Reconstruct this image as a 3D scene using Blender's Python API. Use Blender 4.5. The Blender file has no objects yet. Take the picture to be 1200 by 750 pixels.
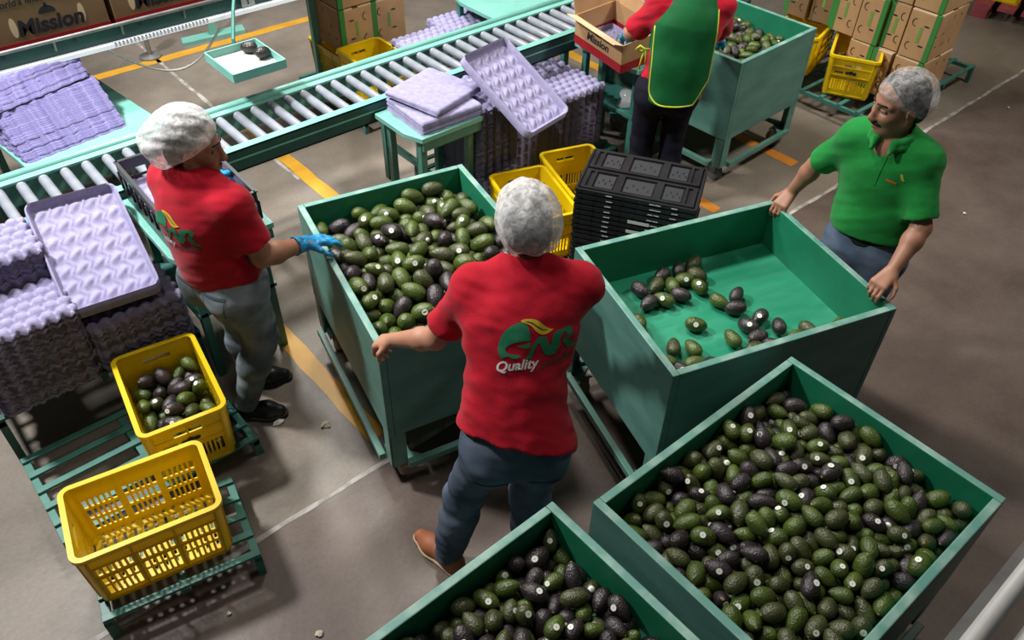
import bpy, bmesh, math, random
import numpy as np
from mathutils import Vector, Matrix, Euler
from mathutils.bvhtree import BVHTree

random.seed(7)
rng = np.random.default_rng(7)
SC = bpy.context.scene
COL = SC.collection
R = math.radians

# ---------------------------------------------------------------- camera
# world axes: X runs along the roller conveyor, Y across it (away from the balcony), Z up, metres
CAM_H, PITCH, ROLL, YAW, FPX = 3.0438, R(42.311), R(1.4474), R(41.5), 953.63
fw = Vector((math.cos(PITCH) * math.sin(YAW), math.cos(PITCH) * math.cos(YAW), -math.sin(PITCH)))
rt = Vector((math.cos(YAW), -math.sin(YAW), 0))
up = rt.cross(fw)
r2 = rt * math.cos(ROLL) + up * math.sin(ROLL)
u2 = up * math.cos(ROLL) - rt * math.sin(ROLL)
cam = bpy.data.cameras.new('camera')
cam.sensor_width = 36.0
cam.lens = FPX / 1200 * 36.0
camo = bpy.data.objects.new('camera', cam)
COL.objects.link(camo)
M = Matrix((r2, u2, -fw)).transposed().to_4x4()
M.translation = (0, 0, CAM_H)
camo.matrix_world = M
SC.camera = camo

# ---------------------------------------------------------------- world, lamps, exposure
w = bpy.data.worlds.new('hall_air')
SC.world = w
w.use_nodes = True
w.node_tree.nodes['Background'].inputs[0].default_value = (0.95, 0.95, 1.0, 1)
w.node_tree.nodes['Background'].inputs[1].default_value = 0.036

def area_lamp(name, loc, aim, size, power, color=(1, 1, 1), spread=180):
    l = bpy.data.lights.new(name, 'AREA')
    l.shape = 'DISK'
    l.size = size
    l.energy = power
    l.color = color
    l.spread = R(spread)
    o = bpy.data.objects.new(name, l)
    COL.objects.link(o)
    o.location = loc
    o.rotation_euler = (Vector(aim) - Vector(loc)).to_track_quat('-Z', 'Y').to_euler()
    return o

area_lamp('packing_line_lamp', (-0.7, 4.8, 5.0), (1.1, 4.2, 0.5), 0.55, 180, (1.0, 0.985, 0.96), 106)
area_lamp('far_bay_lamp', (2.4, 6.6, 5.4), (3.0, 4.7, 0.5), 0.8, 150, (1.0, 0.98, 0.94), 110)
area_lamp('right_bay_lamp', (2.9, 4.2, 6.0), (3.2, 1.7, 0.0), 0.8, 75, (1.0, 0.93, 0.84), 120)
area_lamp('near_bay_lamp', (0.2, 2.2, 6.4), (0.9, 1.0, 0.0), 0.8, 30, (1.0, 0.95, 0.9), 120)

area_lamp('front_right_bay_lamp', (6.2, -0.6, 6.5), (5.0, 3.4, 0.4), 0.9, 66, (1.0, 0.94, 0.84), 75)

SC.view_settings.view_transform = 'Standard'
SC.view_settings.look = 'None'
SC.view_settings.gamma = 1.0
SC.view_settings.use_curve_mapping = False
SC.view_settings.exposure = -0.1

# ---------------------------------------------------------------- helpers
MATS = {}

def mat(name, col, rough=0.5, metal=0.0, col2=None, scale=8.0, bump=0.0, bscale=None, spec=0.5,
        alpha=1.0, trans=0.0, detail=6.0, mix=(0.35, 0.68), coat=0.0, sub=0.0, sheen=0.0, stretch=None):
    m = bpy.data.materials.new(name)
    m.use_nodes = True
    nt = m.node_tree
    b = nt.nodes['Principled BSDF']
    b.inputs['Base Color'].default_value = (*col, 1)
    b.inputs['Roughness'].default_value = rough
    b.inputs['Metallic'].default_value = metal
    b.inputs['Specular IOR Level'].default_value = spec
    b.inputs['Alpha'].default_value = alpha
    b.inputs['Transmission Weight'].default_value = trans
    b.inputs['Coat Weight'].default_value = coat
    b.inputs['Sheen Weight'].default_value = sheen
    if sub:
        b.inputs['Subsurface Weight'].default_value = sub
        b.inputs['Subsurface Radius'].default_value = (0.012, 0.005, 0.003)
        b.inputs['Subsurface Scale'].default_value = 1.0
    tc = nt.nodes.new('ShaderNodeTexCoord')
    src = tc.outputs['Object']
    if stretch:
        mp = nt.nodes.new('ShaderNodeMapping')
        mp.inputs['Scale'].default_value = stretch
        nt.links.new(src, mp.inputs['Vector'])
        src = mp.outputs['Vector']
    if col2 is not None:
        n = nt.nodes.new('ShaderNodeTexNoise')
        n.inputs['Scale'].default_value = scale
        n.inputs['Detail'].default_value = detail
        nt.links.new(src, n.inputs['Vector'])
        r = nt.nodes.new('ShaderNodeValToRGB')
        r.color_ramp.elements[0].position = mix[0]
        r.color_ramp.elements[1].position = mix[1]
        r.color_ramp.elements[0].color = (*col, 1)
        r.color_ramp.elements[1].color = (*col2, 1)
        nt.links.new(n.outputs['Fac'], r.inputs['Fac'])
        nt.links.new(r.outputs['Color'], b.inputs['Base Color'])
    if bump:
        n2 = nt.nodes.new('ShaderNodeTexNoise')
        n2.inputs['Scale'].default_value = bscale or scale * 4
        n2.inputs['Detail'].default_value = 4
        nt.links.new(src, n2.inputs['Vector'])
        bp = nt.nodes.new('ShaderNodeBump')
        bp.inputs['Strength'].default_value = bump
        bp.inputs['Distance'].default_value = 0.01
        nt.links.new(n2.outputs['Fac'], bp.inputs['Height'])
        nt.links.new(bp.outputs['Normal'], b.inputs['Normal'])
    MATS[name] = m
    return m

def floor_mat():
    m = mat('floor', (0.1, 0.08, 0.07), 0.42, bump=0.10, bscale=26, spec=0.3)
    nt = m.node_tree
    L_ = nt.links.new
    bsdf = nt.nodes['Principled BSDF']
    tc = nt.nodes.new('ShaderNodeTexCoord')
    def noise_ramp(scale, c0, c1, detail=9, p0=0.32, p1=0.7):
        n = nt.nodes.new('ShaderNodeTexNoise')
        n.inputs['Scale'].default_value = scale
        n.inputs['Detail'].default_value = detail
        n.inputs['Roughness'].default_value = 0.6
        L_(tc.outputs['Object'], n.inputs['Vector'])
        r = nt.nodes.new('ShaderNodeValToRGB')
        r.color_ramp.elements[0].position, r.color_ramp.elements[1].position = p0, p1
        r.color_ramp.elements[0].color, r.color_ramp.elements[1].color = (*c0, 1), (*c1, 1)
        L_(n.outputs['Fac'], r.inputs['Fac'])
        return r.outputs['Color']
    brown = noise_ramp(1.6, (0.082, 0.060, 0.050), (0.150, 0.118, 0.100))
    tan = noise_ramp(1.1, (0.122, 0.102, 0.084), (0.245, 0.210, 0.174))
    sep = nt.nodes.new('ShaderNodeSeparateXYZ')
    L_(tc.outputs['Object'], sep.inputs[0])
    st = nt.nodes.new('ShaderNodeMapRange')       # the pour joint runs at y = 2.13
    st.inputs['From Min'].default_value, st.inputs['From Max'].default_value = 2.12, 2.14
    L_(sep.outputs['Y'], st.inputs['Value'])
    mx = nt.nodes.new('ShaderNodeMixRGB')
    L_(st.outputs['Result'], mx.inputs['Fac'])
    L_(brown, mx.inputs['Color1'])
    L_(tan, mx.inputs['Color2'])
    spk = noise_ramp(55, (0.72, 0.72, 0.72), (1.12, 1.12, 1.12), 3, 0.3, 0.6)
    m2 = nt.nodes.new('ShaderNodeMixRGB')
    m2.blend_type = 'MULTIPLY'
    m2.inputs['Fac'].default_value = 0.35
    L_(mx.outputs['Color'], m2.inputs['Color1'])
    L_(spk, m2.inputs['Color2'])
    L_(m2.outputs['Color'], bsdf.inputs['Base Color'])
    rr = noise_ramp(2.2, (0.32, 0.32, 0.32), (0.55, 0.55, 0.55))
    L_(rr, bsdf.inputs['Roughness'])
floor_mat()
mat('joint', (0.22, 0.205, 0.185), 0.7, col2=(0.40, 0.38, 0.35), scale=14, mix=(0.4, 0.6))
mat('yellow_paint', (0.62, 0.33, 0.03), 0.5, col2=(0.52, 0.25, 0.02), scale=6, detail=9)
mat('orange_paint', (0.6, 0.22, 0.02), 0.5, col2=(0.45, 0.16, 0.02), scale=9)
mat('bin_out', (0.07, 0.188, 0.157), 0.42, col2=(0.112, 0.255, 0.215), scale=3.5, bump=0.06, bscale=22, detail=8, stretch=(1, 1, 3))
mat('bin_in', (0.008, 0.17, 0.085), 0.5, col2=(0.012, 0.225, 0.12), scale=4, bump=0.05, bscale=18)
mat('bin_rim', (0.11, 0.28, 0.235), 0.5, col2=(0.30, 0.45, 0.39), scale=10, mix=(0.45, 0.72), detail=8)
mat('bin_floor', (0.012, 0.23, 0.125), 0.42, col2=(0.05, 0.33, 0.2), scale=3, mix=(0.4, 0.8), stretch=(1, 4, 1))
mat('aqua', (0.15, 0.41, 0.35), 0.42, col2=(0.20, 0.48, 0.41), scale=5, bump=0.03, bscale=20)
mat('teal', (0.035, 0.15, 0.125), 0.42, col2=(0.06, 0.21, 0.175), scale=6, bump=0.03, bscale=20)
mat('dark_teal', (0.012, 0.06, 0.05), 0.45, col2=(0.02, 0.085, 0.07), scale=5)
mat('roller_grey', (0.20, 0.22, 0.26), 0.38, col2=(0.27, 0.29, 0.33), scale=12)
mat('steel', (0.45, 0.46, 0.47), 0.35, 0.9)
mat('dull_steel', (0.32, 0.32, 0.31), 0.5, 0.6, col2=(0.22, 0.22, 0.21), scale=12)
mat('rubber', (0.03, 0.03, 0.031), 0.6)
mat('wheel_grey', (0.13, 0.13, 0.125), 0.5, col2=(0.08, 0.08, 0.08), scale=20)
mat('wheel_tan', (0.3, 0.2, 0.14), 0.6, col2=(0.2, 0.13, 0.09), scale=20)
mat('yellow', (0.90, 0.68, 0.006), 0.34, col2=(0.84, 0.60, 0.005), scale=5, coat=0.1)
def translucent(name, share):
    nt = MATS[name].node_tree
    p = nt.nodes['Principled BSDF']
    t = nt.nodes.new('ShaderNodeBsdfTranslucent')
    for l in nt.links:
        if l.to_socket == p.inputs['Base Color']: nt.links.new(l.from_socket, t.inputs['Color'])
    m = nt.nodes.new('ShaderNodeMixShader')
    m.inputs[0].default_value = share
    nt.links.new(p.outputs[0], m.inputs[1])
    nt.links.new(t.outputs[0], m.inputs[2])
    nt.links.new(m.outputs[0], nt.nodes['Material Output'].inputs['Surface'])
translucent('yellow', 0.28)
mat('black_plastic', (0.014, 0.014, 0.016), 0.32, col2=(0.022, 0.022, 0.025), scale=9)
mat('grey_plastic', (0.036, 0.038, 0.043), 0.4)
mat('white_print', (0.62, 0.62, 0.6), 0.6)
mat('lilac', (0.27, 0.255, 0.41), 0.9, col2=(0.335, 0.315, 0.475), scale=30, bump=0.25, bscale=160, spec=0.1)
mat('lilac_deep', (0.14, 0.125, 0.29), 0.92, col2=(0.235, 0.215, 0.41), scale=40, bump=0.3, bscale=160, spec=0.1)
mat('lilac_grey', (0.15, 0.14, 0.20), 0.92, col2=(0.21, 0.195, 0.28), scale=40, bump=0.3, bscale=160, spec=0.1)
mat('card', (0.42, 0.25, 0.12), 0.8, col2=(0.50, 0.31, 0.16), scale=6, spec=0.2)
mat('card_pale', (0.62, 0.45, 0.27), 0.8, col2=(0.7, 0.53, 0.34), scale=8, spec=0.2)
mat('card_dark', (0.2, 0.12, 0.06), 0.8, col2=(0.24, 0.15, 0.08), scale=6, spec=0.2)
mat('card_green', (0.05, 0.22, 0.05), 0.7, spec=0.2)
mat('card_red', (0.34, 0.012, 0.02), 0.6, spec=0.3)
mat('ink', (0.015, 0.015, 0.02), 0.7)
mat('ink_grey', (0.14, 0.13, 0.12), 0.8)
mat('ink_green', (0.16, 0.30, 0.06), 0.8)
mat('orange_print', (0.6, 0.14, 0.02), 0.6)
mat('white_trunk_glow', (0.8, 0.82, 0.85), 0.4)
MATS['white_trunk_glow'].node_tree.nodes['Principled BSDF'].inputs['Emission Color'].default_value = (0.9, 0.95, 1, 1)
MATS['white_trunk_glow'].node_tree.nodes['Principled BSDF'].inputs['Emission Strength'].default_value = 0.45  # glow added so the plain white trunk looks brightly lit; not a lamp
mat('white_paint', (0.56, 0.56, 0.54), 0.4, col2=(0.42, 0.42, 0.4), scale=9)
mat('cable', (0.62, 0.6, 0.55), 0.5)
mat('clear_plastic', (0.7, 0.72, 0.72), 0.15, alpha=0.45)
mat('paper', (0.72, 0.72, 0.68), 0.8)
mat('peel', (0.45, 0.4, 0.3), 0.8)
mat('pallet_red', (0.3, 0.05, 0.06), 0.6, col2=(0.2, 0.03, 0.04), scale=8)
mat('red_shirt', (0.42, 0.006, 0.02), 0.85, col2=(0.47, 0.008, 0.025), scale=12, bump=0.15, bscale=220, spec=0.15, sheen=0.1)
mat('polo_green', (0.012, 0.225, 0.04), 0.85, col2=(0.016, 0.26, 0.05), scale=12, bump=0.2, bscale=260, spec=0.15, sheen=0.1)
mat('apron_green', (0.004, 0.095, 0.026), 0.7, col2=(0.006, 0.12, 0.034), scale=9, spec=0.2)
mat('piping', (0.5, 0.55, 0.04), 0.7)
mat('jeans_grey', (0.09, 0.115, 0.13), 0.85, col2=(0.26, 0.30, 0.33), scale=7, bump=0.25, bscale=240, mix=(0.35, 0.7), spec=0.15)
mat('jeans_blue', (0.045, 0.065, 0.10), 0.85, col2=(0.12, 0.155, 0.21), scale=5, bump=0.25, bscale=240, spec=0.15)
mat('jeans_mid', (0.06, 0.095, 0.15), 0.85, col2=(0.15, 0.2, 0.28), scale=6, bump=0.25, bscale=240, spec=0.15)
mat('navy', (0.008, 0.008, 0.016), 0.85, spec=0.15)
mat('stitch', (0.05, 0.065, 0.09), 0.85)
mat('skin_brown', (0.34, 0.16, 0.095), 0.48, col2=(0.39, 0.19, 0.115), scale=14, bump=0.06, bscale=300, sub=0.12)
mat('skin_tan', (0.43, 0.21, 0.13), 0.48, col2=(0.48, 0.24, 0.155), scale=14, bump=0.06, bscale=300, sub=0.12)
mat('skin_mid', (0.34, 0.165, 0.1), 0.48, col2=(0.39, 0.19, 0.12), scale=14, bump=0.06, bscale=300, sub=0.12)
mat('lips', (0.25, 0.08, 0.06), 0.5)
mat('eye', (0.75, 0.73, 0.7), 0.2)
mat('iris', (0.02, 0.012, 0.008), 0.2)
mat('hair', (0.008, 0.007, 0.007), 0.6)
mat('belt', (0.012, 0.01, 0.01), 0.45)
mat('glove_blue', (0.015, 0.25, 0.55), 0.4, col2=(0.03, 0.33, 0.64), scale=18, bump=0.25, bscale=50)
mat('shoe_black', (0.012, 0.012, 0.013), 0.4)
mat('shoe_tan', (0.28, 0.085, 0.035), 0.6, col2=(0.34, 0.12, 0.05), scale=12)
mat('sole', (0.45, 0.33, 0.2), 0.7)
mat('logo_green', (0.01, 0.19, 0.085), 0.8)
mat('logo_yellow', (0.62, 0.42, 0.02), 0.8)
mat('logo_grey', (0.075, 0.05, 0.04), 0.85)
mat('logo_white', (0.8, 0.78, 0.76), 0.8)
mat('sticker', (0.8, 0.82, 0.74), 0.5)
mat('stem_scar', (0.3, 0.2, 0.08), 0.8)
AV_COL = {'green': ((0.032, 0.054, 0.007), (0.088, 0.130, 0.020)),
          'olive': ((0.034, 0.042, 0.012), (0.072, 0.082, 0.028)),
          'dark': ((0.015, 0.012, 0.0135), (0.045, 0.034, 0.038))}
for k, (a, b) in AV_COL.items():
    mat('avocado_' + k, a, 0.29, col2=b, scale=16, bump=0.45, bscale=150, spec=0.6, detail=8, mix=(0.3, 0.75))

def net_mat(name, lo, hi):
    m = bpy.data.materials.new(name)
    m.use_nodes = True
    nt = m.node_tree
    b = nt.nodes['Principled BSDF']
    b.inputs['Base Color'].default_value = (0.86, 0.86, 0.87, 1)
    b.inputs['Roughness'].default_value = 0.6
    b.inputs['Specular IOR Level'].default_value = 0.2
    tc = nt.nodes.new('ShaderNodeTexCoord')
    n = nt.nodes.new('ShaderNodeTexNoise')
    n.inputs['Scale'].default_value = 48
    n.inputs['Detail'].default_value = 8
    n.inputs['Distortion'].default_value = 0.8
    nt.links.new(tc.outputs['Object'], n.inputs['Vector'])
    r = nt.nodes.new('ShaderNodeMapRange')
    r.inputs['From Min'].default_value = 0.35
    r.inputs['From Max'].default_value = 0.7
    r.inputs['To Min'].default_value = lo
    r.inputs['To Max'].default_value = hi
    nt.links.new(n.outputs['Fac'], r.inputs['Value'])
    nt.links.new(r.outputs['Result'], b.inputs['Alpha'])
    bp = nt.nodes.new('ShaderNodeBump')
    bp.inputs['Strength'].default_value = 0.2
    bp.inputs['Distance'].default_value = 0.012
    nt.links.new(n.outputs['Fac'], bp.inputs['Height'])
    nt.links.new(bp.outputs['Normal'], b.inputs['Normal'])
    MATS[name] = m
net_mat('hairnet', 0.38, 0.86)
net_mat('hairnet_sheer', 0.10, 0.42)

def tag(o, label=None, cat=None, group=None, kind=None):
    if label: o['label'] = label
    if cat: o['category'] = cat
    if group: o['group'] = group
    if kind: o['kind'] = kind
    return o

def thing(name, label, cat, loc=(0, 0, 0), rz=0.0, group=None):
    o = bpy.data.objects.new(name, None)
    o.empty_display_size = 0.1
    COL.objects.link(o)
    o.location = loc
    o.rotation_euler = (0, 0, rz)
    return tag(o, label, cat, group)

class MB:
    """collects simple solids, then links them as one mesh object"""
    def __init__(self):
        self.v, self.f, self.m = [], [], []
    def raw(self, vs, fs, mi=0):
        n = len(self.v)
        self.v += [tuple(p) for p in vs]
        self.f += [tuple(n + i for i in q) for q in fs]
        self.m += [mi] * len(fs)
        return self
    def box(self, c, s, rz=0.0, mi=0, mats=None, rot=None):
        hx, hy, hz = s[0] / 2, s[1] / 2, s[2] / 2
        vs = [Vector((x * hx, y * hy, z * hz)) for x in (-1, 1) for y in (-1, 1) for z in (-1, 1)]
        Rm = rot if rot is not None else Matrix.Rotation(rz, 3, 'Z')
        vs = [Rm @ p + Vector(c) for p in vs]
        fs = [(0, 1, 3, 2), (4, 6, 7, 5), (0, 4, 5, 1), (2, 3, 7, 6), (0, 2, 6, 4), (1, 5, 7, 3)]  # -x +x -y +y -z +z
        self.raw(vs, fs, mi)
        if mats:
            for i, k in mats.items():
                self.m[len(self.m) - 6 + i] = k
        return self
    def span(self, lo, hi, mi=0, mats=None):
        c = [(a + b) / 2 for a, b in zip(lo, hi)]
        return self.box(c, [b - a for a, b in zip(lo, hi)], 0, mi, mats)
    def tube(self, p0, p1, r, n=10, r1=None, mi=0, cap=True):
        p0, p1 = Vector(p0), Vector(p1)
        r1 = r if r1 is None else r1
        d = (p1 - p0).normalized()
        a = d.orthogonal().normalized()
        b = d.cross(a)
        vs = []
        for p, rr in ((p0, r), (p1, r1)):
            for k in range(n):
                t = 2 * math.pi * k / n
                vs.append(p + a * (rr * math.cos(t)) + b * (rr * math.sin(t)))
        fs = [(k, (k + 1) % n, n + (k + 1) % n, n + k) for k in range(n)]
        if cap:
            fs += [tuple(range(n - 1, -1, -1)), tuple(range(n, 2 * n))]
        return self.raw(vs, fs, mi)
    def path(self, pts, r, n=8, mi=0):
        pts = [Vector(p) for p in pts]
        rings = []
        a = None
        for i, p in enumerate(pts):
            d = (pts[min(i + 1, len(pts) - 1)] - pts[max(i - 1, 0)]).normalized()
            a = d.orthogonal().normalized() if a is None else (a - d * a.dot(d)).normalized()
            b = d.cross(a)
            rings.append([p + a * (r * math.cos(2 * math.pi * k / n)) + b * (r * math.sin(2 * math.pi * k / n)) for k in range(n)])
        vs = [q for rg in rings for q in rg]
        fs = []
        for i in range(len(pts) - 1):
            for k in range(n):
                k2 = (k + 1) % n
                fs.append((i * n + k, i * n + k2, (i + 1) * n + k2, (i + 1) * n + k))
        fs += [tuple(range(n - 1, -1, -1)), tuple(range((len(pts) - 1) * n, len(pts) * n))]
        return self.raw(vs, fs, mi)
    def lathe(self, prof, n=16, c=(0, 0, 0), axis='Z', mi=0):
        vs = []
        for (r, h) in prof:
            for k in range(n):
                t = 2 * math.pi * k / n
                x, y, z = r * math.cos(t), r * math.sin(t), h
                if axis == 'X': x, y, z = h, x, y
                if axis == 'Y': x, y, z = y, h, x
                vs.append((c[0] + x, c[1] + y, c[2] + z))
        fs = []
        for i in range(len(prof) - 1):
            for k in range(n):
                k2 = (k + 1) % n
                fs.append((i * n + k, i * n + k2, (i + 1) * n + k2, (i + 1) * n + k))
        fs += [tuple(range(n - 1, -1, -1)), tuple(range((len(prof) - 1) * n, len(prof) * n))]
        return self.raw(vs, fs, mi)
    def prism(self, poly, z0, z1, mi=0):
        n = len(poly)
        vs = [(x, y, z0) for x, y in poly] + [(x, y, z1) for x, y in poly]
        fs = [tuple(range(n - 1, -1, -1)), tuple(range(n, 2 * n))] + [(k, (k + 1) % n, n + (k + 1) % n, n + k) for k in range(n)]
        return self.raw(vs, fs, mi)
    def xf(self, fn):
        self.v = [tuple(fn(Vector(p))) for p in self.v]
        return self
    def mesh(self, name, mats, smooth=False):
        me = bpy.data.meshes.new(name)
        me.from_pydata(self.v, [], self.f)
        for m in (mats if isinstance(mats, (list, tuple)) else [mats]):
            me.materials.append(MATS[m] if isinstance(m, str) else m)
        me.polygons.foreach_set('material_index', self.m)
        if smooth:
            me.polygons.foreach_set('use_smooth', [True] * len(self.f))
        me.update()
        return me
    def build(self, name, mats, parent=None, smooth=False, bevel=0.0, loc=None):
        me = self.mesh(name, mats, smooth)
        o = link(name, me, parent, loc)
        if bevel:
            b = o.modifiers.new('edge', 'BEVEL')
            b.width = bevel
            b.segments = 2
            b.limit_method = 'ANGLE'
        return o

def link(name, me, parent=None, loc=None, rot=None):
    o = bpy.data.objects.new(name, me)
    COL.objects.link(o)
    if parent: o.parent = parent
    if loc is not None: o.location = loc
    if rot is not None: o.rotation_euler = rot
    return o

def copy_tree(o, parent=None):
    c = o.copy()
    COL.objects.link(c)
    if parent: c.parent = parent
    for ch in [x for x in KIDS.get(o.name, [])]:
        copy_tree(ch, c)
    return c

KIDS = {}
def remember(o):
    """child lists for copy_tree"""
    ch = list(o.children)
    KIDS[o.name] = ch
    for c in ch: remember(c)
    return o

def text_mesh(body, size, extr=0.0, shear=0.0, bold=0.0):
    cu = bpy.data.curves.new('t', 'FONT')
    cu.body = body
    cu.size = size
    cu.shear = shear
    cu.offset = bold
    cu.extrude = extr
    cu.align_x = 'CENTER'
    cu.resolution_u = 3
    o = bpy.data.objects.new('t', cu)
    COL.objects.link(o)
    bpy.context.view_layer.update()
    me = bpy.data.meshes.new_from_object(o.evaluated_get(bpy.context.evaluated_depsgraph_get()))
    bpy.data.objects.remove(o)
    return me

def flat_text(body, size, material, parent, M4, name='lettering', shear=0.0, bold=0.0, curve=None):
    """text laid flat on a surface; M4 takes its xy plane to the surface in the parent's frame"""
    me = text_mesh(body, size, 0.0004, shear, bold)
    me.materials.clear()
    me.materials.append(MATS[material])
    if curve:
        for v in me.vertices: v.co.y += curve(v.co.x)
    o = link(name, me, parent)
    o.matrix_local = M4
    return o

def frame(origin, x, y):
    x, y = Vector(x).normalized(), Vector(y).normalized()
    z = x.cross(y).normalized()
    y = z.cross(x)
    m = Matrix((x, y, z)).transposed().to_4x4()
    m.translation = origin
    return m

# ---------------------------------------------------------------- floor, joints, painted lines
fl = tag(MB().span((-9, -6, -0.1), (16, 16, 0)).build('floor', 'floor'), kind='structure')
def strip(x0, x1, y0, y1, material, name):
    n = max(2, int(max(x1 - x0, y1 - y0) / 0.12))
    mb = MB()
    along_x = (x1 - x0) > (y1 - y0)
    pts = []
    for i in range(n + 1):
        t = i / n
        j = random.uniform(-0.006, 0.006)
        k = random.uniform(-0.006, 0.006)
        if along_x: pts += [(x0 + (x1 - x0) * t, y0 + j, 0.0012), (x0 + (x1 - x0) * t, y1 + k, 0.0012)]
        else: pts += [(x0 + j, y0 + (y1 - y0) * t, 0.0012), (x1 + k, y0 + (y1 - y0) * t, 0.0012)]
    fs = [(2 * i, 2 * i + 1, 2 * i + 3, 2 * i + 2) if not along_x else (2 * i, 2 * i + 2, 2 * i + 3, 2 * i + 1) for i in range(n)]
    mb.raw(pts, fs).build(name, material, fl)
strip(-6, 12, 2.12, 2.145, 'joint', 'floor_joint')
strip(2.005, 2.03, 4.5, 13, 'joint', 'floor_joint')
strip(6.45, 6.47, 2.23, 3.6, 'joint', 'floor_joint')
strip(2.03, 2.13, 4.05, 5.6, 'yellow_paint', 'painted_line')
strip(1.13, 1.23, 2.28, 3.55, 'yellow_paint', 'painted_line')
strip(-3, 4.4, 6.8, 6.9, 'yellow_paint', 'painted_line')
strip(4.79, 4.89, 3.9, 5.2, 'yellow_paint', 'painted_line')
strip(4.8, 4.89, 2.48, 3.2, 'orange_paint', 'painted_line')
strip(3.91, 4.0, 2.46, 2.62, 'orange_paint', 'painted_line')
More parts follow.
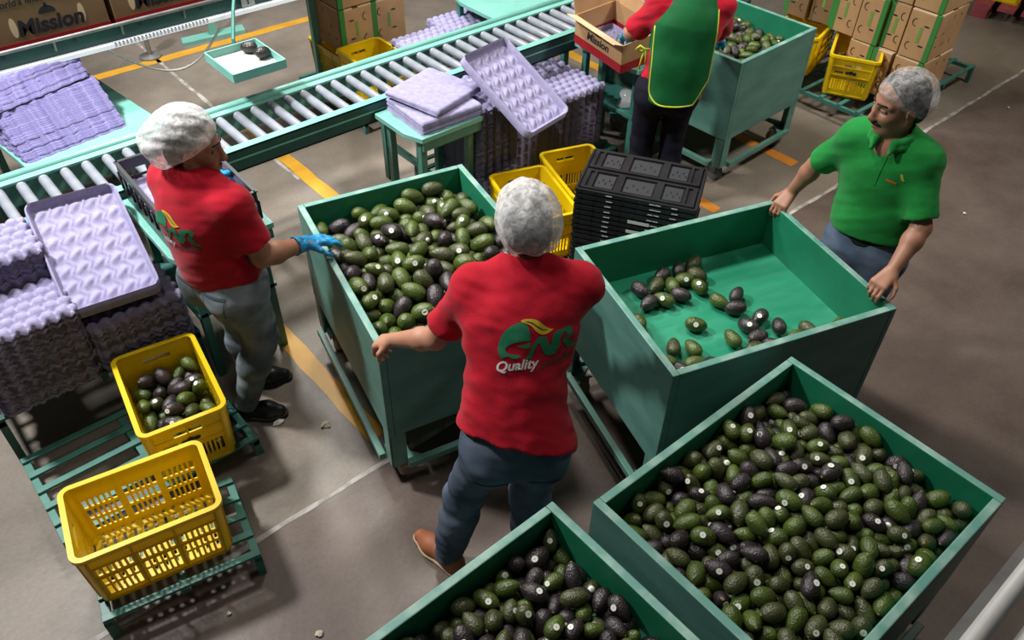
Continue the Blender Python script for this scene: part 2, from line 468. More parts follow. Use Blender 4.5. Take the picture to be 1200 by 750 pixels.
# heaps: x y z (mm, in the bin), rx ry rz (deg), scale x and yz (%)
def _rows(s): return [[int(q) for q in r.split()] for r in s.split(";")] if s else []
HEAPS = {
    'A': (_rows('21 -452 34 -108 12 -142 109 116;-73 -449 37 72 1 20 131 127;334 -459 35 -19 169 -2 115 114;-350 -357 39 53 11 87 128 127;-213 -452 37 36 4 8 134 126;100 -449 41 71 41 64 111 108;'
        '-315 -442 36 144 11 46 124 124;-39 -456 106 20 34 3 129 123;-345 -217 84 -128 -28 -39 104 106;36 -288 101 -38 -25 67 126 124;317 -447 102 37 -29 -38 125 121;'
        '331 -166 145 94 148 5 128 128;-303 -390 91 -52 -7 -108 118 112;-343 -16 167 -117 17 51 113 110;-348 193 106 -122 -17 115 125 123;83 -394 72 23 18 -178 109 115;'
        '221 -453 37 144 8 3 129 128;350 -45 137 -2 16 68 116 118;-228 -452 109 107 -2 -25 123 116;-107 -386 106 -28 3 133 113 116;200 -133 115 -30 54 -87 104 108;'
        '259 -36 142 -65 153 -29 128 126;-226 -320 80 110 65 66 120 125;-295 -283 86 88 -42 -113 122 125;129 -129 140 -31 -27 -51 119 127;311 -223 100 -38 140 -80 113 109;'
        '-146 -302 97 -69 -29 -35 121 120;-264 -202 87 175 46 25 120 118;-349 431 98 -140 -6 69 114 110;-44 -345 128 -50 -149 53 123 119;3 -235 152 76 -3 -103 128 120;'
        '122 69 145 49 25 68 121 119;127 205 152 123 -18 -64 132 124;238 -456 133 -47 153 13 120 126;274 56 151 39 19 151 120 123;-151 -440 89 110 -13 110 114 115;'
        '-354 -119 179 -16 169 -79 121 116;-226 104 144 46 36 92 125 117;-72 -269 134 -55 14 -112 115 116;-142 367 140 -147 15 46 122 117;91 -339 112 -1 66 139 102 108;'
        '-26 -156 175 -35 87 -84 111 119;58 -55 159 -47 -12 152 119 118;137 -453 108 -60 24 -19 133 126;-354 -334 107 -75 51 122 109 105;-325 -185 143 -127 4 43 111 112;'
        '-125 10 146 -125 2 82 117 121;-150 187 143 44 -25 -76 109 107;-145 -214 143 63 -159 -41 118 118;-162 -118 146 -122 17 -89 121 116;-85 -70 170 -78 -10 -7 108 111;'
        '-88 193 172 -16 10 126 118 115;161 -321 144 12 5 91 103 105;266 -128 151 97 22 38 115 108;139 -45 145 22 161 -54 117 110;0 156 175 -94 -6 -113 110 113;'
        '248 -215 119 32 -8 93 112 112;193 26 147 -9 155 72 114 117;236 127 153 -1 159 39 102 105;-214 -249 106 95 143 24 111 117;-233 -115 153 -137 5 76 128 122;'
        '-245 -24 158 107 -147 -15 101 105;-217 204 143 -155 -17 96 116 110;29 -387 116 -171 11 -84 112 107;-86 -181 159 -69 44 -47 109 112;-27 11 169 -45 3 31 113 110;'
        '-301 59 178 60 -153 -13 110 111;53 378 149 -147 9 -43 121 115'),
        _rows('-283 -330 33 -10 169 -52 113 108;-171 -199 36 -108 6 -19 116 123;-280 15 34 -72 8 60 119 115;-205 104 35 -72 -177 13 125 117;-260 319 34 -36 -3 -67 115 115;'
        '-175 -343 31 -108 10 -113 110 105;-12 -172 32 -36 -177 -56 105 108;-33 55 35 144 11 52 117 120;-36 136 31 -36 -3 166 102 106;-63 233 36 108 3 -14 118 121;'
        '101 -92 32 0 169 -22 109 109;50 23 35 -36 -3 -175 124 117;41 228 31 -36 10 176 109 105;37 375 35 36 -3 -174 117 118;279 -335 35 125 12 36 114 116;188 -214 31 -144 9 -103 102 106;'
        '231 -30 36 36 11 -64 120 124;214 157 36 144 11 35 118 122;257 363 35 -108 -3 -82 112 117;-301 -203 31 72 -3 69 104 106;-227 -249 33 -36 -3 -34 111 110;'
        '-144 39 32 0 7 -92 112 109;-351 57 35 -12 168 -66 112 117;-245 460 37 -45 -22 -3 103 106;-87 -135 36 73 10 -108 132 124;-35 -47 34 108 11 -88 115 117;-123 162 31 -144 11 -108 110 107;'
        '-171 445 31 -36 11 -97 101 105;175 -386 36 -36 -177 24 126 121;46 -251 37 -72 11 -119 123 128;131 -26 36 36 -177 8 124 122;110 169 35 144 -3 0 126 119;'
        '179 396 32 -108 15 122 112 107;204 -126 37 36 -3 -156 126 126;300 -73 41 72 -43 133 101 107;293 256 32 -144 -3 -82 103 108;337 347 38 -72 -3 123 135 127;'
        '-356 -266 44 12 118 -97 99 106;-244 -62 32 0 -3 166 113 106;-328 -31 95 26 13 -14 128 128;-351 221 42 72 -41 64 104 111;-334 296 37 -144 10 -37 125 127;'
        '-23 -325 33 0 169 10 109 112;-130 -271 33 36 -3 156 104 111;57 -133 67 176 -30 1 123 123;15 177 71 154 -6 -30 121 127;-80 458 36 -126 2 10 124 117;82 -336 33 -72 -3 163 119 112;'
        '-44 -241 32 144 -3 105 108 109;178 -68 87 102 -8 45 133 127;124 337 33 144 11 112 109 113;-3 296 33 72 11 79 107 113;215 -290 35 -108 -1 70 115 119;328 -158 36 -36 4 141 125 121;'
        '211 69 35 144 -3 50 125 118;212 300 34 -36 10 -43 123 117;345 443 45 1 -30 118 122 125;-295 -108 32 113 -3 126 109 106;-356 -44 33 -90 -3 -90 113 106;-232 167 32 -108 10 -141 112 108;'
        '-176 328 38 -36 -177 48 125 127;-203 -128 33 -37 10 -157 115 111;-136 -49 35 -36 -177 -9 125 119;-43 290 91 107 -12 89 114 111;-64 333 37 -144 1 -109 129 125;'
        '109 -177 34 -36 11 179 118 117;42 96 42 -110 -28 -121 114 115;67 297 45 -44 43 111 118 120;123 453 51 129 -45 28 124 124;255 -187 51 51 -44 133 124 128;'
        '354 -329 51 -12 108 -122 113 114;134 88 36 36 13 67 122 122;346 173 35 36 11 112 122 119;242 456 35 144 11 -3 116 119;-352 -147 38 -144 -19 87 116 113;'
        '-351 -123 108 8 7 -103 123 121;-343 52 123 79 -126 12 125 124;-267 432 94 -70 156 -25 127 121;-3 -234 84 76 3 -119 112 106;-209 12 36 48 -12 -92 111 109;'
        '-102 103 64 -29 -29 157 115 119;-160 243 37 108 18 -122 118 122;227 -400 89 -22 -24 -178 110 116;253 -90 91 95 6 96 109 106;31 -49 46 32 48 -90 111 108;'
        '108 224 78 31 -157 50 115 110;77 415 92 26 -177 -58 125 119;326 -391 35 -133 11 12 115 114;334 -109 89 29 -162 24 117 126;353 -21 46 5 43 72 121 116;174 232 32 72 11 94 105 111;'
        '217 405 94 -2 -5 -50 127 124;-223 -388 68 -1 -10 16 113 106;-260 26 103 101 42 32 126 121;-329 136 37 72 -3 149 132 126;-335 448 33 -72 10 -31 121 114;'
        '-116 -378 35 72 10 47 128 121;-74 -305 72 130 -1 57 104 106;-92 2 80 -17 2 -65 121 125;-81 169 92 18 51 26 131 123;-131 401 71 17 -15 159 127 122;120 -259 32 -108 -3 -119 107 109;'
        '-18 114 94 28 174 -10 117 117;251 239 84 -106 -40 19 127 128;19 446 39 9 -178 28 132 126;295 12 32 -144 -3 -100 108 109;293 183 75 44 127 4 104 107;352 262 75 128 -23 77 114 120;'
        '-277 -113 96 44 10 78 125 118;-278 222 37 -157 12 60 113 121;-20 -387 66 -55 10 -19 119 117;-140 -148 83 -19 14 99 116 114;-170 67 98 -148 -11 -7 121 127;'
        '-37 212 131 -56 10 -65 121 114;-54 453 100 -56 178 23 113 114;162 -196 100 40 0 149 126 125;122 19 92 -72 171 7 120 121;22 332 93 -12 31 161 115 121;-15 397 91 42 167 13 123 116;'
        '325 20 97 167 13 43 129 123;353 79 45 36 -44 84 112 112;284 439 96 -128 8 115 121 126;-298 -82 151 -116 -8 -98 112 105;-207 -72 92 -11 11 -52 119 115;-264 137 82 137 12 -69 103 108;'
        '-237 396 32 -72 169 -2 107 108;-15 -101 77 69 -15 58 104 106;-127 -66 104 33 -10 160 114 116;-172 160 85 123 30 75 122 121;-318 380 53 172 -20 19 107 115;'
        '152 -318 77 -62 12 83 129 121;82 -66 89 -2 2 -152 105 107;28 251 109 -131 37 -44 129 126;156 357 93 -2 168 -78 124 127;284 -265 51 -48 61 33 117 114;250 37 84 -82 28 42 116 115;'
        '290 105 32 0 -3 -113 105 107;289 324 89 144 -13 98 113 121;-307 115 138 -106 25 -32 125 123;-222 245 81 68 5 128 124 118;-340 279 108 -81 -12 144 116 114;'
        '-102 -233 77 44 175 -20 100 106;30 -121 134 91 8 112 129 126;-26 42 109 23 -165 11 116 118;-121 249 103 -57 -20 128 115 113;-111 324 88 26 25 -135 117 112;'
        '114 -262 112 -88 48 67 127 120;75 72 96 172 19 27 105 107;116 150 103 -21 8 42 121 116;125 453 138 -22 26 -8 132 126;217 -301 106 -4 7 111 132 124;271 112 98 -67 1 -151 116 117;'
        '217 166 105 4 -10 -171 109 113;352 380 102 115 17 78 116 117;-177 -5 97 -60 58 -7 109 112;-280 216 122 52 60 -35 116 117;-55 -177 89 55 15 -168 110 116;'
        '46 1 121 28 37 -58 108 110;31 89 155 -162 6 32 112 119;-41 356 142 -179 5 -24 112 119;73 -202 109 42 108 -110 111 117;-142 460 111 62 36 13 110 110;351 84 139 86 -21 -78 126 126;'
        '175 237 101 115 9 83 112 107;326 259 141 53 -3 112 125 124;-204 -163 97 -175 -9 -65 107 110;-213 363 92 178 -15 21 118 120;-71 -121 125 -61 171 31 117 111;'
        '-25 -36 115 -118 26 24 112 118;-97 97 135 -102 -5 161 120 118;54 175 132 -59 1 -106 104 107;229 455 153 -108 3 -3 119 122;353 -251 42 21 38 -94 116 112;'
        '179 89 95 -21 -5 -72 122 115;264 199 150 -45 -159 7 106 111;225 319 111 7 -145 -99 117 110;-291 322 95 -100 -2 -34 106 107;-98 295 152 -67 -168 -10 117 120;'
        '108 289 115 134 29 -15 116 110;297 -364 98 10 3 147 104 110;232 262 155 -40 8 -148 131 122;-190 298 106 -56 39 -16 101 105')),
    'C': (_rows('-459 362 31 180 -34 30 80 80;-464 21 29 72 19 -87 98 92;39 -360 35 -87 41 5 94 91;-466 -38 67 -56 -59 -114 81 87;-463 17 91 -45 153 -68 92 96;-222 356 68 -132 23 26 100 94;'
        '-439 152 73 -177 -2 38 92 97;75 -355 80 67 -12 -46 82 88;67 332 89 117 24 -46 100 94;452 -356 29 -1 -9 157 89 92;-466 179 32 98 -27 87 89 87;-173 -359 84 14 71 -146 101 96;'
        '-394 17 76 178 23 -33 102 95;320 -360 78 52 -168 -3 86 91;463 -90 81 -30 47 121 89 88;-421 -38 93 -34 -62 -140 90 89;-398 257 67 101 -27 107 84 89;-300 346 71 3 -179 -44 92 88;'
        '-157 -289 74 26 19 87 91 90;-114 -334 84 156 -27 71 98 93;-65 -359 107 -47 -8 -169 97 92;460 -32 75 4 51 15 84 90;-9 336 117 107 -14 4 91 88;260 -327 76 -68 -138 -2 96 90;'
        '-408 336 53 125 -63 -80 94 97;139 -331 71 156 -5 18 91 94;338 -277 76 163 -44 -12 89 89;400 69 108 94 17 40 98 97;386 359 78 -72 -172 -11 97 91;-366 24 125 -110 -8 119 91 89;'
        '-458 85 84 3 129 128 99 97;-342 305 77 83 164 -9 86 90;-100 358 108 -66 120 -58 90 91;99 -184 102 -99 36 117 82 81;200 351 114 49 146 37 102 96;258 -271 86 -8 -25 176 99 94;'
        '438 -263 84 -19 -30 -36 91 95;387 137 90 -34 19 -125 92 95;-463 -107 128 -41 29 -113 89 93;-455 218 84 -41 167 -35 89 94;-200 -259 103 129 21 20 87 92;'
        '-270 237 105 19 160 0 89 95;-17 -181 119 -113 18 103 89 94;-108 -92 117 81 26 -98 91 96;-141 -17 124 23 36 126 91 94;-57 279 98 -14 120 87 103 98;135 -281 86 61 -60 -71 78 80;'
        '50 6 125 -58 16 -156 99 93;38 265 105 46 -19 111 83 86;132 -359 122 -48 -5 3 98 94;220 -152 109 165 25 -6 94 97;334 315 87 -22 -15 -86 86 90;-355 130 81 -30 20 116 96 96;'
        '-349 250 94 26 52 -67 97 96;-228 -206 80 -2 -156 71 98 94;-202 -47 117 -138 1 42 90 95;-191 53 106 41 -172 -47 80 84;-208 353 123 -94 -22 138 93 93;165 95 120 -38 21 -39 91 94;'
        '89 348 141 172 0 63 90 84;316 -223 88 -84 125 43 100 96;263 -106 103 -74 -21 172 90 95;377 -230 76 -129 -53 30 95 97;408 292 89 -111 -6 -48 92 97;-396 -86 105 -45 -165 1 90 90;'
        '-309 29 117 72 -1 146 77 82;-385 198 73 -47 54 -11 83 81;-298 -277 130 -14 180 4 90 88;-151 -135 112 -52 15 -32 81 85;-296 74 83 -158 20 -52 86 88;-182 245 103 26 11 -49 85 80;'
        '-56 26 124 30 45 42 91 92;-153 112 122 30 8 -144 99 97;-33 229 108 -88 5 37 91 86;106 -137 126 97 25 22 95 93;-5 33 147 -62 -1 -78 96 98;4 193 132 -8 28 -71 83 88;'
        '211 18 133 83 -175 -7 97 98;211 151 117 -81 4 30 95 90;425 -138 114 72 -13 43 97 93;432 116 136 167 8 -30 96 95;-430 130 123 151 -6 104 85 83;-456 287 83 85 1 -57 97 93;'
        '-250 -326 126 -98 38 126 93 97;-160 -78 126 -88 113 50 81 86;-250 102 113 -35 4 -80 96 95;-77 -262 118 -71 -20 -175 82 84;-70 -36 132 -21 112 -46 92 98;'
        '-74 87 141 159 -9 -51 96 91;-93 143 103 40 28 170 87 85;41 -186 103 17 179 41 77 82;162 -186 115 27 7 -74 87 83;87 62 132 55 -23 -28 89 89;132 307 129 175 4 25 93 97;'
        '190 -76 121 32 15 159 90 85;242 78 117 -108 -7 -56 80 81;362 -178 83 -139 -20 10 79 83;308 -47 112 -85 -3 75 94 89;289 31 102 -98 11 132 86 85;-304 -66 116 30 51 -129 95 98;'
        '-311 195 121 -29 159 -35 98 92;-258 -126 117 -134 33 -30 82 84;-254 -20 150 -133 5 122 89 85;-130 -199 117 -4 16 -81 81 83;-75 -151 111 2 142 -39 86 83;'
        '-5 -52 157 -60 -1 79 90 87;-113 302 105 21 69 66 100 94;35 -290 109 -8 32 156 78 82;131 -15 121 -68 42 100 93 89;37 83 161 -82 -1 96 91 86;107 180 130 48 1 61 97 93;'
        '182 -260 119 -48 4 -50 79 85;253 -40 111 86 19 -111 93 94;180 190 153 14 153 -72 96 97;266 220 116 10 16 -124 94 90;466 -333 77 -102 46 74 88 91;373 -13 117 54 168 16 89 92;'
        '284 114 119 -125 -7 -31 87 88;-331 -119 120 -27 22 -26 92 93;-433 57 127 -50 -175 33 88 93;-376 169 123 32 24 6 95 97;-270 -191 110 -112 18 -106 87 87;'
        '-322 -227 124 18 28 -167 93 93;-214 152 132 -59 13 144 85 86;-129 191 121 163 12 63 92 91;-74 -209 122 -138 28 28 80 83;-34 -126 147 -23 -3 -94 84 85;-10 141 144 24 37 144 87 82;'
        '-165 296 93 31 -60 108 90 89;-64 -312 132 18 28 172 81 85;59 -44 147 19 -26 154 94 95;93 113 150 -51 2 -20 87 85;55 192 154 -54 17 80 98 95;305 -167 92 -90 -58 13 90 85;'
        '247 -212 128 122 12 -92 96 94;465 20 123 -13 17 -91 94 90;146 254 141 -55 -32 55 84 90;313 -313 104 58 5 -21 87 85;319 -114 131 -11 10 -125 89 87;463 211 92 -116 13 93 93 95;'
        '310 168 120 73 -177 -15 81 86;-422 -148 124 48 -138 45 101 95;-354 -170 125 54 -9 153 89 95;-367 -42 135 -39 -3 -3 93 93;-359 357 85 79 56 -127 80 84;-196 -187 131 64 0 29 98 95;'
        '-165 39 154 -13 165 82 94 96;-316 127 130 -114 21 -39 92 93;-142 -263 116 36 14 113 77 82;-7 -251 123 144 -65 31 91 97;-112 39 138 8 141 66 80 83;-64 182 139 -26 1 0 89 83;'
        '56 -229 130 119 -7 -134 86 82;42 -110 163 165 7 -13 95 93'),
        _rows('-316 -291 29 144 7 25 103 97;-403 -73 26 -177 12 8 87 86;-291 166 27 36 10 161 99 93;-174 -292 26 -170 -3 -58 79 84;-110 -118 25 -108 10 -127 88 83;-152 47 26 72 -3 -24 92 86;'
        '-131 202 27 -78 -177 6 89 90;-29 -228 28 36 11 -84 96 96;-63 -51 26 108 -3 80 88 86;-36 56 29 -36 -3 -142 100 97;-74 172 25 0 -3 -122 84 84;121 -252 29 -108 16 -39 92 96;'
        '68 -27 29 108 5 35 90 96;-14 -16 26 0 173 79 90 88;114 289 29 108 -3 87 91 97;230 -302 25 144 11 -21 86 83;226 -127 25 108 11 53 88 86;323 42 29 57 11 -75 97 94;'
        '226 269 25 -144 11 104 86 84;374 -358 30 -49 -168 -11 89 91;417 -133 27 28 168 -67 82 88;397 46 25 169 11 55 83 82;410 173 26 -72 11 -105 85 88;-464 -255 28 144 -12 -80 88 88;'
        '-467 -86 26 55 -3 91 80 84;-454 100 25 36 12 -85 87 86;-455 242 31 53 149 25 90 89;-237 -231 28 -72 -3 65 93 94;-223 -77 25 -72 12 -178 81 87;-169 106 24 0 11 158 80 80;'
        '-211 173 25 36 1 171 84 85;-86 -362 36 71 127 18 87 87;3 -82 31 -144 -15 60 97 95;-92 79 28 108 -3 -107 93 93;-93 357 33 180 35 -23 94 89;56 -160 27 -97 12 11 86 89;'
        '162 -150 24 -36 -3 103 80 82;111 44 28 0 10 1 103 96;19 318 28 108 0 -144 91 92;304 -363 27 85 25 -12 82 82;192 23 26 72 -3 -173 93 87;165 121 27 -108 10 95 96 91;'
        '160 355 30 -93 -3 -160 100 97;461 -191 32 -108 -20 -106 98 94;427 -59 30 63 -13 50 85 91;468 55 26 20 20 93 85 80;233 346 29 39 -177 49 98 95;-372 -348 24 -108 9 80 84 82;'
        '-395 -179 30 -148 3 -88 92 97;-411 -16 27 -108 -3 37 91 89;-369 285 29 -22 -3 -38 89 94;-268 -352 33 -102 32 -123 91 96;-256 -25 27 -72 10 -146 96 90;-273 49 25 72 11 33 87 86;'
        '-264 362 27 162 4 -3 87 85;-87 -234 27 71 -3 -95 90 91;-15 -152 25 144 -3 26 84 84;-95 1 26 0 8 16 85 87;-17 362 26 128 11 11 90 85;53 -269 26 166 -3 42 79 82;'
        '100 -117 25 36 170 -15 88 84;61 154 29 -3 -177 -57 97 97;-42 252 29 0 -3 51 100 97;235 -228 26 -108 8 -88 83 87;177 -32 28 36 11 167 92 97;222 81 28 0 -3 -157 93 94;'
        '175 292 27 -108 11 73 87 91;329 -241 25 180 11 -77 84 85;466 -107 26 -105 -3 -93 85 86;464 155 32 -89 -16 -93 89 94;371 361 26 72 -177 -11 93 87;-273 -181 29 -37 157 13 92 91;'
        '-450 -88 75 87 10 32 88 87;-355 362 28 -17 154 3 82 86;-151 -359 25 0 18 -150 85 81;-168 -23 24 -36 11 -164 78 81;-210 27 26 94 10 129 82 83;-166 357 26 57 0 -153 82 84;'
        '-116 -298 29 85 12 122 92 97;-126 -63 25 36 11 -139 85 85;-12 152 26 -108 11 123 86 89;-140 309 27 -36 12 -143 86 92;50 -102 55 138 4 64 96 95;38 91 25 36 -177 -14 89 83;'
        '56 277 43 -71 65 -68 98 95;178 -239 29 45 -3 117 92 93;275 -184 26 -7 5 125 82 84;361 113 29 -36 160 45 96 94;335 169 25 -108 9 -91 81 85;468 -261 34 -15 -135 86 84 83;'
        '305 -78 28 17 12 -78 90 92;425 1 25 148 11 36 81 84;466 301 27 -163 -2 84 92 88;-398 48 28 36 11 -29 97 96;-412 199 27 0 11 86 87 92;-210 -330 26 144 -2 121 87 89;'
        '-350 -106 29 -144 -3 60 99 97;-123 115 63 -55 26 45 89 89;-138 150 24 180 11 -7 80 80;-28 -342 44 -115 111 -33 97 92;-33 -58 65 71 7 -114 80 83;-50 121 58 -125 7 -39 98 97;'
        '116 -192 24 -36 169 -15 82 80;118 -67 30 -72 -21 170 90 91;31 36 38 -83 -32 119 102 97;89 355 42 147 -53 55 99 94;112 -360 26 72 -9 -26 81 84;267 -20 24 0 -3 -93 81 81;'
        '268 37 50 61 -22 -18 87 88;278 204 28 144 10 110 101 97;374 -295 24 72 -3 116 83 80;363 -100 27 140 -3 -70 87 88;429 102 33 -144 -33 -53 85 91;460 229 35 -32 -37 46 89 92;'
        '-453 -186 29 108 -14 -58 90 90;-326 -4 29 -36 -3 -1 99 96;-341 67 27 167 11 -58 94 88;-400 118 25 -72 10 -61 90 87;-180 -230 38 -6 131 -132 95 89;-177 -126 27 36 10 -108 95 92;'
        '-167 11 67 34 10 -144 83 88;-211 308 28 -72 -3 -43 93 95;-49 -292 25 -103 12 -14 76 82;15 -14 72 -32 10 -79 94 89;-44 10 67 108 -14 43 87 91;6 362 73 -40 -28 167 85 85;'
        '85 -308 26 -60 11 -154 88 84;128 -159 64 -60 30 175 91 91;108 99 32 179 43 16 86 84;21 116 67 -8 -168 56 86 84;195 -179 58 -106 25 -77 91 87;253 -73 50 -113 120 6 87 82;'
        '163 61 59 -25 174 -20 77 81;152 213 25 -36 12 -70 80 85;239 -360 39 -14 -63 -109 85 88;463 -154 77 -117 -29 -62 93 91;302 112 25 108 25 -111 76 81;303 357 45 105 -64 59 99 97;'
        '-323 -357 29 -21 141 77 75 80;-465 -153 77 30 130 -74 100 93;-311 319 26 -121 11 10 86 85;-217 -322 79 -100 0 -116 90 94;-290 -105 27 108 10 -109 96 92;'
        '-301 108 31 -95 18 145 99 97;-265 287 33 -36 -138 -87 81 84;-59 -238 71 -1 158 88 85 83;-80 -166 34 -64 -42 -4 84 84;-63 69 79 -21 0 -1 93 90;14 221 30 93 4 -94 103 97;'
        '146 -224 76 -46 -7 -45 93 94;118 165 26 124 -3 -77 84 84;182 -357 33 -142 39 30 88 90;322 -150 30 108 -26 -119 85 82;233 142 31 -72 -167 12 98 95;137 359 92 -74 39 16 92 96;'
        '356 -24 26 36 -3 -125 91 85;463 72 87 -150 -36 66 95 95;444 362 39 4 123 -17 92 87;-464 -342 30 125 11 -102 99 97;-337 -176 31 70 31 -120 90 88;-449 301 28 -72 -3 -21 93 94;'
        '-259 -280 68 89 57 -88 100 98;-360 -143 78 27 1 26 86 91;-232 114 31 144 -18 92 90 96;-103 266 38 120 -42 79 91 96;-53 -117 36 36 63 81 81 84;-85 206 72 -112 4 66 98 97;'
        '-31 196 60 -66 9 -112 86 82;157 -311 25 -36 12 -133 80 85;75 -28 86 145 -1 48 104 97;96 156 75 159 15 -29 89 91;84 224 24 72 169 5 82 82;256 -202 74 -14 7 108 91 91;'
        '190 -89 25 -174 11 22 82 84;143 112 75 19 -1 41 85 80;211 194 29 72 23 -138 90 94;427 -300 41 94 61 59 92 91;416 17 77 -162 -9 -12 101 97;450 131 85 70 12 -145 98 94;'
        '380 222 24 -36 -3 34 75 81;-407 -299 27 -144 -3 -98 95 91;-407 -117 60 137 0 39 88 85;-362 162 25 72 10 107 88 84;-350 -361 87 71 -86 19 87 88;-137 -185 27 -5 17 -61 89 87;'
        '-143 175 71 98 17 -45 80 82;-155 352 79 -37 -19 133 90 95;31 -223 30 66 -21 -134 86 87;-7 -115 76 173 -7 83 88 84;-162 251 31 167 41 -32 81 86;-64 307 24 72 -3 179 77 80;'
        '195 -289 73 -109 -13 -30 89 89;137 3 59 160 -22 35 92 92;12 50 96 -42 19 -179 84 83;105 265 85 131 30 -25 96 94;340 10 74 -150 -16 73 91 95;269 99 69 -4 -167 85 93 91;'
        '151 307 75 -161 3 3 88 85;421 -191 70 -4 -7 -73 80 86;370 71 61 -159 -23 58 77 80;415 271 36 109 -42 -24 91 86;-412 -354 66 90 1 27 92 95;-211 -40 64 -32 -162 -3 79 85;'
        '-279 12 68 34 11 -17 86 84;-247 225 28 108 7 52 89 96;-87 -53 72 153 7 81 83 86;-184 79 64 -24 -17 -11 81 81;-3 284 74 91 7 -88 100 95;100 -109 75 65 15 62 89 84;'
        '69 36 80 11 5 -126 90 86;77 215 89 -21 -75 -99 87 90;200 -351 84 160 44 54 90 89;232 -12 62 4 6 97 88 88;288 -22 70 59 9 -62 80 82;253 359 85 -67 156 -15 95 93;'
        '409 -235 27 108 -3 78 94 90;372 185 63 -130 31 -89 78 84;343 309 32 36 -21 17 93 96;-350 -239 28 -36 1 -4 88 95;-465 -217 78 67 116 4 81 86;-298 253 53 -94 -13 -18 86 87;'
        '-342 220 27 100 11 -21 88 90;-284 -227 57 157 -22 60 86 83;-232 -135 36 -81 -24 -48 83 86;-297 201 67 36 0 -10 80 86;-228 275 73 -104 37 -38 92 97;-4 -181 66 77 -172 -8 87 87;'
        '-141 -39 72 146 16 47 96 93;-103 19 79 -13 131 -67 92 91;71 -198 60 -107 -8 154 78 84;-53 -97 101 -132 27 -91 88 94;81 105 89 -17 -13 27 79 82;27 195 80 65 16 -68 97 93;'
        '150 -54 76 -25 14 -19 93 93;137 51 102 8 13 145 94 91;272 300 39 -56 -39 106 100 94;377 -329 74 138 -11 -86 85 86;367 -183 28 72 169 14 93 95;311 194 76 27 22 -19 84 81;'
        '362 263 56 66 102 66 87 92;-468 -282 76 79 14 -101 84 80;-364 -52 60 172 -22 -59 88 89;-345 48 78 -127 33 -68 96 93;-315 -301 85 -69 13 73 94 92;-302 -48 59 -25 28 179 87 86;'
        '-240 59 67 -7 -175 -77 86 87;-206 215 67 -109 -151 -9 94 97;11 -302 55 -85 34 133 96 92;-134 -106 67 -37 0 69 85 85;-17 154 89 -4 176 -10 77 82;-60 343 73 9 -5 67 99 93;'
        '42 -89 111 -21 3 156 96 96;41 137 115 120 9 70 97 96;132 207 80 -14 40 -121 88 86;270 -134 52 -3 -149 32 85 86;187 -20 100 -59 5 142 91 90;178 165 64 79 -21 -27 88 88;'
        '313 -314 28 -47 162 5 88 87;387 -45 61 23 164 68 83 82;-424 -305 88 64 -37 -152 89 88;-288 -360 85 19 35 -178 86 91;-264 -26 102 135 12 -41 79 81;-293 143 80 102 15 -39 96 93;'
        '-246 171 84 -36 -46 151 92 88;-111 -252 75 180 -8 -73 99 94;-108 -178 75 -115 -8 -53 90 88;-127 67 102 179 -29 47 85 83;-20 -22 111 -100 6 98 84 85;152 166 107 -168 -5 67 83 82;'
        '212 -92 71 -44 16 -88 89 84;259 168 77 -37 48 142 85 85;183 241 63 29 -7 175 86 87;399 -108 72 134 7 -126 95 95;319 242 26 37 157 -56 83 80;-417 -243 66 26 -126 52 89 93;'
        '-401 97 74 65 -160 -45 87 87;-201 -102 77 -99 14 53 93 97;-227 11 107 36 -38 148 96 96;160 -111 81 42 57 156 95 96;210 111 76 97 -15 35 95 90;253 242 71 87 6 -95 90 84;'
        '279 -259 29 73 -17 79 89 85;361 -66 99 -34 154 -46 84 85;324 77 88 53 -38 -77 93 97;-363 -272 72 58 144 57 89 91;-288 -148 73 -20 -4 -118 91 95;-51 -301 81 96 156 9 99 98;'
        '13 -134 122 -105 8 130 83 81;-21 100 111 -24 3 -28 91 95;-129 239 80 -31 37 -130 94 92;76 -294 75 -35 25 157 91 88;114 -78 114 62 158 -30 77 83;221 52 80 13 23 65 81 84;'
        '220 304 76 -56 -30 71 86 89;328 -108 70 58 5 67 88 90;324 142 75 1 -158 11 89 84;-346 -205 74 -68 -163 -33 89 86;-166 -205 83 -14 -146 26 84 84;33 -239 81 32 174 -36 86 87;'
        '207 -225 87 0 -37 100 89 90;191 268 107 116 2 -33 85 91;361 -130 110 -54 23 -141 84 81;411 228 71 -70 -21 126 83 84;-412 -191 87 45 133 -53 91 92;-333 -21 90 67 -22 -99 78 83;'
        '-189 131 78 88 31 25 98 96;96 -249 99 -110 -32 -77 83 88;208 201 92 -103 41 -9 82 88;302 259 71 159 8 -88 86 82;-378 -319 114 16 -178 48 95 93;-254 -83 78 65 33 27 84 83;'
        '-182 -158 80 68 -134 12 82 80;-188 188 110 24 44 -95 80 80;344 222 102 -1 1 -82 77 81;-391 -253 120 -40 161 66 89 89;-305 -341 140 -3 -18 68 95 94')),
    'E': (_rows('36 363 31 -154 38 13 83 83;111 357 74 15 12 -25 82 88;469 311 25 -54 -3 -93 81 78;463 54 77 -80 18 -93 90 95;98 293 83 12 -12 92 88 91;431 222 63 -69 -39 55 98 94;'
        '247 318 79 59 -16 -34 92 91;413 20 67 -32 -16 -92 85 89;179 330 73 142 -6 -70 94 89;329 287 69 -80 153 21 91 90;150 263 88 38 38 54 96 94;447 114 57 -58 -8 -160 96 90;'
        '371 245 70 66 8 174 77 81;308 89 90 -176 5 15 83 83;223 205 100 -1 79 -42 98 94;326 188 66 -3 -28 -144 83 78;206 252 81 -7 -22 41 76 79;375 114 67 72 27 29 79 83;'
        '320 361 74 60 117 -70 81 85;370 155 100 173 -7 -35 94 88;464 357 69 7 -34 51 83 81;264 125 107 -85 11 18 92 90;295 247 92 -17 -2 115 94 89;388 337 72 98 0 2 100 94'),
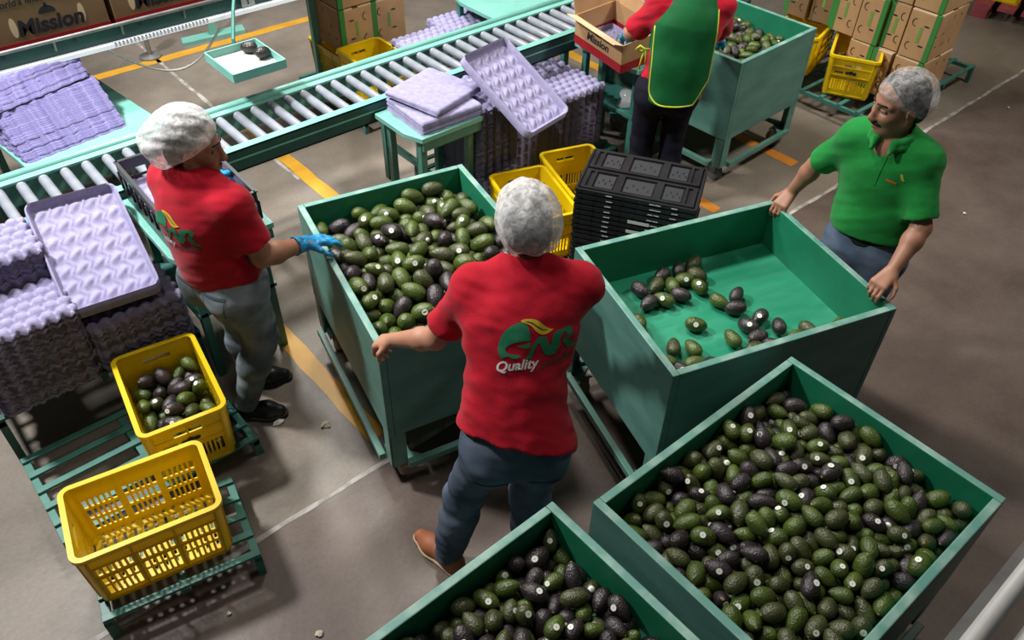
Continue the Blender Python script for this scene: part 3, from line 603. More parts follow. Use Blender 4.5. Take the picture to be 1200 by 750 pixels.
        _rows('-414 -348 24 -144 11 -112 81 81;-465 -59 29 162 -3 94 90 93;-326 150 30 -36 -22 -50 84 89;-469 221 24 12 -177 80 80 77;-244 -158 27 36 -1 106 95 90;-154 -80 28 72 -3 90 100 95;'
        '-182 53 26 -72 1 53 86 89;-227 246 30 36 157 75 96 94;-122 -168 28 -72 6 -65 99 93;-113 -30 26 36 11 -84 85 87;-56 64 25 0 11 -144 80 84;-14 323 23 72 169 10 79 77;'
        '67 -334 25 36 -3 27 77 82;90 -5 23 72 9 -163 74 79;52 86 25 36 5 169 85 85;89 185 26 72 8 -122 85 86;170 -156 26 180 12 -64 81 87;196 21 23 36 -3 141 79 77;'
        '196 146 23 72 -3 -19 72 76;136 362 26 -165 -3 -6 81 82;411 -130 27 -144 -3 22 85 91;338 -35 24 108 -1 -61 77 81;319 78 27 -72 8 -119 92 93;374 215 25 -108 11 -39 82 85;'
        '-246 -324 25 19 11 -173 77 80;-452 -125 24 36 170 -2 85 82;-439 41 28 140 12 -100 90 94;-446 359 29 126 11 11 101 95;-183 -355 24 -36 169 -39 80 82;-124 33 23 36 10 -172 81 77;'
        '-241 -5 23 144 0 -74 79 76;-356 259 28 0 169 45 96 95;-97 -280 24 72 11 30 80 83;-62 -127 27 72 10 119 96 92;-53 -1 24 -108 -2 121 82 81;-83 329 24 0 -177 -68 74 79;'
        '-9 -170 25 -33 11 -147 80 82;7 -28 25 36 8 -155 78 83;56 34 28 43 -14 0 85 83;190 -346 27 -97 -3 74 89 87;221 -110 25 0 10 54 88 83;231 61 27 -36 -3 130 94 89;'
        '299 -188 29 -108 -8 93 89 94;464 -80 39 24 -43 -75 99 93;364 148 27 72 -3 -118 85 90;272 360 43 -82 -97 28 89 93;-394 -152 25 72 11 -159 82 83;-288 -43 25 0 10 2 87 84;'
        '-323 3 25 36 6 15 87 86;-419 254 26 36 -3 -105 86 86;-180 -198 25 36 -3 168 79 82;-226 -85 30 180 -13 -6 94 93;-170 116 24 72 -3 -141 78 79;-167 304 26 108 11 90 88 88;'
        '-8 -357 27 -72 11 -26 92 93;18 -108 27 -36 -177 -46 93 90;-9 30 24 -72 11 -97 82 80;-124 159 25 108 -3 -41 87 84;108 -246 26 -108 10 36 90 88;99 -115 26 -36 -3 139 93 88;'
        '127 48 23 -36 -177 -4 82 78;-45 361 41 20 108 -140 89 91;259 -359 29 54 11 4 98 95;169 -79 27 139 -3 -77 90 90;276 5 27 -72 1 50 84 89;301 176 26 -144 7 -31 89 87;'
        '329 -331 27 -36 -3 164 92 91;469 -138 23 -113 11 79 77 77;453 20 26 108 10 150 90 87;-464 -193 28 -72 -3 87 96 92;-373 -53 26 144 11 -97 84 87;-465 107 43 -27 -105 -44 93 95;'
        '-393 314 25 -60 169 -15 86 82;-123 -341 34 0 -145 -104 89 89;-106 -97 53 61 10 89 88 86;-179 -12 29 42 20 -153 93 92;-214 360 29 -20 11 169 92 95;-73 -360 49 -80 79 -98 97 95;'
        '-64 -196 34 -72 -42 106 88 85;-115 92 24 -144 14 -71 79 79;-76 194 26 0 177 -88 88 85;121 -361 25 -8 169 -1 84 83;112 -62 24 36 5 -57 78 79;66 130 46 61 -5 -161 72 77;'
        '19 146 25 -36 5 31 87 84;246 -306 24 36 11 11 76 80;208 -37 24 1 -175 -43 79 77;268 111 24 -108 7 -67 78 81;210 196 28 -72 11 -26 97 95;417 -213 23 -108 11 -58 79 77;'
        '308 -101 28 -180 -3 73 100 94;453 74 26 -95 166 8 86 82;468 234 25 132 10 79 82 79;-275 -228 25 -36 169 50 81 84;-453 -149 73 155 4 36 91 88;-363 -83 70 36 -1 -133 88 85;'
        '-250 312 28 -72 -3 -4 98 94;-157 -300 23 108 11 65 76 77;-179 -89 79 -23 3 -20 86 89;-238 81 24 36 169 9 86 81;-196 194 27 36 -3 -147 92 92;-61 -313 23 -36 10 -155 81 76;'
        '-52 -64 30 65 24 -22 94 93;25 9 64 176 -14 -2 80 85;-18 274 26 77 -3 -6 88 85;67 -183 27 -108 11 -81 90 91;48 -65 33 8 47 -13 82 83;40 210 32 105 27 -136 100 93;'
        '69 276 28 36 7 -161 100 94;204 -271 24 108 10 37 87 82;238 -216 27 144 -3 -11 83 89;129 142 27 -144 11 62 88 91;205 353 29 36 156 34 94 91;361 -226 24 -180 11 -14 82 82;'
        '431 -28 42 126 -73 -33 90 85;386 0 24 108 -2 -116 79 79;319 316 26 151 11 -6 91 85;-448 -294 25 36 -3 175 83 85;-311 -173 27 72 169 -15 91 92;-463 22 75 99 39 -105 98 94;'
        '-441 156 28 116 11 -17 93 93;-189 -141 34 36 40 -41 94 94;-290 -72 67 2 -17 172 82 86;-195 80 67 -38 20 42 83 83;-138 358 32 31 40 -30 85 86;-17 -256 26 -108 -3 29 88 87;'
        '-92 -64 93 -27 -154 39 88 89;-57 126 28 142 4 34 90 94;-131 230 28 36 11 -57 92 95;5 -304 28 72 -151 -20 75 78;61 -114 67 -36 -4 93 93 89;119 84 57 99 -1 11 83 86;'
        '142 245 30 66 25 -41 90 94;121 -181 35 9 47 -107 87 91;148 1 37 12 -52 134 85 87;173 95 23 144 11 40 75 79;142 309 36 -36 -151 -17 102 96;313 -361 66 -88 150 31 77 82;'
        '463 -138 82 -111 -37 110 86 87;451 166 27 36 169 6 89 93;409 318 23 33 6 -24 82 77;-305 -356 27 72 170 -13 98 92;-340 -101 25 0 168 60 81 85;-266 150 25 -36 11 -49 84 83;'
        '-463 289 37 97 -35 -86 92 96;-202 -301 56 32 8 -63 87 82;-149 -211 68 -83 15 71 86 87;-253 44 51 -141 -19 -2 81 77;-101 358 86 -69 -12 -3 93 94;-11 -248 76 115 0 99 82 84;'
        '-134 -240 26 43 -177 25 85 83;-142 62 62 -43 2 -99 92 87;-94 271 25 36 11 146 87 85;109 -337 66 70 156 19 78 82;22 -207 52 123 0 -105 80 76;78 -37 66 -131 7 106 91 89;'
        '79 333 37 -144 57 10 88 85;212 -356 79 59 161 27 98 94;254 -153 26 108 -7 65 79 84;282 51 59 118 -18 -63 75 78;241 302 27 17 11 164 90 89;463 -201 37 106 -42 118 87 88;'
        '359 -176 23 -36 169 -2 76 77;421 260 25 108 11 -138 85 86;-467 -353 23 36 11 -116 77 80;-422 -21 36 49 54 -54 86 85;-320 56 24 36 -3 -27 82 80;-334 327 23 -108 -3 -57 80 77;'
        '-253 -274 36 22 -47 179 86 90;-253 -117 67 129 6 14 82 80;-208 140 54 -83 -22 49 93 93;-296 357 41 58 -73 -111 89 92;-16 -343 85 149 -4 80 94 94;-28 -29 69 -93 9 -20 93 90;'
        '-85 16 64 140 8 77 86 87;-27 224 28 -72 -18 154 80 84;49 -276 24 0 11 -43 80 80;-4 -135 67 -111 -5 -11 85 86;-10 99 58 125 -12 126 95 95;25 306 61 -70 23 -91 83 86;'
        '169 -235 24 -45 -3 -122 80 78;236 17 68 52 11 169 87 91;344 -71 67 144 17 -48 91 91;185 157 72 -101 23 -94 86 88;405 -362 29 -56 24 -9 92 86;351 -143 63 -178 6 -23 96 91;'
        '386 80 28 144 18 100 86 91;363 275 29 66 23 -154 93 88;-320 -300 25 36 10 -153 91 85;-432 -211 81 56 -40 -76 86 90;-384 -15 79 -41 -43 -150 91 92;-397 96 25 144 10 -39 89 85;'
        '-246 -360 65 15 -134 -6 88 87;-152 -149 75 -143 -3 40 81 80;-230 -47 68 -18 -24 -103 86 86;-226 340 81 38 -6 54 96 95;-69 -305 70 75 3 -5 89 83;-231 -219 61 6 -168 42 79 84;'
        '-107 46 99 48 25 96 79 77;-17 176 54 -130 -11 5 83 89;46 -304 68 -82 6 -24 91 91;7 -86 78 67 140 -38 92 86;148 202 62 36 -20 44 91 90;133 -304 28 36 11 163 95 95;'
        '216 -70 65 -21 152 52 85 88;179 54 65 -26 0 21 95 94;196 267 35 -98 -43 83 86 83;292 -268 27 24 12 138 92 89;397 -78 27 161 -3 23 81 85;432 363 24 108 19 -3 79 78;'
        '-292 -117 25 -36 25 -129 76 79;-370 -244 63 -30 45 88 76 81;-384 22 23 -72 10 -79 82 78;-343 308 70 100 8 36 80 83;-147 -280 64 21 18 137 86 82;-133 -38 73 114 15 -132 76 80;'
        '-204 14 67 -34 140 16 79 85;-291 262 43 -71 -106 28 92 94;-69 -249 60 136 -21 -39 90 89;-55 -100 74 -26 -178 49 79 83;-79 82 65 -3 24 -159 80 83;-44 309 61 152 4 -6 75 78;'
        '39 -357 66 -28 164 -32 82 84;137 -49 67 -15 -10 -57 85 85;101 30 69 163 10 30 83 80;46 266 94 24 150 83 100 94;239 -278 67 -39 -178 31 95 91;269 -60 44 118 -75 -8 88 94;'
        '306 -12 64 -69 28 -100 83 80;463 -291 43 151 -75 39 92 95;340 27 28 101 -20 -146 84 79;356 362 26 36 -10 -3 86 83;-376 -279 26 -108 11 76 87 88;-416 -75 52 15 -146 -78 86 88;'
        '-431 106 93 -1 125 -139 88 88;-390 187 26 72 -7 123 86 82;-200 -247 28 -118 -21 -46 77 81;-259 -170 85 -76 -21 -172 95 95;-289 102 32 82 54 67 75 76;-351 361 67 -92 -29 5 90 89;'
        '-110 -251 95 -179 13 -76 85 87;9 31 110 19 161 89 82 78;-31 36 72 -29 33 -114 88 91;-123 305 66 44 13 29 93 92;62 -236 67 -9 20 44 98 93;90 -172 79 4 143 67 75 78;'
        '179 102 92 11 -2 -4 94 91;130 -267 69 6 -172 15 95 91;279 -169 74 -24 -25 -59 78 76;258 167 67 -69 47 -140 95 94;247 244 45 15 70 139 99 96;466 -353 39 -10 55 100 91 87;'
        '422 -94 72 94 1 -89 86 87;314 134 62 62 -8 13 88 91;-410 -223 28 0 3 78 90 96;-456 -36 80 19 -19 6 80 77;-347 95 57 -48 13 31 84 87;-394 147 63 -35 38 -53 82 86;'
        '-297 -220 67 -108 -2 -106 77 76;-293 61 81 -126 128 -9 86 82;-159 186 67 -72 25 -88 75 77;-189 290 76 -1 141 88 86 83;-97 -164 83 14 152 71 102 96;-64 8 108 -105 8 -104 82 79;'
        '27 124 85 9 47 98 83 80;-105 181 66 -36 -7 -59 86 82;17 -279 115 -42 -179 44 82 86;25 -39 103 -7 -176 -32 95 93;135 144 79 72 -14 59 72 77;198 -191 64 -97 -18 7 81 85;'
        '186 -140 82 98 -34 -98 100 94;233 109 62 106 0 122 85 84;305 235 33 69 141 10 88 95;406 -301 72 98 42 -24 88 85;328 -198 72 -62 -138 33 82 77;-455 -256 60 64 21 152 88 87;'
        '-339 -137 68 6 -10 178 94 95;-344 34 65 -85 25 149 86 90;-416 347 75 169 23 -54 96 92;-289 -321 65 17 -9 -152 85 79;-240 34 101 -5 166 76 93 87;-341 164 80 71 1 -42 96 91;'
        '-190 232 66 137 25 9 75 78;44 -188 94 -10 25 94 84 84;-60 -107 126 153 16 -55 86 92;-56 181 101 -44 179 11 87 88;-25 265 78 154 -25 45 80 84;88 -312 104 -150 5 66 85 83;'
        '67 0 111 165 9 -47 91 89;52 65 82 36 -16 -113 89 96;7 224 69 -35 141 -73 79 77;135 -214 73 -22 155 26 78 79;191 -18 80 10 -53 33 90 93;326 -246 63 -82 16 146 79 83;'
        '406 -263 36 50 -46 130 86 86;358 -3 73 -111 26 -122 86 81;-434 -365 65 -52 167 11 81 78;-391 -173 71 28 -18 111 90 85;-403 54 77 97 26 98 98 93;-411 285 72 -96 16 -10 85 87;'
        '-190 -351 84 8 -139 -95 88 86;-182 -34 97 32 82 84 92 94;-149 129 70 -62 -159 9 85 86;-267 215 50 11 -37 79 77 78;-62 -210 90 -121 31 -3 73 79;-148 7 91 35 63 -162 72 78;'
        '-169 60 109 150 12 73 92 93;-78 228 67 -13 157 -27 84 84;-131 -360 80 92 -4 23 76 80;124 -111 77 -24 11 -55 101 95;161 150 122 100 7 54 80 83;62 173 71 -167 -5 -3 91 88;'
        '176 -309 80 33 40 -89 89 91;264 -109 68 -35 -8 -1 85 88;241 62 94 23 175 -18 75 78;358 -284 32 65 142 -49 86 85;377 -106 100 -116 30 -62 83 89;405 164 63 -32 -180 -45 80 80;'
        '-364 -344 54 -25 14 -118 90 95;-326 -28 86 94 92 -60 93 92;-376 118 106 38 -8 75 91 93;-322 213 35 166 38 12 95 93;-208 -130 107 83 7 -10 96 94;-267 -44 104 -59 29 64 82 78;'
        '-277 140 76 79 44 -78 81 82;-139 244 89 -18 172 -37 91 93;-17 -185 73 -89 -35 -27 80 76;-18 -8 140 114 -7 26 86 88;-63 135 83 170 36 37 77 81;-84 275 84 33 53 -2 84 81;'
        '99 -223 108 75 2 79 92 89;62 -136 120 37 -2 -80 96 91;147 34 114 -94 19 155 100 96;122 187 106 76 -8 34 77 82;260 -219 74 66 -157 7 83 83;176 -76 107 110 1 54 96 95;'
        '263 -27 102 -77 179 11 87 89;382 -209 69 23 -8 -115 93 89;387 -42 62 -11 121 14 81 78;-332 -234 25 81 11 -77 86 84;-456 -93 74 20 133 96 72 77;-324 95 106 -8 146 -89 85 87;'
        '-396 231 65 71 -162 -32 85 80;-192 -251 87 -147 4 -71 78 77;-283 2 70 -87 -126 -50 88 91;-235 186 85 -108 11 91 90 87;-291 303 85 80 -128 53 81 87;-50 -170 119 117 59 32 86 90;'
        '-122 -117 122 43 -38 -13 92 86;-116 107 111 -103 15 -33 94 90;-43 235 119 -4 9 -20 97 93;142 -175 117 -67 141 -62 92 95;90 -64 118 104 18 -136 81 86;-50 82 118 -43 -154 18 84 89;'
        '89 222 76 -54 -150 17 87 83;287 -314 69 57 -9 24 95 89;137 -20 110 16 10 -25 79 83;423 -355 87 99 66 82 90 94;441 -237 67 129 26 -24 87 84;356 58 67 -112 -4 -41 73 78;'
        '-339 -198 76 33 32 68 78 82;-324 -99 108 131 28 -24 90 92;-365 52 122 -76 -18 139 91 87;-444 203 64 29 -20 162 84 89;-200 -185 103 42 -138 -34 87 84;-195 110 121 -75 22 43 89 88;'
        '-248 96 78 -1 41 -134 90 85;-300 202 90 -26 1 166 85 89;-141 -197 117 -161 4 33 85 81;-37 -58 112 -72 -17 148 79 82;-27 136 119 -39 -124 8 97 91;-133 178 107 38 -20 84 80 84;'
        '197 -244 78 -82 77 47 97 92;6 -169 121 10 -31 -87 84 88;24 170 115 -83 -2 -42 98 92;82 122 90 -31 180 -37 79 80')),
    'D': (_rows(''),
        _rows('-219 -400 28 -144 -2 46 89 95;-344 -273 31 108 9 47 110 106;-232 -234 28 36 170 -22 100 94;-255 40 30 72 -3 50 106 103;-358 68 31 88 12 -102 96 100;-222 289 29 36 -3 -74 102 96;'
        '-119 -384 30 -72 11 94 101 102;-156 -232 30 72 -3 103 99 103;-56 -217 29 -36 11 -11 94 98;-201 -78 30 -36 170 54 107 101;-143 136 28 0 169 5 93 95;-167 213 32 -144 -3 -72 113 109;'
        '45 -408 29 72 4 73 104 98;18 -259 28 0 -3 35 91 93;17 -120 31 108 8 -73 104 106;-59 -18 27 36 12 143 86 91;6 133 28 108 10 88 102 95;-96 213 30 -108 -3 -132 96 100;'
        '113 -449 32 72 -3 138 107 107;98 -245 32 0 -177 28 102 107;116 -140 32 -180 7 71 110 108;84 -61 32 -108 -3 -136 113 107;93 48 32 180 1 -36 107 106;176 386 27 -36 -177 2 98 91;'
        '249 -387 32 108 11 73 112 109;295 -186 32 0 8 -3 104 109;346 -16 32 -26 11 -125 110 106;206 -16 28 144 10 -19 102 97;259 79 30 -72 11 65 102 102;308 228 30 144 -3 -68 94 100;'
        '-340 -353 31 -36 11 -18 103 106;-279 -296 30 -36 9 37 108 102;-340 -124 33 -11 -3 17 103 108;-340 -52 31 -72 11 147 103 107;-352 160 30 -180 12 -74 97 104;'
        '-238 206 27 -36 11 -122 88 92;-70 -278 31 -108 -3 151 105 104;-121 -209 76 143 19 -55 112 107;-190 -152 31 -36 -177 -24 98 103;-130 49 29 72 11 121 98 97;'
        '-191 94 37 0 -39 96 96 94;-94 460 31 0 10 10 111 107;-12 -378 30 0 10 83 108 101;2 -314 62 -179 9 6 107 105;47 -197 39 78 145 -4 111 108;18 -18 32 -108 -3 -133 106 108;'
        '-33 188 27 36 169 49 94 94;-45 363 28 0 178 59 87 93;106 -369 27 -108 11 69 89 92;191 -268 28 180 11 40 92 95;167 -195 38 128 -22 102 106 109;145 -44 65 151 22 67 87 92;'
        '120 112 30 72 8 135 110 103;90 418 30 144 11 -68 101 101;302 -325 31 36 11 -42 104 107;349 -231 30 -46 12 -131 92 98;204 -84 31 72 10 -39 112 107;278 6 41 0 -149 30 114 107;'
        '213 122 31 106 11 56 108 107;242 281 32 36 11 -76 109 108;-292 -406 29 -36 -3 39 101 96;-212 -196 72 -74 171 -7 110 108;-357 -78 82 40 133 53 94 92;-198 19 27 -108 10 -145 95 91;'
        '-247 111 41 -139 59 63 93 100;-359 279 27 108 11 -85 90 91;-134 -463 31 -7 158 18 94 96;-60 -197 94 117 -20 -91 104 107;-105 -158 27 -144 10 80 95 90;-61 116 31 72 11 131 104 107;'
        '-109 82 72 -126 30 80 101 96;-92 303 27 72 -2 85 88 92;-66 -431 29 -144 -3 92 96 97;-4 -246 85 -113 -39 -38 106 109;-71 -76 28 0 9 -4 96 94;81 3 70 102 1 147 94 96;'
        '7 55 31 92 21 -17 100 94;40 202 30 -36 169 -48 107 104;163 -390 47 72 -69 33 101 101;81 -314 29 70 23 53 89 93;189 -136 76 11 16 112 100 97;187 51 27 0 169 -30 87 91;'
        '60 124 61 120 5 -57 99 96;116 221 29 36 -177 -3 94 99;330 -463 28 0 11 -174 97 96;282 -250 39 -36 -36 30 104 102;217 -152 28 36 18 -179 87 93;360 -79 41 50 -124 -85 91 93;'
        '330 65 28 -108 11 -46 97 97;287 158 27 0 10 -67 97 92;-219 -464 27 6 11 177 95 91;-344 -197 30 144 -3 -33 98 101;-269 -175 28 0 169 47 98 96;-267 -54 31 -13 11 105 106 101;'
        '-352 237 74 -175 -2 84 105 108;-315 365 32 -108 10 -70 116 108;-172 -423 45 -41 69 40 94 92;-238 -343 33 -20 -25 -113 90 91;-141 -98 31 0 26 91 97 96;-136 -24 31 -36 169 -14 106 105;'
        '-24 155 75 39 17 -168 97 101;-175 421 30 0 169 -36 103 102;-8 -460 40 -72 52 -44 97 99;-5 -166 72 107 21 -87 97 100;-45 -141 30 180 19 71 101 97;-65 41 46 24 109 -103 100 107;'
        '-58 259 68 -85 0 139 94 98;15 462 27 -108 12 21 86 92;66 -460 78 60 150 13 107 109;190 -338 33 -36 -14 -11 101 101;67 -127 70 175 8 60 94 98;152 39 71 -6 179 -61 111 105;'
        '161 167 27 72 -3 4 97 92;188 244 31 -144 10 -58 110 104;213 -464 27 0 -177 9 96 91;356 -296 47 -1 69 69 105 108;298 -116 27 72 -3 -132 93 90;275 -59 30 144 21 50 94 97;'
        '350 141 31 -108 -3 110 113 106;352 282 34 140 23 105 112 106;-300 -367 78 87 -18 -161 98 103;-346 -227 85 53 12 -55 110 106;-315 -165 71 -21 -177 2 86 91;'
        '-323 7 34 -146 41 -48 93 91;-301 98 27 -144 11 -76 90 90;-253 440 29 108 -3 -48 99 97;-170 -360 67 98 -16 -25 110 104;-191 -283 58 -47 -34 34 96 91;-94 -110 75 41 -10 121 103 104;'
        '-107 -11 90 -159 0 -88 104 99;-296 59 74 -65 152 2 99 103;-106 380 32 -108 10 -126 113 109;34 -364 73 69 -6 -160 98 98;-63 -287 88 6 10 69 89 91;-39 -58 78 -51 -156 -28 111 107;'
        '39 -53 74 -42 -11 69 89 90;101 262 73 106 3 30 100 104;60 268 27 72 9 -82 87 91;179 -443 70 2 177 27 97 97;135 -277 74 109 10 42 110 105;129 -125 92 11 24 108 114 108;'
        '180 -31 113 -155 9 79 102 101;163 123 75 172 22 73 91 94;142 449 28 0 168 100 93 96;268 -455 72 8 -6 157 103 108;227 -216 62 126 6 -81 100 105;354 -143 43 72 60 -132 98 97;'
        '241 -55 85 -145 -25 -32 111 104;224 183 61 -150 2 -22 95 93;268 237 73 -102 -26 65 93 91;-243 -439 75 -123 -20 -3 107 100;-232 -319 93 104 18 -104 107 106;'
        '-252 -130 81 -45 -139 45 108 105;-220 -24 65 -10 38 159 92 98;-294 177 29 -48 -3 -69 97 92;-165 313 40 0 -137 3 100 100;-73 -342 39 -66 -46 157 94 97;-139 -310 35 -72 -21 13 101 104;'
        '-177 -122 84 -12 158 -74 103 105;-34 68 98 61 51 97 96 94;-160 131 84 -122 -6 -77 103 103;-127 254 70 -37 -7 -88 111 105;-92 -434 79 -143 7 -69 90 93;33 -316 114 93 4 -45 92 92;'
        '87 -66 104 90 13 58 102 101;89 69 100 23 -5 108 102 103;49 201 95 7 159 10 109 106;-24 293 30 36 -3 145 97 103;127 -348 75 54 11 17 95 93;41 -190 103 93 21 -115 91 91;'
        '133 -86 137 32 48 84 88 93;205 70 93 -73 -130 -29 103 110;109 163 75 -135 -9 -94 102 103;130 328 32 144 11 107 112 109;320 -401 31 0 169 31 105 107;201 -289 85 129 -12 56 105 101;'
        '263 -118 75 -7 -14 -5 101 100;320 -39 86 121 -23 -6 105 107;278 121 71 -107 8 -33 103 97;214 244 85 -145 34 79 89 94;-338 -465 39 -38 127 18 94 93;-353 -306 89 -108 -20 93 90 93;'
        '-219 -102 126 -31 -10 -94 112 106;-284 -76 91 0 11 -150 106 107;-345 124 80 58 -172 -39 105 100;-296 266 31 180 11 48 100 105;-145 -461 94 14 28 -27 100 95;'
        '-119 -270 102 -87 -46 57 100 102;-124 -136 125 -88 5 104 110 105;-163 21 81 90 16 -95 103 99;-95 143 88 15 143 -25 97 94;-202 203 92 90 -21 -89 106 108;'
        '-46 -384 79 1 8 90 92 95;62 -278 80 130 0 -77 98 95;-10 -183 130 5 14 -83 101 103;-16 3 92 -52 -11 -175 108 109;27 76 85 82 18 -64 108 106;41 385 28 -149 11 -44 94 93;'
        '115 -409 78 57 13 152 90 92;119 -212 88 -11 -33 -94 100 105;64 -233 128 -22 4 -137 95 92;133 13 128 -112 -12 46 112 109;176 173 103 -24 20 170 90 94;158 228 80 -71 34 -81 98 94;'
        '207 -362 90 68 -35 134 94 91;265 -288 86 39 29 -123 102 99;178 -225 104 130 -21 -92 95 101;292 44 87 175 -23 -23 93 94;358 57 79 59 2 90 102 97;253 363 30 72 -177 21 100 101;'
        '-357 -414 70 -62 -69 -82 108 104;-270 -261 82 -136 18 38 103 104;-289 -207 106 17 58 1 98 103;-293 -14 77 34 175 34 106 100;-216 160 52 70 -151 -7 96 94;'
        '-254 251 74 -150 4 -103 111 106;-104 -353 98 15 174 -56 100 96;-177 -242 114 70 16 -145 108 101;-49 -107 112 -113 31 -57 93 93;-155 -57 89 16 56 -25 103 102;'
        '-73 198 81 -86 21 5 100 95;-234 366 34 36 -164 23 110 104;17 -420 101 -32 -21 76 94 90;-32 -339 118 -35 -11 164 98 95;11 -99 109 -44 -163 -42 93 97;52 15 126 123 10 -62 115 109;'
        '13 261 80 -72 -147 -34 108 106;13 339 53 75 -25 145 108 107;77 -381 118 2 25 -121 103 100;154 -319 125 158 -9 9 98 98')),
    'crate': (_rows('-67 -205 71 -63 -10 23 91 97;-71 -165 124 -37 -30 176 100 106;-5 -206 109 7 -171 12 100 105;-124 -60 139 -47 18 -102 94 92;99 -207 111 -149 19 -27 92 95;'
        '56 -49 119 -23 22 62 107 103;-122 -208 114 -99 102 63 94 99;-13 -151 151 -129 8 -80 90 93;41 -164 136 23 144 -53 88 94'),
        _rows('-46 -158 30 -72 10 3 106 102;-47 -34 30 -144 3 -93 105 99;-109 39 31 124 11 -39 102 101;-74 158 28 72 -3 -1 97 93;70 -155 29 95 12 -149 90 94;117 19 30 36 11 113 99 104;'
        '48 64 28 -36 11 147 93 97;13 204 30 0 8 26 101 104;7 -206 37 -108 40 -16 98 104;-106 -100 31 72 -1 29 104 106;-23 109 28 -36 -3 75 97 94;-82 100 45 16 -57 12 100 106;'
        '32 -108 40 -6 -57 98 90 92;10 -53 29 144 -3 -117 94 96;115 94 27 -36 168 -39 87 93;48 131 35 24 -168 34 106 107;-36 -101 63 98 -13 146 101 107;-113 -29 29 36 7 -43 94 99;'
        '-53 39 69 109 9 62 109 110;6 157 74 4 153 19 91 93;115 -205 28 108 19 -141 89 92;121 -94 32 11 -3 -82 106 104;97 115 80 23 5 -156 108 105;118 171 30 -4 169 -69 97 101;'
        '-124 -168 45 -56 70 124 99 97;-12 -44 85 -94 1 -50 111 104;-120 18 101 -55 -28 -87 108 109;-122 107 89 67 42 105 104 102;70 -202 62 -36 0 40 86 91;72 -42 29 -144 -13 -109 90 91;'
        '-4 27 28 180 -3 -79 88 94;71 192 71 -178 2 -60 101 108;-102 -55 84 -20 11 -145 114 109;-48 141 98 39 58 153 103 102;-62 211 36 -107 128 -19 85 90;22 -155 73 40 175 0 97 98;'
        '51 5 68 17 4 17 110 108;18 75 82 -175 -8 -41 110 110;113 174 113 108 -14 -132 100 96;-105 -125 91 135 37 -18 102 106;-37 -84 124 -51 -1 152 102 99;-68 72 119 72 36 61 98 101;'
        '-120 206 45 -12 126 -38 95 102;78 -96 71 83 11 -69 94 90;118 -26 87 -101 -24 72 106 108;107 57 76 -81 0 -177 96 91;65 200 130 -34 167 46 93 93;-11 -35 151 104 41 23 111 104;'
        '-19 32 125 145 -5 54 109 103;-115 170 111 18 7 130 101 102;124 -163 75 153 -21 -66 86 91;86 -133 118 -67 9 142 98 96;109 111 139 64 172 -14 95 93;120 193 171 -72 15 -63 98 101;'
        '-125 52 153 -125 18 92 93 91;-20 205 91 -18 -173 23 98 92;51 21 131 161 34 22 103 105;47 81 147 -4 170 -17 103 100;31 134 125 4 155 22 96 91;-76 200 149 45 -42 -149 103 109;'
        '117 -80 128 -92 -3 120 96 96;118 41 151 -48 63 135 110 103;-4 196 150 -99 -35 116 104 106')),
}
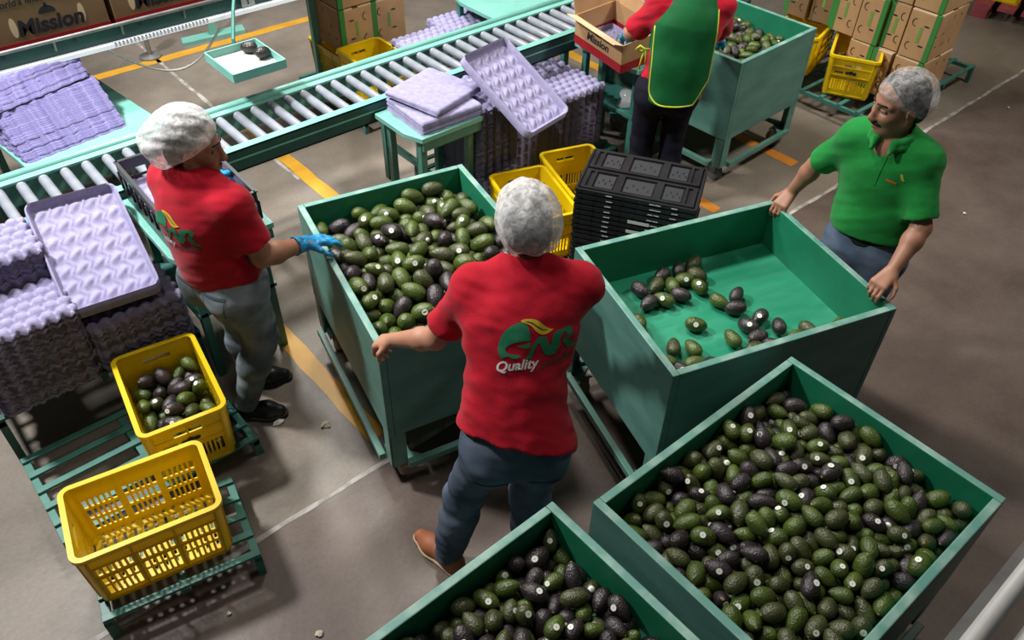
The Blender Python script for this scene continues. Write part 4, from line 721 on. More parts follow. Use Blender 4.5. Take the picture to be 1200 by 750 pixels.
# ---------------------------------------------------------------- bins on wheels
RIM = 0.88
BINS = {'A': (1.607, 2.405, R(-13.1), 0.841, 1.051, 0.675), 'B': (2.465, 1.402, R(-18.1), 1.053, 0.840, 0.650),
        'C': (1.735, 0.541, R(-0.7), 1.051, 0.835, 0.700), 'E': (0.598, 0.627, R(0.4), 1.051, 0.840, 0.720),
        'D': (4.580, 3.195, R(1.6), 0.839, 1.051, 0.680)}
def make_bin(key, label, casters=True):
    u, v, a, W, L, zf = BINS[key]
    t = thing('avocado_bin', label, 'bin', (u, v, 0), a, 'teal avocado bins on wheels')
    T, zb = 0.03, 0.34
    hw, hl = W / 2, L / 2
    mats = ['bin_out', 'bin_in', 'bin_rim']
    for s in (-1, 1):
        inner = 1 if s < 0 else 0
        MB().span((s * hw - (T if s > 0 else 0), -hl, zb), (s * hw + (T if s < 0 else 0), hl, RIM), 0, {inner: 1, 5: 2}).build('wall_panel', mats, t, bevel=0.004)
        inner = 3 if s < 0 else 2
        MB().span((-hw + T, s * hl - (T if s > 0 else 0), zb), (hw - T, s * hl + (T if s < 0 else 0), RIM), 0, {inner: 1, 5: 2}).build('wall_panel', mats, t, bevel=0.004)
    MB().span((-hw + T, -hl + T, zf - 0.02), (hw - T, hl - T, zf), 0).build('floor_panel', 'bin_floor', t)
    zl = 0.13
    for sx in (-1, 1):
        for sy in (-1, 1):
            mb = MB()
            x0, y0 = sx * (hw - 0.002), sy * (hl - 0.002)
            mb.span(sorted_lo((x0, y0 - sy * 0.075, zl), (x0 - sx * 0.012, y0, zb)), sorted_hi((x0, y0 - sy * 0.075, zl), (x0 - sx * 0.012, y0, zb)))
            mb.span(sorted_lo((x0, y0, zl), (x0 - sx * 0.075, y0 - sy * 0.012, zb)), sorted_hi((x0, y0, zl), (x0 - sx * 0.075, y0 - sy * 0.012, zb)))
            mb.build('corner_post', 'bin_out', t, bevel=0.003)
            g = [(x0 - sx * 0.012, y0 - sy * 0.012), (x0 - sx * 0.14, y0 - sy * 0.012), (x0 - sx * 0.012, y0 - sy * 0.14)]
            if sx * sy < 0: g = g[::-1]
            MB().prism(g, zl + 0.002, zl + 0.014).build('gusset_plate', 'bin_out', t)
            if casters:
                cx, cy = x0 - sx * 0.065, y0 - sy * 0.07
                br = MB().box((cx, cy, zl - 0.004), (0.08, 0.07, 0.008)).box((cx + 0.028, cy, zl - 0.035), (0.005, 0.045, 0.06)).box((cx - 0.028, cy, zl - 0.035), (0.005, 0.045, 0.06))
                br = br.build('caster', 'dull_steel', t)
                wm = MB().lathe([(0.012, -0.022), (0.050, -0.022), (0.058, -0.014), (0.058, 0.014), (0.050, 0.022), (0.012, 0.022)], 20, (cx, cy, 0.058), 'X')
                wm.build('wheel', 'wheel_tan' if key in 'AB' else 'wheel_grey', br, smooth=False)
    for s in (-1, 1):
        MB().span((s * hw - 0.017 - 0.015, -hl + 0.07, zl), (s * hw - 0.017 + 0.015, hl - 0.07, zl + 0.035)).build('bottom_rail', 'bin_out', t, bevel=0.003)
        MB().span((-hw + 0.07, s * hl - 0.017 - 0.015, zl), (hw - 0.07, s * hl - 0.017 + 0.015, zl + 0.035)).build('bottom_rail', 'bin_out', t, bevel=0.003)
    return t
def sorted_lo(a, b): return [min(x, y) for x, y in zip(a, b)]
def sorted_hi(a, b): return [max(x, y) for x, y in zip(a, b)]

BIN_OBJ = {}
for k, lb in {'A': 'teal wheeled bin heaped with avocados, between the two people in red shirts',
              'B': 'teal wheeled bin nearly empty, gripped by the man in the green polo',
              'C': 'teal wheeled bin heaped high with small avocados at the lower right',
              'E': 'teal wheeled bin cut by the bottom edge, just behind the brown shoe',
              'D': 'pale teal wheeled bin beside the worker in the green apron'}.items():
    BIN_OBJ[k] = make_bin(k, lb)

# ---------------------------------------------------------------- avocados
def avo_mesh(name, neck, nseg, nring, matname, L=0.094, D=0.068, bend=0.0):
    vs, fs, prof = [], [], []
    for i in range(1, nring):
        a = math.pi * i / nring
        r = math.sin(a) ** 0.92 * D / 2 * (1 - (1 - neck) * (0.5 - 0.5 * math.cos(a)) ** 1.2)
        prof.append((-math.cos(a) * L / 2, r))
    vs.append((-L / 2, 0, 0))
    for x, r in prof:
        for k in range(nseg):
            t = 2 * math.pi * k / nseg
            vs.append((x, r * math.cos(t) + bend * (x / L) ** 2, r * math.sin(t)))
    vs.append((L / 2, bend / 4, 0))
    for k in range(nseg): fs.append((0, 1 + (k + 1) % nseg, 1 + k))
    for i in range(nring - 2):
        for k in range(nseg):
            a, b = 1 + i * nseg + k, 1 + i * nseg + (k + 1) % nseg
            fs.append((a, b, b + nseg, a + nseg))
    e = len(vs) - 1
    for k in range(nseg): fs.append((e, e - nseg + k, e - nseg + (k + 1) % nseg))
    if matname is None: return vs, fs
    me = bpy.data.meshes.new(name)
    me.from_pydata(vs, [], fs)
    me.materials.append(MATS[matname])
    me.polygons.foreach_set('use_smooth', [True] * len(fs))
    return me
AV_ME = {}
for c in AV_COL:
    AV_ME[c] = [avo_mesh('avocado_' + c, nk, 18, 14, 'avocado_' + c, bend=bd) for nk, bd in ((0.80, 0), (0.68, 0.006), (0.9, 0))]
stick = MB().lathe([(0.0105, 0.0), (0.0105, 0.0006)], 14).mesh('sticker', 'sticker')
dot = MB().lathe([(0.004, 0.0), (0.003, 0.0009)], 8)
stickm = MB().lathe([(0.0105, 0.0), (0.0105, 0.0006)], 14)
stickm.raw(MB().lathe([(0.0022, 0.0004), (0.0022, 0.0008)], 6).v, MB().lathe([(0.0022, 0.0004), (0.0022, 0.0008)], 6).f, 1)
stick = stickm.mesh('sticker', ['sticker', 'ink_green'])
scar_me = MB().lathe([(0.005, 0.0), (0.0035, 0.0012)], 8).mesh('stem_scar', 'stem_scar')

def put_avocado(loc, rot, sc, color, label, group, parent_sticker=None, shape=None):
    me = AV_ME[color][random.randrange(3) if shape is None else shape]
    o = link('avocado', me, None, loc, rot)
    o.scale = sc
    tag(o, label, 'avocado', group)
    s = link('stem_scar', scar_me, o, (0.0465, 0, 0), (0, R(90), 0))
    if parent_sticker is not None:
        Mi = (Euler(rot).to_matrix()).inverted() @ Vector(parent_sticker)
        d = Mi.normalized()
        # point of the skin (ellipsoid) in direction d
        k = 1 / math.sqrt((d.x / 0.047) ** 2 + (d.y / 0.0335) ** 2 + (d.z / 0.0335) ** 2)
        p = d * k
        n = Vector((p.x / 0.047 ** 2, p.y / 0.0335 ** 2, p.z / 0.0335 ** 2)).normalized()
        shrink = 1 - (0.10 if p.x > 0.012 else 0.0)
        p = Vector((p.x, p.y * shrink, p.z * shrink)) + n * 0.0002
        q = link('sticker', stick, o, p)
        q.rotation_euler = n.to_track_quat('Z', 'Y').to_euler()
        if color != 'x': q['label'] = 'small white round sticker'
    return o
CAMV = Vector((0, 0, CAM_H))
CN = {'green': 'bright green', 'olive': 'dull olive-green', 'dark': 'purple-black'}
def pick_color(p=(0.42, 0.33, 0.25)):
    return random.choices(('green', 'olive', 'dark'), p)[0]
PLACE = {'A': 'in the heaped middle bin', 'C': 'in the lower-right full bin', 'E': 'in the bottom-edge bin', 'crate': 'in the yellow avocado crate'}
def zone(x, y, hw, hl):
    a = -1 if x < -hw / 3 else (1 if x > hw / 3 else 0)
    b = -1 if y < -hl / 3 else (1 if y > hl / 3 else 0)
    return {(-1, -1): 'by its near corner', (0, -1): 'along its near right wall', (1, -1): 'by its right corner', (-1, 0): 'along its near left wall', (0, 0): 'in the middle',
            (1, 0): 'along its far right wall', (-1, 1): 'by its left corner', (0, 1): 'along its far left wall', (1, 1): 'by its far corner'}[(a, b)]
def heap(key, u, v, a, zf, ind, rest, restlabel, probs):
    ca, sa = math.cos(a), math.sin(a)
    Rz = Matrix.Rotation(a, 3, 'Z')
    def W(r):
        x, y, z, ex, ey, ez, sx, sy = r
        x, y = x / 1000, y / 1000
        rot = (Rz @ Euler((R(ex), R(ey), R(ez))).to_matrix()).to_euler()
        return Vector((u + x * ca - y * sa, v + x * sa + y * ca, zf + z / 1000)), rot, (sx / 100, sy / 100, sy / 100)
    for r in ind:
        p, rot, s = W(r)
        c = pick_color(probs)
        view = (CAMV - p).normalized()
        st = None
        if random.random() < 0.27:
            st = (view + Vector((random.uniform(-.6, .6), random.uniform(-.6, .6), random.uniform(-.3, .6)))).normalized()
        size_ = '' if st is not None else ('small ' if r[7] < np.median([q[7] for q in ind]) * 0.95 else ('large ' if r[7] > np.median([q[7] for q in ind]) * 1.05 else ''))
        lb = size_ + CN[c] + ' avocado ' + ('with a sticker ' if st is not None else '') + PLACE[key] + ', ' + zone(r[0] / 1000, r[1] / 1000, *{'A': (0.42, 0.52), 'C': (0.52, 0.42), 'E': (0.52, 0.42), 'crate': (0.17, 0.25)}[key])
        put_avocado(p, rot, s, c, lb, 'avocados ' + PLACE[key], st)
    if rest:
        shapes = [avo_mesh('', nk, 12, 9, None) for nk in (0.8, 0.68, 0.9)]
        vs, fs, mi = [], [], []
        cols = list(AV_COL)
        sv = np.array(stickm.v)
        for r in rest:
            p, rot, s = W(r)
            sh = random.choice(shapes)
            m3 = np.array(rot.to_matrix()) @ np.diag(s)
            n = len(vs)
            vs += (np.array(sh[0]) @ m3.T + np.array(p)).tolist()
            fs += [tuple(n + i for i in q) for q in sh[1]]
            mi += [cols.index(pick_color(probs))] * len(sh[1])
            if random.random() < 0.22:
                view = (CAMV - p).normalized() + Vector((random.uniform(-.5, .5), random.uniform(-.5, .5), random.uniform(-.3, .5)))
                d = (rot.to_matrix().inverted() @ view).normalized()
                kk = 1 / math.sqrt((d.x / 0.047) ** 2 + (d.y / 0.0335) ** 2 + (d.z / 0.0335) ** 2)
                q = d * kk
                nn = Vector((q.x / 0.047 ** 2, q.y / 0.0335 ** 2, q.z / 0.0335 ** 2)).normalized()
                shrink = 1 - (0.10 if q.x > 0.012 else 0.0)
                q = Vector((q.x * s[0], q.y * s[1] * shrink, q.z * s[2] * shrink)) + nn * 0.0008
                m4 = np.array((rot.to_matrix() @ nn.to_track_quat('Z', 'Y').to_matrix()))
                n = len(vs)
                vs += (sv @ m4.T + np.array(p + rot.to_matrix() @ q)).tolist()
                fs += [tuple(n + i for i in qq) for qq in stickm.f]
                mi += [3 + k for k in stickm.m]
        me = bpy.data.meshes.new('avocado_heap')
        me.from_pydata(vs, [], fs)
        for c in cols: me.materials.append(MATS['avocado_' + c])
        me.materials.append(MATS['sticker'])
        me.materials.append(MATS['ink_green'])
        me.polygons.foreach_set('material_index', mi)
        me.polygons.foreach_set('use_smooth', [True] * len(fs))
        tag(link('avocado_heap', me), restlabel, 'avocados', None, 'stuff')
for k in ('A', 'C', 'E', 'D'):
    u, v, a, W_, L_, zf = BINS[k]
    heap(k, u, v, a, zf, HEAPS[k][0], HEAPS[k][1],
         {'A': 'rest of the avocado heap in the bin between the two red shirts', 'C': 'rest of the avocado heap in the bin at the lower right',
          'E': 'rest of the avocados in the bin cut by the bottom edge', 'D': 'avocados in the bin beside the apron worker'}[k],
         {'A': (0.5, 0.3, 0.2), 'C': (0.42, 0.36, 0.22), 'E': (0.3, 0.25, 0.45), 'D': (0.4, 0.3, 0.3)}[k])
CR = sorted(HEAPS['crate'][0] + HEAPS['crate'][1], key=lambda r: -r[2])
heap('crate', 0.48, 2.80, R(-8.6), 0.14, CR[:32], CR[32:], 'avocados deep in the yellow crate beside the woman', (0.42, 0.2, 0.38))
for i, (x, y) in enumerate([(-0.08, 0.12), (0.0, 0.15), (0.07, 0.11), (-0.03, 0.07), (0.06, 0.03), (-0.10, 0.03)]):
    c_, s_ = math.cos(R(-19)), math.sin(R(-19))
    put_avocado((3.135 + x * c_ - y * s_, 2.93 + x * s_ + y * c_, 0.136), (i, 0.1, i * 1.3), (0.97,) * 3, ('green', 'dark', 'olive')[i % 3],
                CN[('green', 'dark', 'olive')[i % 3]] + ' avocado on the floor of the crate between trays and black crates', 'avocados in the mid yellow crate')
put_avocado((2.80, 3.07, 0.136), (0.4, 0.1, 0.8), (0.97,) * 3, 'dark', 'purple-black avocado at the back of the crate by the hairnet', None)

# loose avocados in the nearly empty bin
LOOSE = [(-262, 259), (-115, 314), (-18, 326), (66, 336), (37, 256), (-179, 258), (-109, 234), (-36, 246), (-108, 160), (1, 182), (-271, 163),
         (-194, 160), (-373, 71), (-150, -34), (29, 62), (128, 70), (72, -4), (139, -92), (57, -123), (182, -171), (-52, -164), (53, -197),
         (84, -264), (-4, -254), (287, -236), (201, -259), (424, -268), (-313, -119), (-240, -154), (-386, -186), (-351, -252), (-280, -233), (-216, -271)]
LC = 'dddoooggdgdggggdddddgddooggoggdgdg'
LS = '00000001010101000110000000000010100'
u, v, a, W_, L_, zf = BINS['B']
for i, (x, y) in enumerate(LOOSE):
    x, y = x / 1000, y / 1000
    p = Vector((u + x * math.cos(a) - y * math.sin(a), v + x * math.sin(a) + y * math.cos(a), zf + 0.034))
    c = {'d': 'dark', 'o': 'olive', 'g': 'green'}[LC[i]]
    st = (CAMV - p).normalized() + Vector((random.uniform(-.3, .3), random.uniform(-.3, .3), .2)) if LS[i] == '1' else None
    if i < 12: wh = 'in the big cluster of the nearly empty bin'
    elif i == 12: wh = 'alone against the left wall of the nearly empty bin'
    elif i == 13: wh = 'lying alone in the middle of the nearly empty bin'
    elif i < 17: wh = 'in the group of three mid-floor of the nearly empty bin'
    elif i < 24: wh = 'in the near-middle cluster of the nearly empty bin'
    elif i < 27: wh = 'by the near wall of the nearly empty bin'
    else: wh = 'in the near corner cluster of the nearly empty bin'
    put_avocado(p, (random.uniform(0, 6), random.uniform(-.15, .15), random.uniform(0, 6)), (1.04,) * 3, c,
                CN[c] + ' avocado ' + ('with a sticker ' if st is not None else '') + wh, 'loose avocados in the nearly empty bin', st)

# ---------------------------------------------------------------- yellow crates
def yellow_crate(label, loc, rz, group, emblem=None, text=False, sx=0.35, sy=0.52, h=0.31):
    """long side along local y"""
    t = thing('yellow_crate', label, 'crate', loc, rz, group)
    hx, hy, T = sx / 2, sy / 2, 0.008
    taper = lambda p: Vector((p.x * (0.93 + 0.07 * p.z / h), p.y * (0.95 + 0.05 * p.z / h), p.z))
    def wall(length, rows, groups, nper, handle):
        mb = MB()   # in local: x along, y thickness, z up
        hl = length / 2 - 0.03
        bands, z = [], 0.0
        edges = [0.0] + [q for r in rows for q in r] + [h]
        for i in range(0, len(edges), 2): bands.append((edges[i], edges[i + 1]))
        for z0, z1 in bands:
            if handle and z0 < handle[1] < z1:
                w_, c, hh = handle[0] / 2, handle[1], handle[2] / 2
                mb.span((-hl, -T / 2, z0), (hl, T / 2, c - hh)).span((-hl, -T / 2, c + hh), (hl, T / 2, z1))
                mb.span((-hl, -T / 2, c - hh), (-w_, T / 2, c + hh)).span((w_, -T / 2, c - hh), (hl, T / 2, c + hh))
            else: mb.span((-hl, -T / 2, z0), (hl, T / 2, z1))
        for z0, z1 in rows:
            gw = 2 * hl / groups
            for gi in range(groups):
                x0 = -hl + gi * gw
                mb.span((x0, -T / 2, z0), (x0 + gw * 0.09, T / 2, z1)).span((x0 + gw * 0.91, -T / 2, z0), (x0 + gw, T / 2, z1))
                pw = gw * 0.82 / nper
                for k in range(1, nper):
                    xx = x0 + gw * 0.09 + k * pw
                    mb.span((xx - pw * 0.22, -T / 2, z0), (xx + pw * 0.22, T / 2, z1))
        # outside ribs
        for gi in range(groups + 1):
            x0 = -hl + gi * 2 * hl / groups
            mb.span((x0 - 0.004, T / 2, 0.02), (x0 + 0.004, T / 2 + 0.006, h - 0.02))
        for zz in (0.012, h * 0.52, h * 0.74):
            mb.span((-hl, T / 2, zz), (hl, T / 2 + 0.005, zz + 0.007))
        return mb
    for s in (-1, 1):
        m = wall(sy, [(0.045, 0.10), (0.115, 0.165), (0.18, 0.225)], 3, 6, None)
        m.xf(lambda p: taper(Vector((s * (hx - T / 2 + p.y), -s * p.x, p.z)))).build('side_wall', 'yellow', t)
        m = wall(sx, [(0.05, 0.135)], 2, 6, (0.12, 0.245, 0.026))
        m.xf(lambda p: taper(Vector((s * p.x, s * (hy - T / 2 + p.y), p.z)))).build('end_wall', 'yellow', t)
    rr = 0.034
    for ax, ay in ((1, 1), (-1, 1), (-1, -1), (1, -1)):
        o_, i_ = [], []
        for k in range(6):
            th = math.pi / 2 * k / 5
            o_.append((ax * (hx - rr + rr * math.cos(th)), ay * (hy - rr + rr * math.sin(th))))
            i_.append((ax * (hx - rr + (rr - T) * math.cos(th)), ay * (hy - rr + (rr - T) * math.sin(th))))
        poly = o_ + i_[::-1]
        if ax * ay < 0: poly = poly[::-1]
        c = MB()
        n = len(poly)
        vs = [(x, y, 0.0) for x, y in poly] + [(x, y, h) for x, y in poly]
        fs = [(k, (k + 1) % n, n + (k + 1) % n, n + k) for k in range(n)]
        m = 6
        for k in range(5):
            fs += [(k, n - 1 - k, n - 2 - k, k + 1), (n + k, n + k + 1, n + n - 2 - k, n + n - 1 - k)]
        c.raw(vs, fs).xf(taper).build('corner', 'yellow', t)
    # lip
    lip = MB()
    pts = []
    for ax, ay, st in ((1, 1, 0), (-1, 1, 90), (-1, -1, 180), (1, -1, 270)):
        for k in range(6):
            th = R(st + 90 * k / 5)
            pts.append(((hx - rr) * ax + rr * math.cos(th), (hy - rr) * ay + rr * math.sin(th), math.cos(th), math.sin(th)))
    n = len(pts)
    prof = [(-0.010, h - 0.004), (-0.010, h + 0.004), (0.011, h + 0.004), (0.011, h - 0.016), (0.007, h - 0.016), (0.007, h - 0.004)]
    vs = [(x + nx * o_, y + ny * o_, z) for x, y, nx, ny in pts for o_, z in prof]
    q = len(prof)
    fs = [(i * q + j, ((i + 1) % n) * q + j, ((i + 1) % n) * q + (j + 1) % q, i * q + (j + 1) % q) for i in range(n) for j in range(q)]
    lip.raw(vs, fs).build('lip', 'yellow', t)
    b = MB()
    for k in range(12):
        y = -hy * 0.92 + (k + 0.5) * hy * 1.84 / 12
        b.span((-hx * 0.91, y - 0.014, 0), (hx * 0.91, y + 0.014, 0.008))
    for x in (-0.13, -0.045, 0.045, 0.13): b.span((x - 0.012, -hy * 0.93, 0.0), (x + 0.012, hy * 0.93, 0.009))
    b.build('base_grid', 'yellow', t)
    if emblem is not None:
        for s in emblem:
            e = MB()
            for (cx, cz, a_, b_) in ((-0.028, 0.195, 0.016, 0.013), (0.0, 0.199, 0.017, 0.015), (0.026, 0.194, 0.015, 0.011)):
                n_ = 14
                e.raw([(cx + a_ * math.cos(6.2832 * k / n_), 0, cz + b_ * math.sin(6.2832 * k / n_)) for k in range(n_)], [tuple(range(n_))])
            e.span((0.055, -0.0004, 0.185), (0.12, 0.0004, 0.2), mi=1)
            e.xf(lambda p: taper(Vector((-s * p.x * -1 if s < 0 else -p.x, s * (hy + 0.0075), p.z)))).build('emblem', ['ink', 'ink_grey'], t)
    if text:
        me_o = flat_text('TAL', 0.06, 'ink', t, frame((0.02, -hy - 0.0002, 0.19), (1, 0, 0), (0, 0, 1)), 'lettering', 0.2, 0.001)
    return t

yellow_crate('empty yellow slotted crate at the lower left, its floor showing', (0.15, 2.27, 0.135), R(-101), 'yellow slotted crates')
yellow_crate('yellow crate half full of avocados beside the woman\'s shoes', (0.48, 2.80, 0.115), R(-8.6), 'yellow slotted crates', (-1,))
yellow_crate('yellow crate half hidden by the logo man\'s hairnet', (2.73, 2.93, 0.09), R(-19), 'yellow slotted crates', (1,), True)
yellow_crate('yellow crate between the tray stacks and the black folded crates', (3.135, 2.93, 0.09), R(-19), 'yellow slotted crates', (1,))
yellow_crate('yellow crate standing in front of the cartons behind the polo man', (5.93, 2.80, 0.16), R(26 - 90), 'yellow slotted crates', (-1, 1))
yellow_crate('dim yellow crate between the apron worker\'s bin and the lone yellow crate', (5.98, 3.30, 0.16), R(-75), 'yellow slotted crates')
yellow_crate('yellow crate under the two green-edged cartons beyond the conveyor', (2.98, 5.36, 0.1), 0, 'yellow slotted crates')
yellow_crate('yellow crate in front of the two green-edged cartons beyond the conveyor', (2.92, 4.83, 0.2), 0, 'yellow slotted crates', (-1,))

# ---------------------------------------------------------------- slatted racks
def rack(label, loc, rz, w_, d_, z, nslat, nbeam, material='teal'):
    t = thing('slatted_rack', label, 'rack', loc, rz, 'low slatted racks')
    hw, hd = w_ / 2, d_ / 2
    for k in range(nbeam):
        x = -hw + 0.015 + k * (w_ - 0.03) / (nbeam - 1)
        MB().span((x - 0.016, -hd, z - 0.045), (x + 0.016, hd, z - 0.014)).build('beam', material, t, bevel=0.002)
    for k in range(nslat):
        y = -hd + 0.018 + k * (d_ - 0.036) / (nslat - 1)
        MB().span((-hw, y - 0.016, z - 0.014), (hw, y + 0.016, z)).build('slat', material, t, bevel=0.002)
    for sx in (-1, 1):
        for sy in (-1, 1):
            MB().span((sx * (hw - 0.016) - 0.016, sy * (hd - 0.016) - 0.016, 0), (sx * (hw - 0.016) + 0.016, sy * (hd - 0.016) + 0.016, z - 0.014)).build('leg', material, t)
    return t
rack('low teal slatted rack under the empty yellow crate', (0.18, 2.245, 0), R(-11), 0.60, 0.44, 0.135, 5, 3)
rack('low teal slatted rack under the crate of avocados at the left', (0.28, 2.82, 0), R(0), 0.87, 0.56, 0.115, 6, 3)
rack('dark teal rack holding the lilac tray stacks at the left', (0.30, 3.45, 0), R(0), 0.92, 0.62, 0.33, 6, 3, 'dark_teal')
rack('low teal rack under the tray stacks behind the yellow crates', (3.2, 3.6, 0), 0, 1.2, 0.72, 0.18, 8, 3, 'dark_teal')
rack('low teal rack under the yellow crates beside the black folded crates', (2.93, 2.92, 0), R(-19), 0.82, 0.6, 0.09, 7, 3, 'dark_teal')
rack('low teal rack under the lone yellow crate and cartons behind the polo man', (6.35, 3.05, 0), 0, 1.5, 1.45, 0.15, 10, 4)
rack('low teal rack holding yellow crates beyond the roller conveyor', (3.1, 5.2, 0), 0, 0.8, 0.95, 0.1, 8, 3)

# ---------------------------------------------------------------- pulp trays
def grid_mesh(name, nx, ny, fn, material, skirt=0.0):
    X, Y = np.meshgrid(np.linspace(-.5, .5, nx + 1), np.linspace(-.5, .5, ny + 1))
    x, y, z = fn(X, Y)
    vs = np.stack([x, y, z], -1).reshape(-1, 3)
    idx = np.arange((nx + 1) * (ny + 1)).reshape(ny + 1, nx + 1)
    fs = np.stack([idx[:-1, :-1], idx[:-1, 1:], idx[1:, 1:], idx[1:, :-1]], -1).reshape(-1, 4).tolist()
    if skirt:
        per = np.concatenate([idx[0, :-1], idx[:-1, -1], idx[-1, :0:-1], idx[:0:-1, 0]])
        lo = vs[per].copy()
        cxy = lo[:, :2]
        lo[:, :2] = cxy * 1.022
        lo[:, 2] -= skirt
        n = len(vs)
        vs = np.concatenate([vs, lo])
        m = len(per)
        fs += [(int(per[(i + 1) % m]), int(per[i]), n + i, n + (i + 1) % m) for i in range(m)]
    me = bpy.data.meshes.new(name)
    me.from_pydata(vs.tolist(), [], fs)
    me.materials.append(MATS[material])
    me.polygons.foreach_set('use_smooth', [True] * len(fs))
    return me

def bumps(nx, ny, w_, d_, h_, edge=0.006):
    def fn(X, Y):
        px, py = w_ / nx, d_ / ny
        x, y = X * w_, Y * d_
        z = np.zeros_like(x)
        for j in range(-1, ny + 1):
            for i in range(-1, nx + 1):
                cx = -w_ / 2 + (i + 0.5 + (0.5 if j % 2 else 0.0) - 0.25) * px
                cy = -d_ / 2 + (j + 0.5) * py
                r2_ = ((x - cx) / (px * 0.54)) ** 2 + ((y - cy) / (py * 0.57)) ** 2
                z = np.maximum(z, h_ * np.sqrt(np.clip(1 - r2_, 0, 1)))
        ex, ey = (np.abs(X) > 0.4999), (np.abs(Y) > 0.4999)
        sx_ = edge * np.cos(2 * np.pi * y / py) * ex * np.sign(X)
        sy_ = edge * np.cos(2 * np.pi * x / px) * ey * np.sign(Y)
        z = z - h_ * 0.15 * (ex | ey)
        return x + sx_, y + sy_, z
    return fn
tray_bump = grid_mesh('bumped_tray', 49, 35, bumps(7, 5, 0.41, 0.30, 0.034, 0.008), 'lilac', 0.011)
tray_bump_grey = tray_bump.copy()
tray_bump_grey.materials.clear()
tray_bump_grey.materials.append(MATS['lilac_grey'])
tray_flat = grid_mesh('flat_tray', 30, 24, bumps(6, 5, 0.40, 0.37, 0.004, 0.001), 'lilac', 0.012)
tray_side = grid_mesh('nested_tray', 30, 20, bumps(7, 5, 0.56, 0.40, 0.006, 0.004), 'lilac_deep', 0.012)
def cups(w_, d_, nx, ny):
    def fn(X, Y):
        x, y = X * w_, Y * d_
        px, py = (w_ - 0.03) / nx, (d_ - 0.03) / ny
        best = np.full_like(x, 9.0)
        z = np.zeros_like(x)
        for i in range(-1, nx + 1):
            cx = (i - (nx - 1) / 2) * px
            ph = np.pi * (i % 2)
            mid_ = cx + 0.15 * px * np.sin(2 * np.pi * y / py)
            dx = np.abs(x - mid_) / px
            pil = 0.011 * np.exp(-((dx - 0.5) / 0.07) ** 2) + 0.014 * np.cos(np.pi * np.clip(dx, 0, .5)) ** 2 * (0.55 + 0.45 * np.cos(2 * np.pi * y / py))
            z = np.where(dx < best, pil, z)
            best = np.minimum(best, dx)
        e = np.minimum(w_ / 2 - np.abs(x), d_ / 2 - np.abs(y))
        s = np.clip(e / 0.018, 0, 1)
        wall = 0.046
        z = np.where(e < 0.007, wall, wall * (1 - s) ** 0.5 * 0 + np.where(s < 1, wall * (1 - s), 0) + z * np.clip((e - 0.01) / 0.02, 0, 1))
        # rounded corners
        return x, y, z
    return fn
def round_corners(me, w_, d_, r_):
    for v in me.vertices:
        x, y = abs(v.co.x), abs(v.co.y)
        cx, cy = w_ / 2 - r_, d_ / 2 - r_
        if x > cx and y > cy:
            dx, dy = x - cx, y - cy
            m_ = max(dx, dy)
            l_ = math.hypot(dx, dy)
            if l_ > 1e-6:
                v.co.x = math.copysign(cx + dx * m_ / l_, v.co.x)
                v.co.y = math.copysign(cy + dy * m_ / l_, v.co.y)
tray_cup = grid_mesh('cup_tray', 60, 84, cups(0.39, 0.59, 5, 7), 'lilac', 0.05)
round_corners(tray_cup, 0.39, 0.59, 0.04)

ORD = 'top second third fourth fifth sixth seventh eighth ninth tenth eleventh twelfth thirteenth fourteenth fifteenth sixteenth seventeenth eighteenth nineteenth twentieth'.split()
def nth(k):
    if k < 20: return ORD[k]
    t_, u_ = divmod(k + 1, 10)
    if u_ == 0: return ('', '', '', 'thirtieth', 'fortieth', 'fiftieth')[t_]
    return ('', '', 'twenty', 'thirty', 'forty', 'fifty')[t_] + '-' + ('', 'first', 'second', 'third', 'fourth', 'fifth', 'sixth', 'seventh', 'eighth', 'ninth')[u_]
NT = [0]
def stack(label, top_label, group, me, u, v, z0, n, pitch, rz=0.0, top_me=None, bundle=11, jit=0.003, tilt=(0, 0)):
    for k in range(n):
        j = jit * (2.2 if k % bundle == 0 else 1)
        o = link('pulp_tray', top_me if (k == n - 1 and top_me) else me, None,
                 (u + random.uniform(-j, j), v + random.uniform(-j, j), z0 + k * pitch + (k // bundle) * 0.006), (tilt[0], tilt[1], rz + random.uniform(-.012, .012)))
        tag(o, top_label if k == n - 1 else label.replace('pulp tray in', 'tray in').replace('tray in', 'tray, ' + nth(n - 1 - k) + ' from the top, in'), 'tray', group)
        NT[0] += 1
S1 = 'grey-lilac pulp tray in the stack left of the crate of avocados'
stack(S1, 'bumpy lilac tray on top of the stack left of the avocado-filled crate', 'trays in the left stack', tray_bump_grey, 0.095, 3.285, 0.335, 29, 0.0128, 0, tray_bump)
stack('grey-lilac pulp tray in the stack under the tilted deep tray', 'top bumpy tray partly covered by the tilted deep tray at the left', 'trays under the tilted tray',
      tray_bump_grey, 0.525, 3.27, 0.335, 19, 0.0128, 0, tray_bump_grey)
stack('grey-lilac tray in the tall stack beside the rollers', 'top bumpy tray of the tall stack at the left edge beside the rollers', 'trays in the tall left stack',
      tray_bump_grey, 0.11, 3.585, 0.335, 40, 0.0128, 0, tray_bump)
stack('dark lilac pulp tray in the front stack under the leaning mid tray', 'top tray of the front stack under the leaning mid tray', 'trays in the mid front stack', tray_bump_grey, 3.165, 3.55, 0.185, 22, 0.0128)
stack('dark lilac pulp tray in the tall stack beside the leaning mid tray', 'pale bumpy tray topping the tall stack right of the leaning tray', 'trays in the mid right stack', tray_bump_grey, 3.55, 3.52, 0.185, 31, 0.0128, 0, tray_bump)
stack('dark lilac pulp tray in the rear stack nearest the conveyor rail', 'pale bumpy tray topping the rear stack nearest the conveyor rail', 'trays in the mid rear stack', tray_bump_grey, 3.55, 3.835, 0.185, 31, 0.0128, 0, tray_bump)
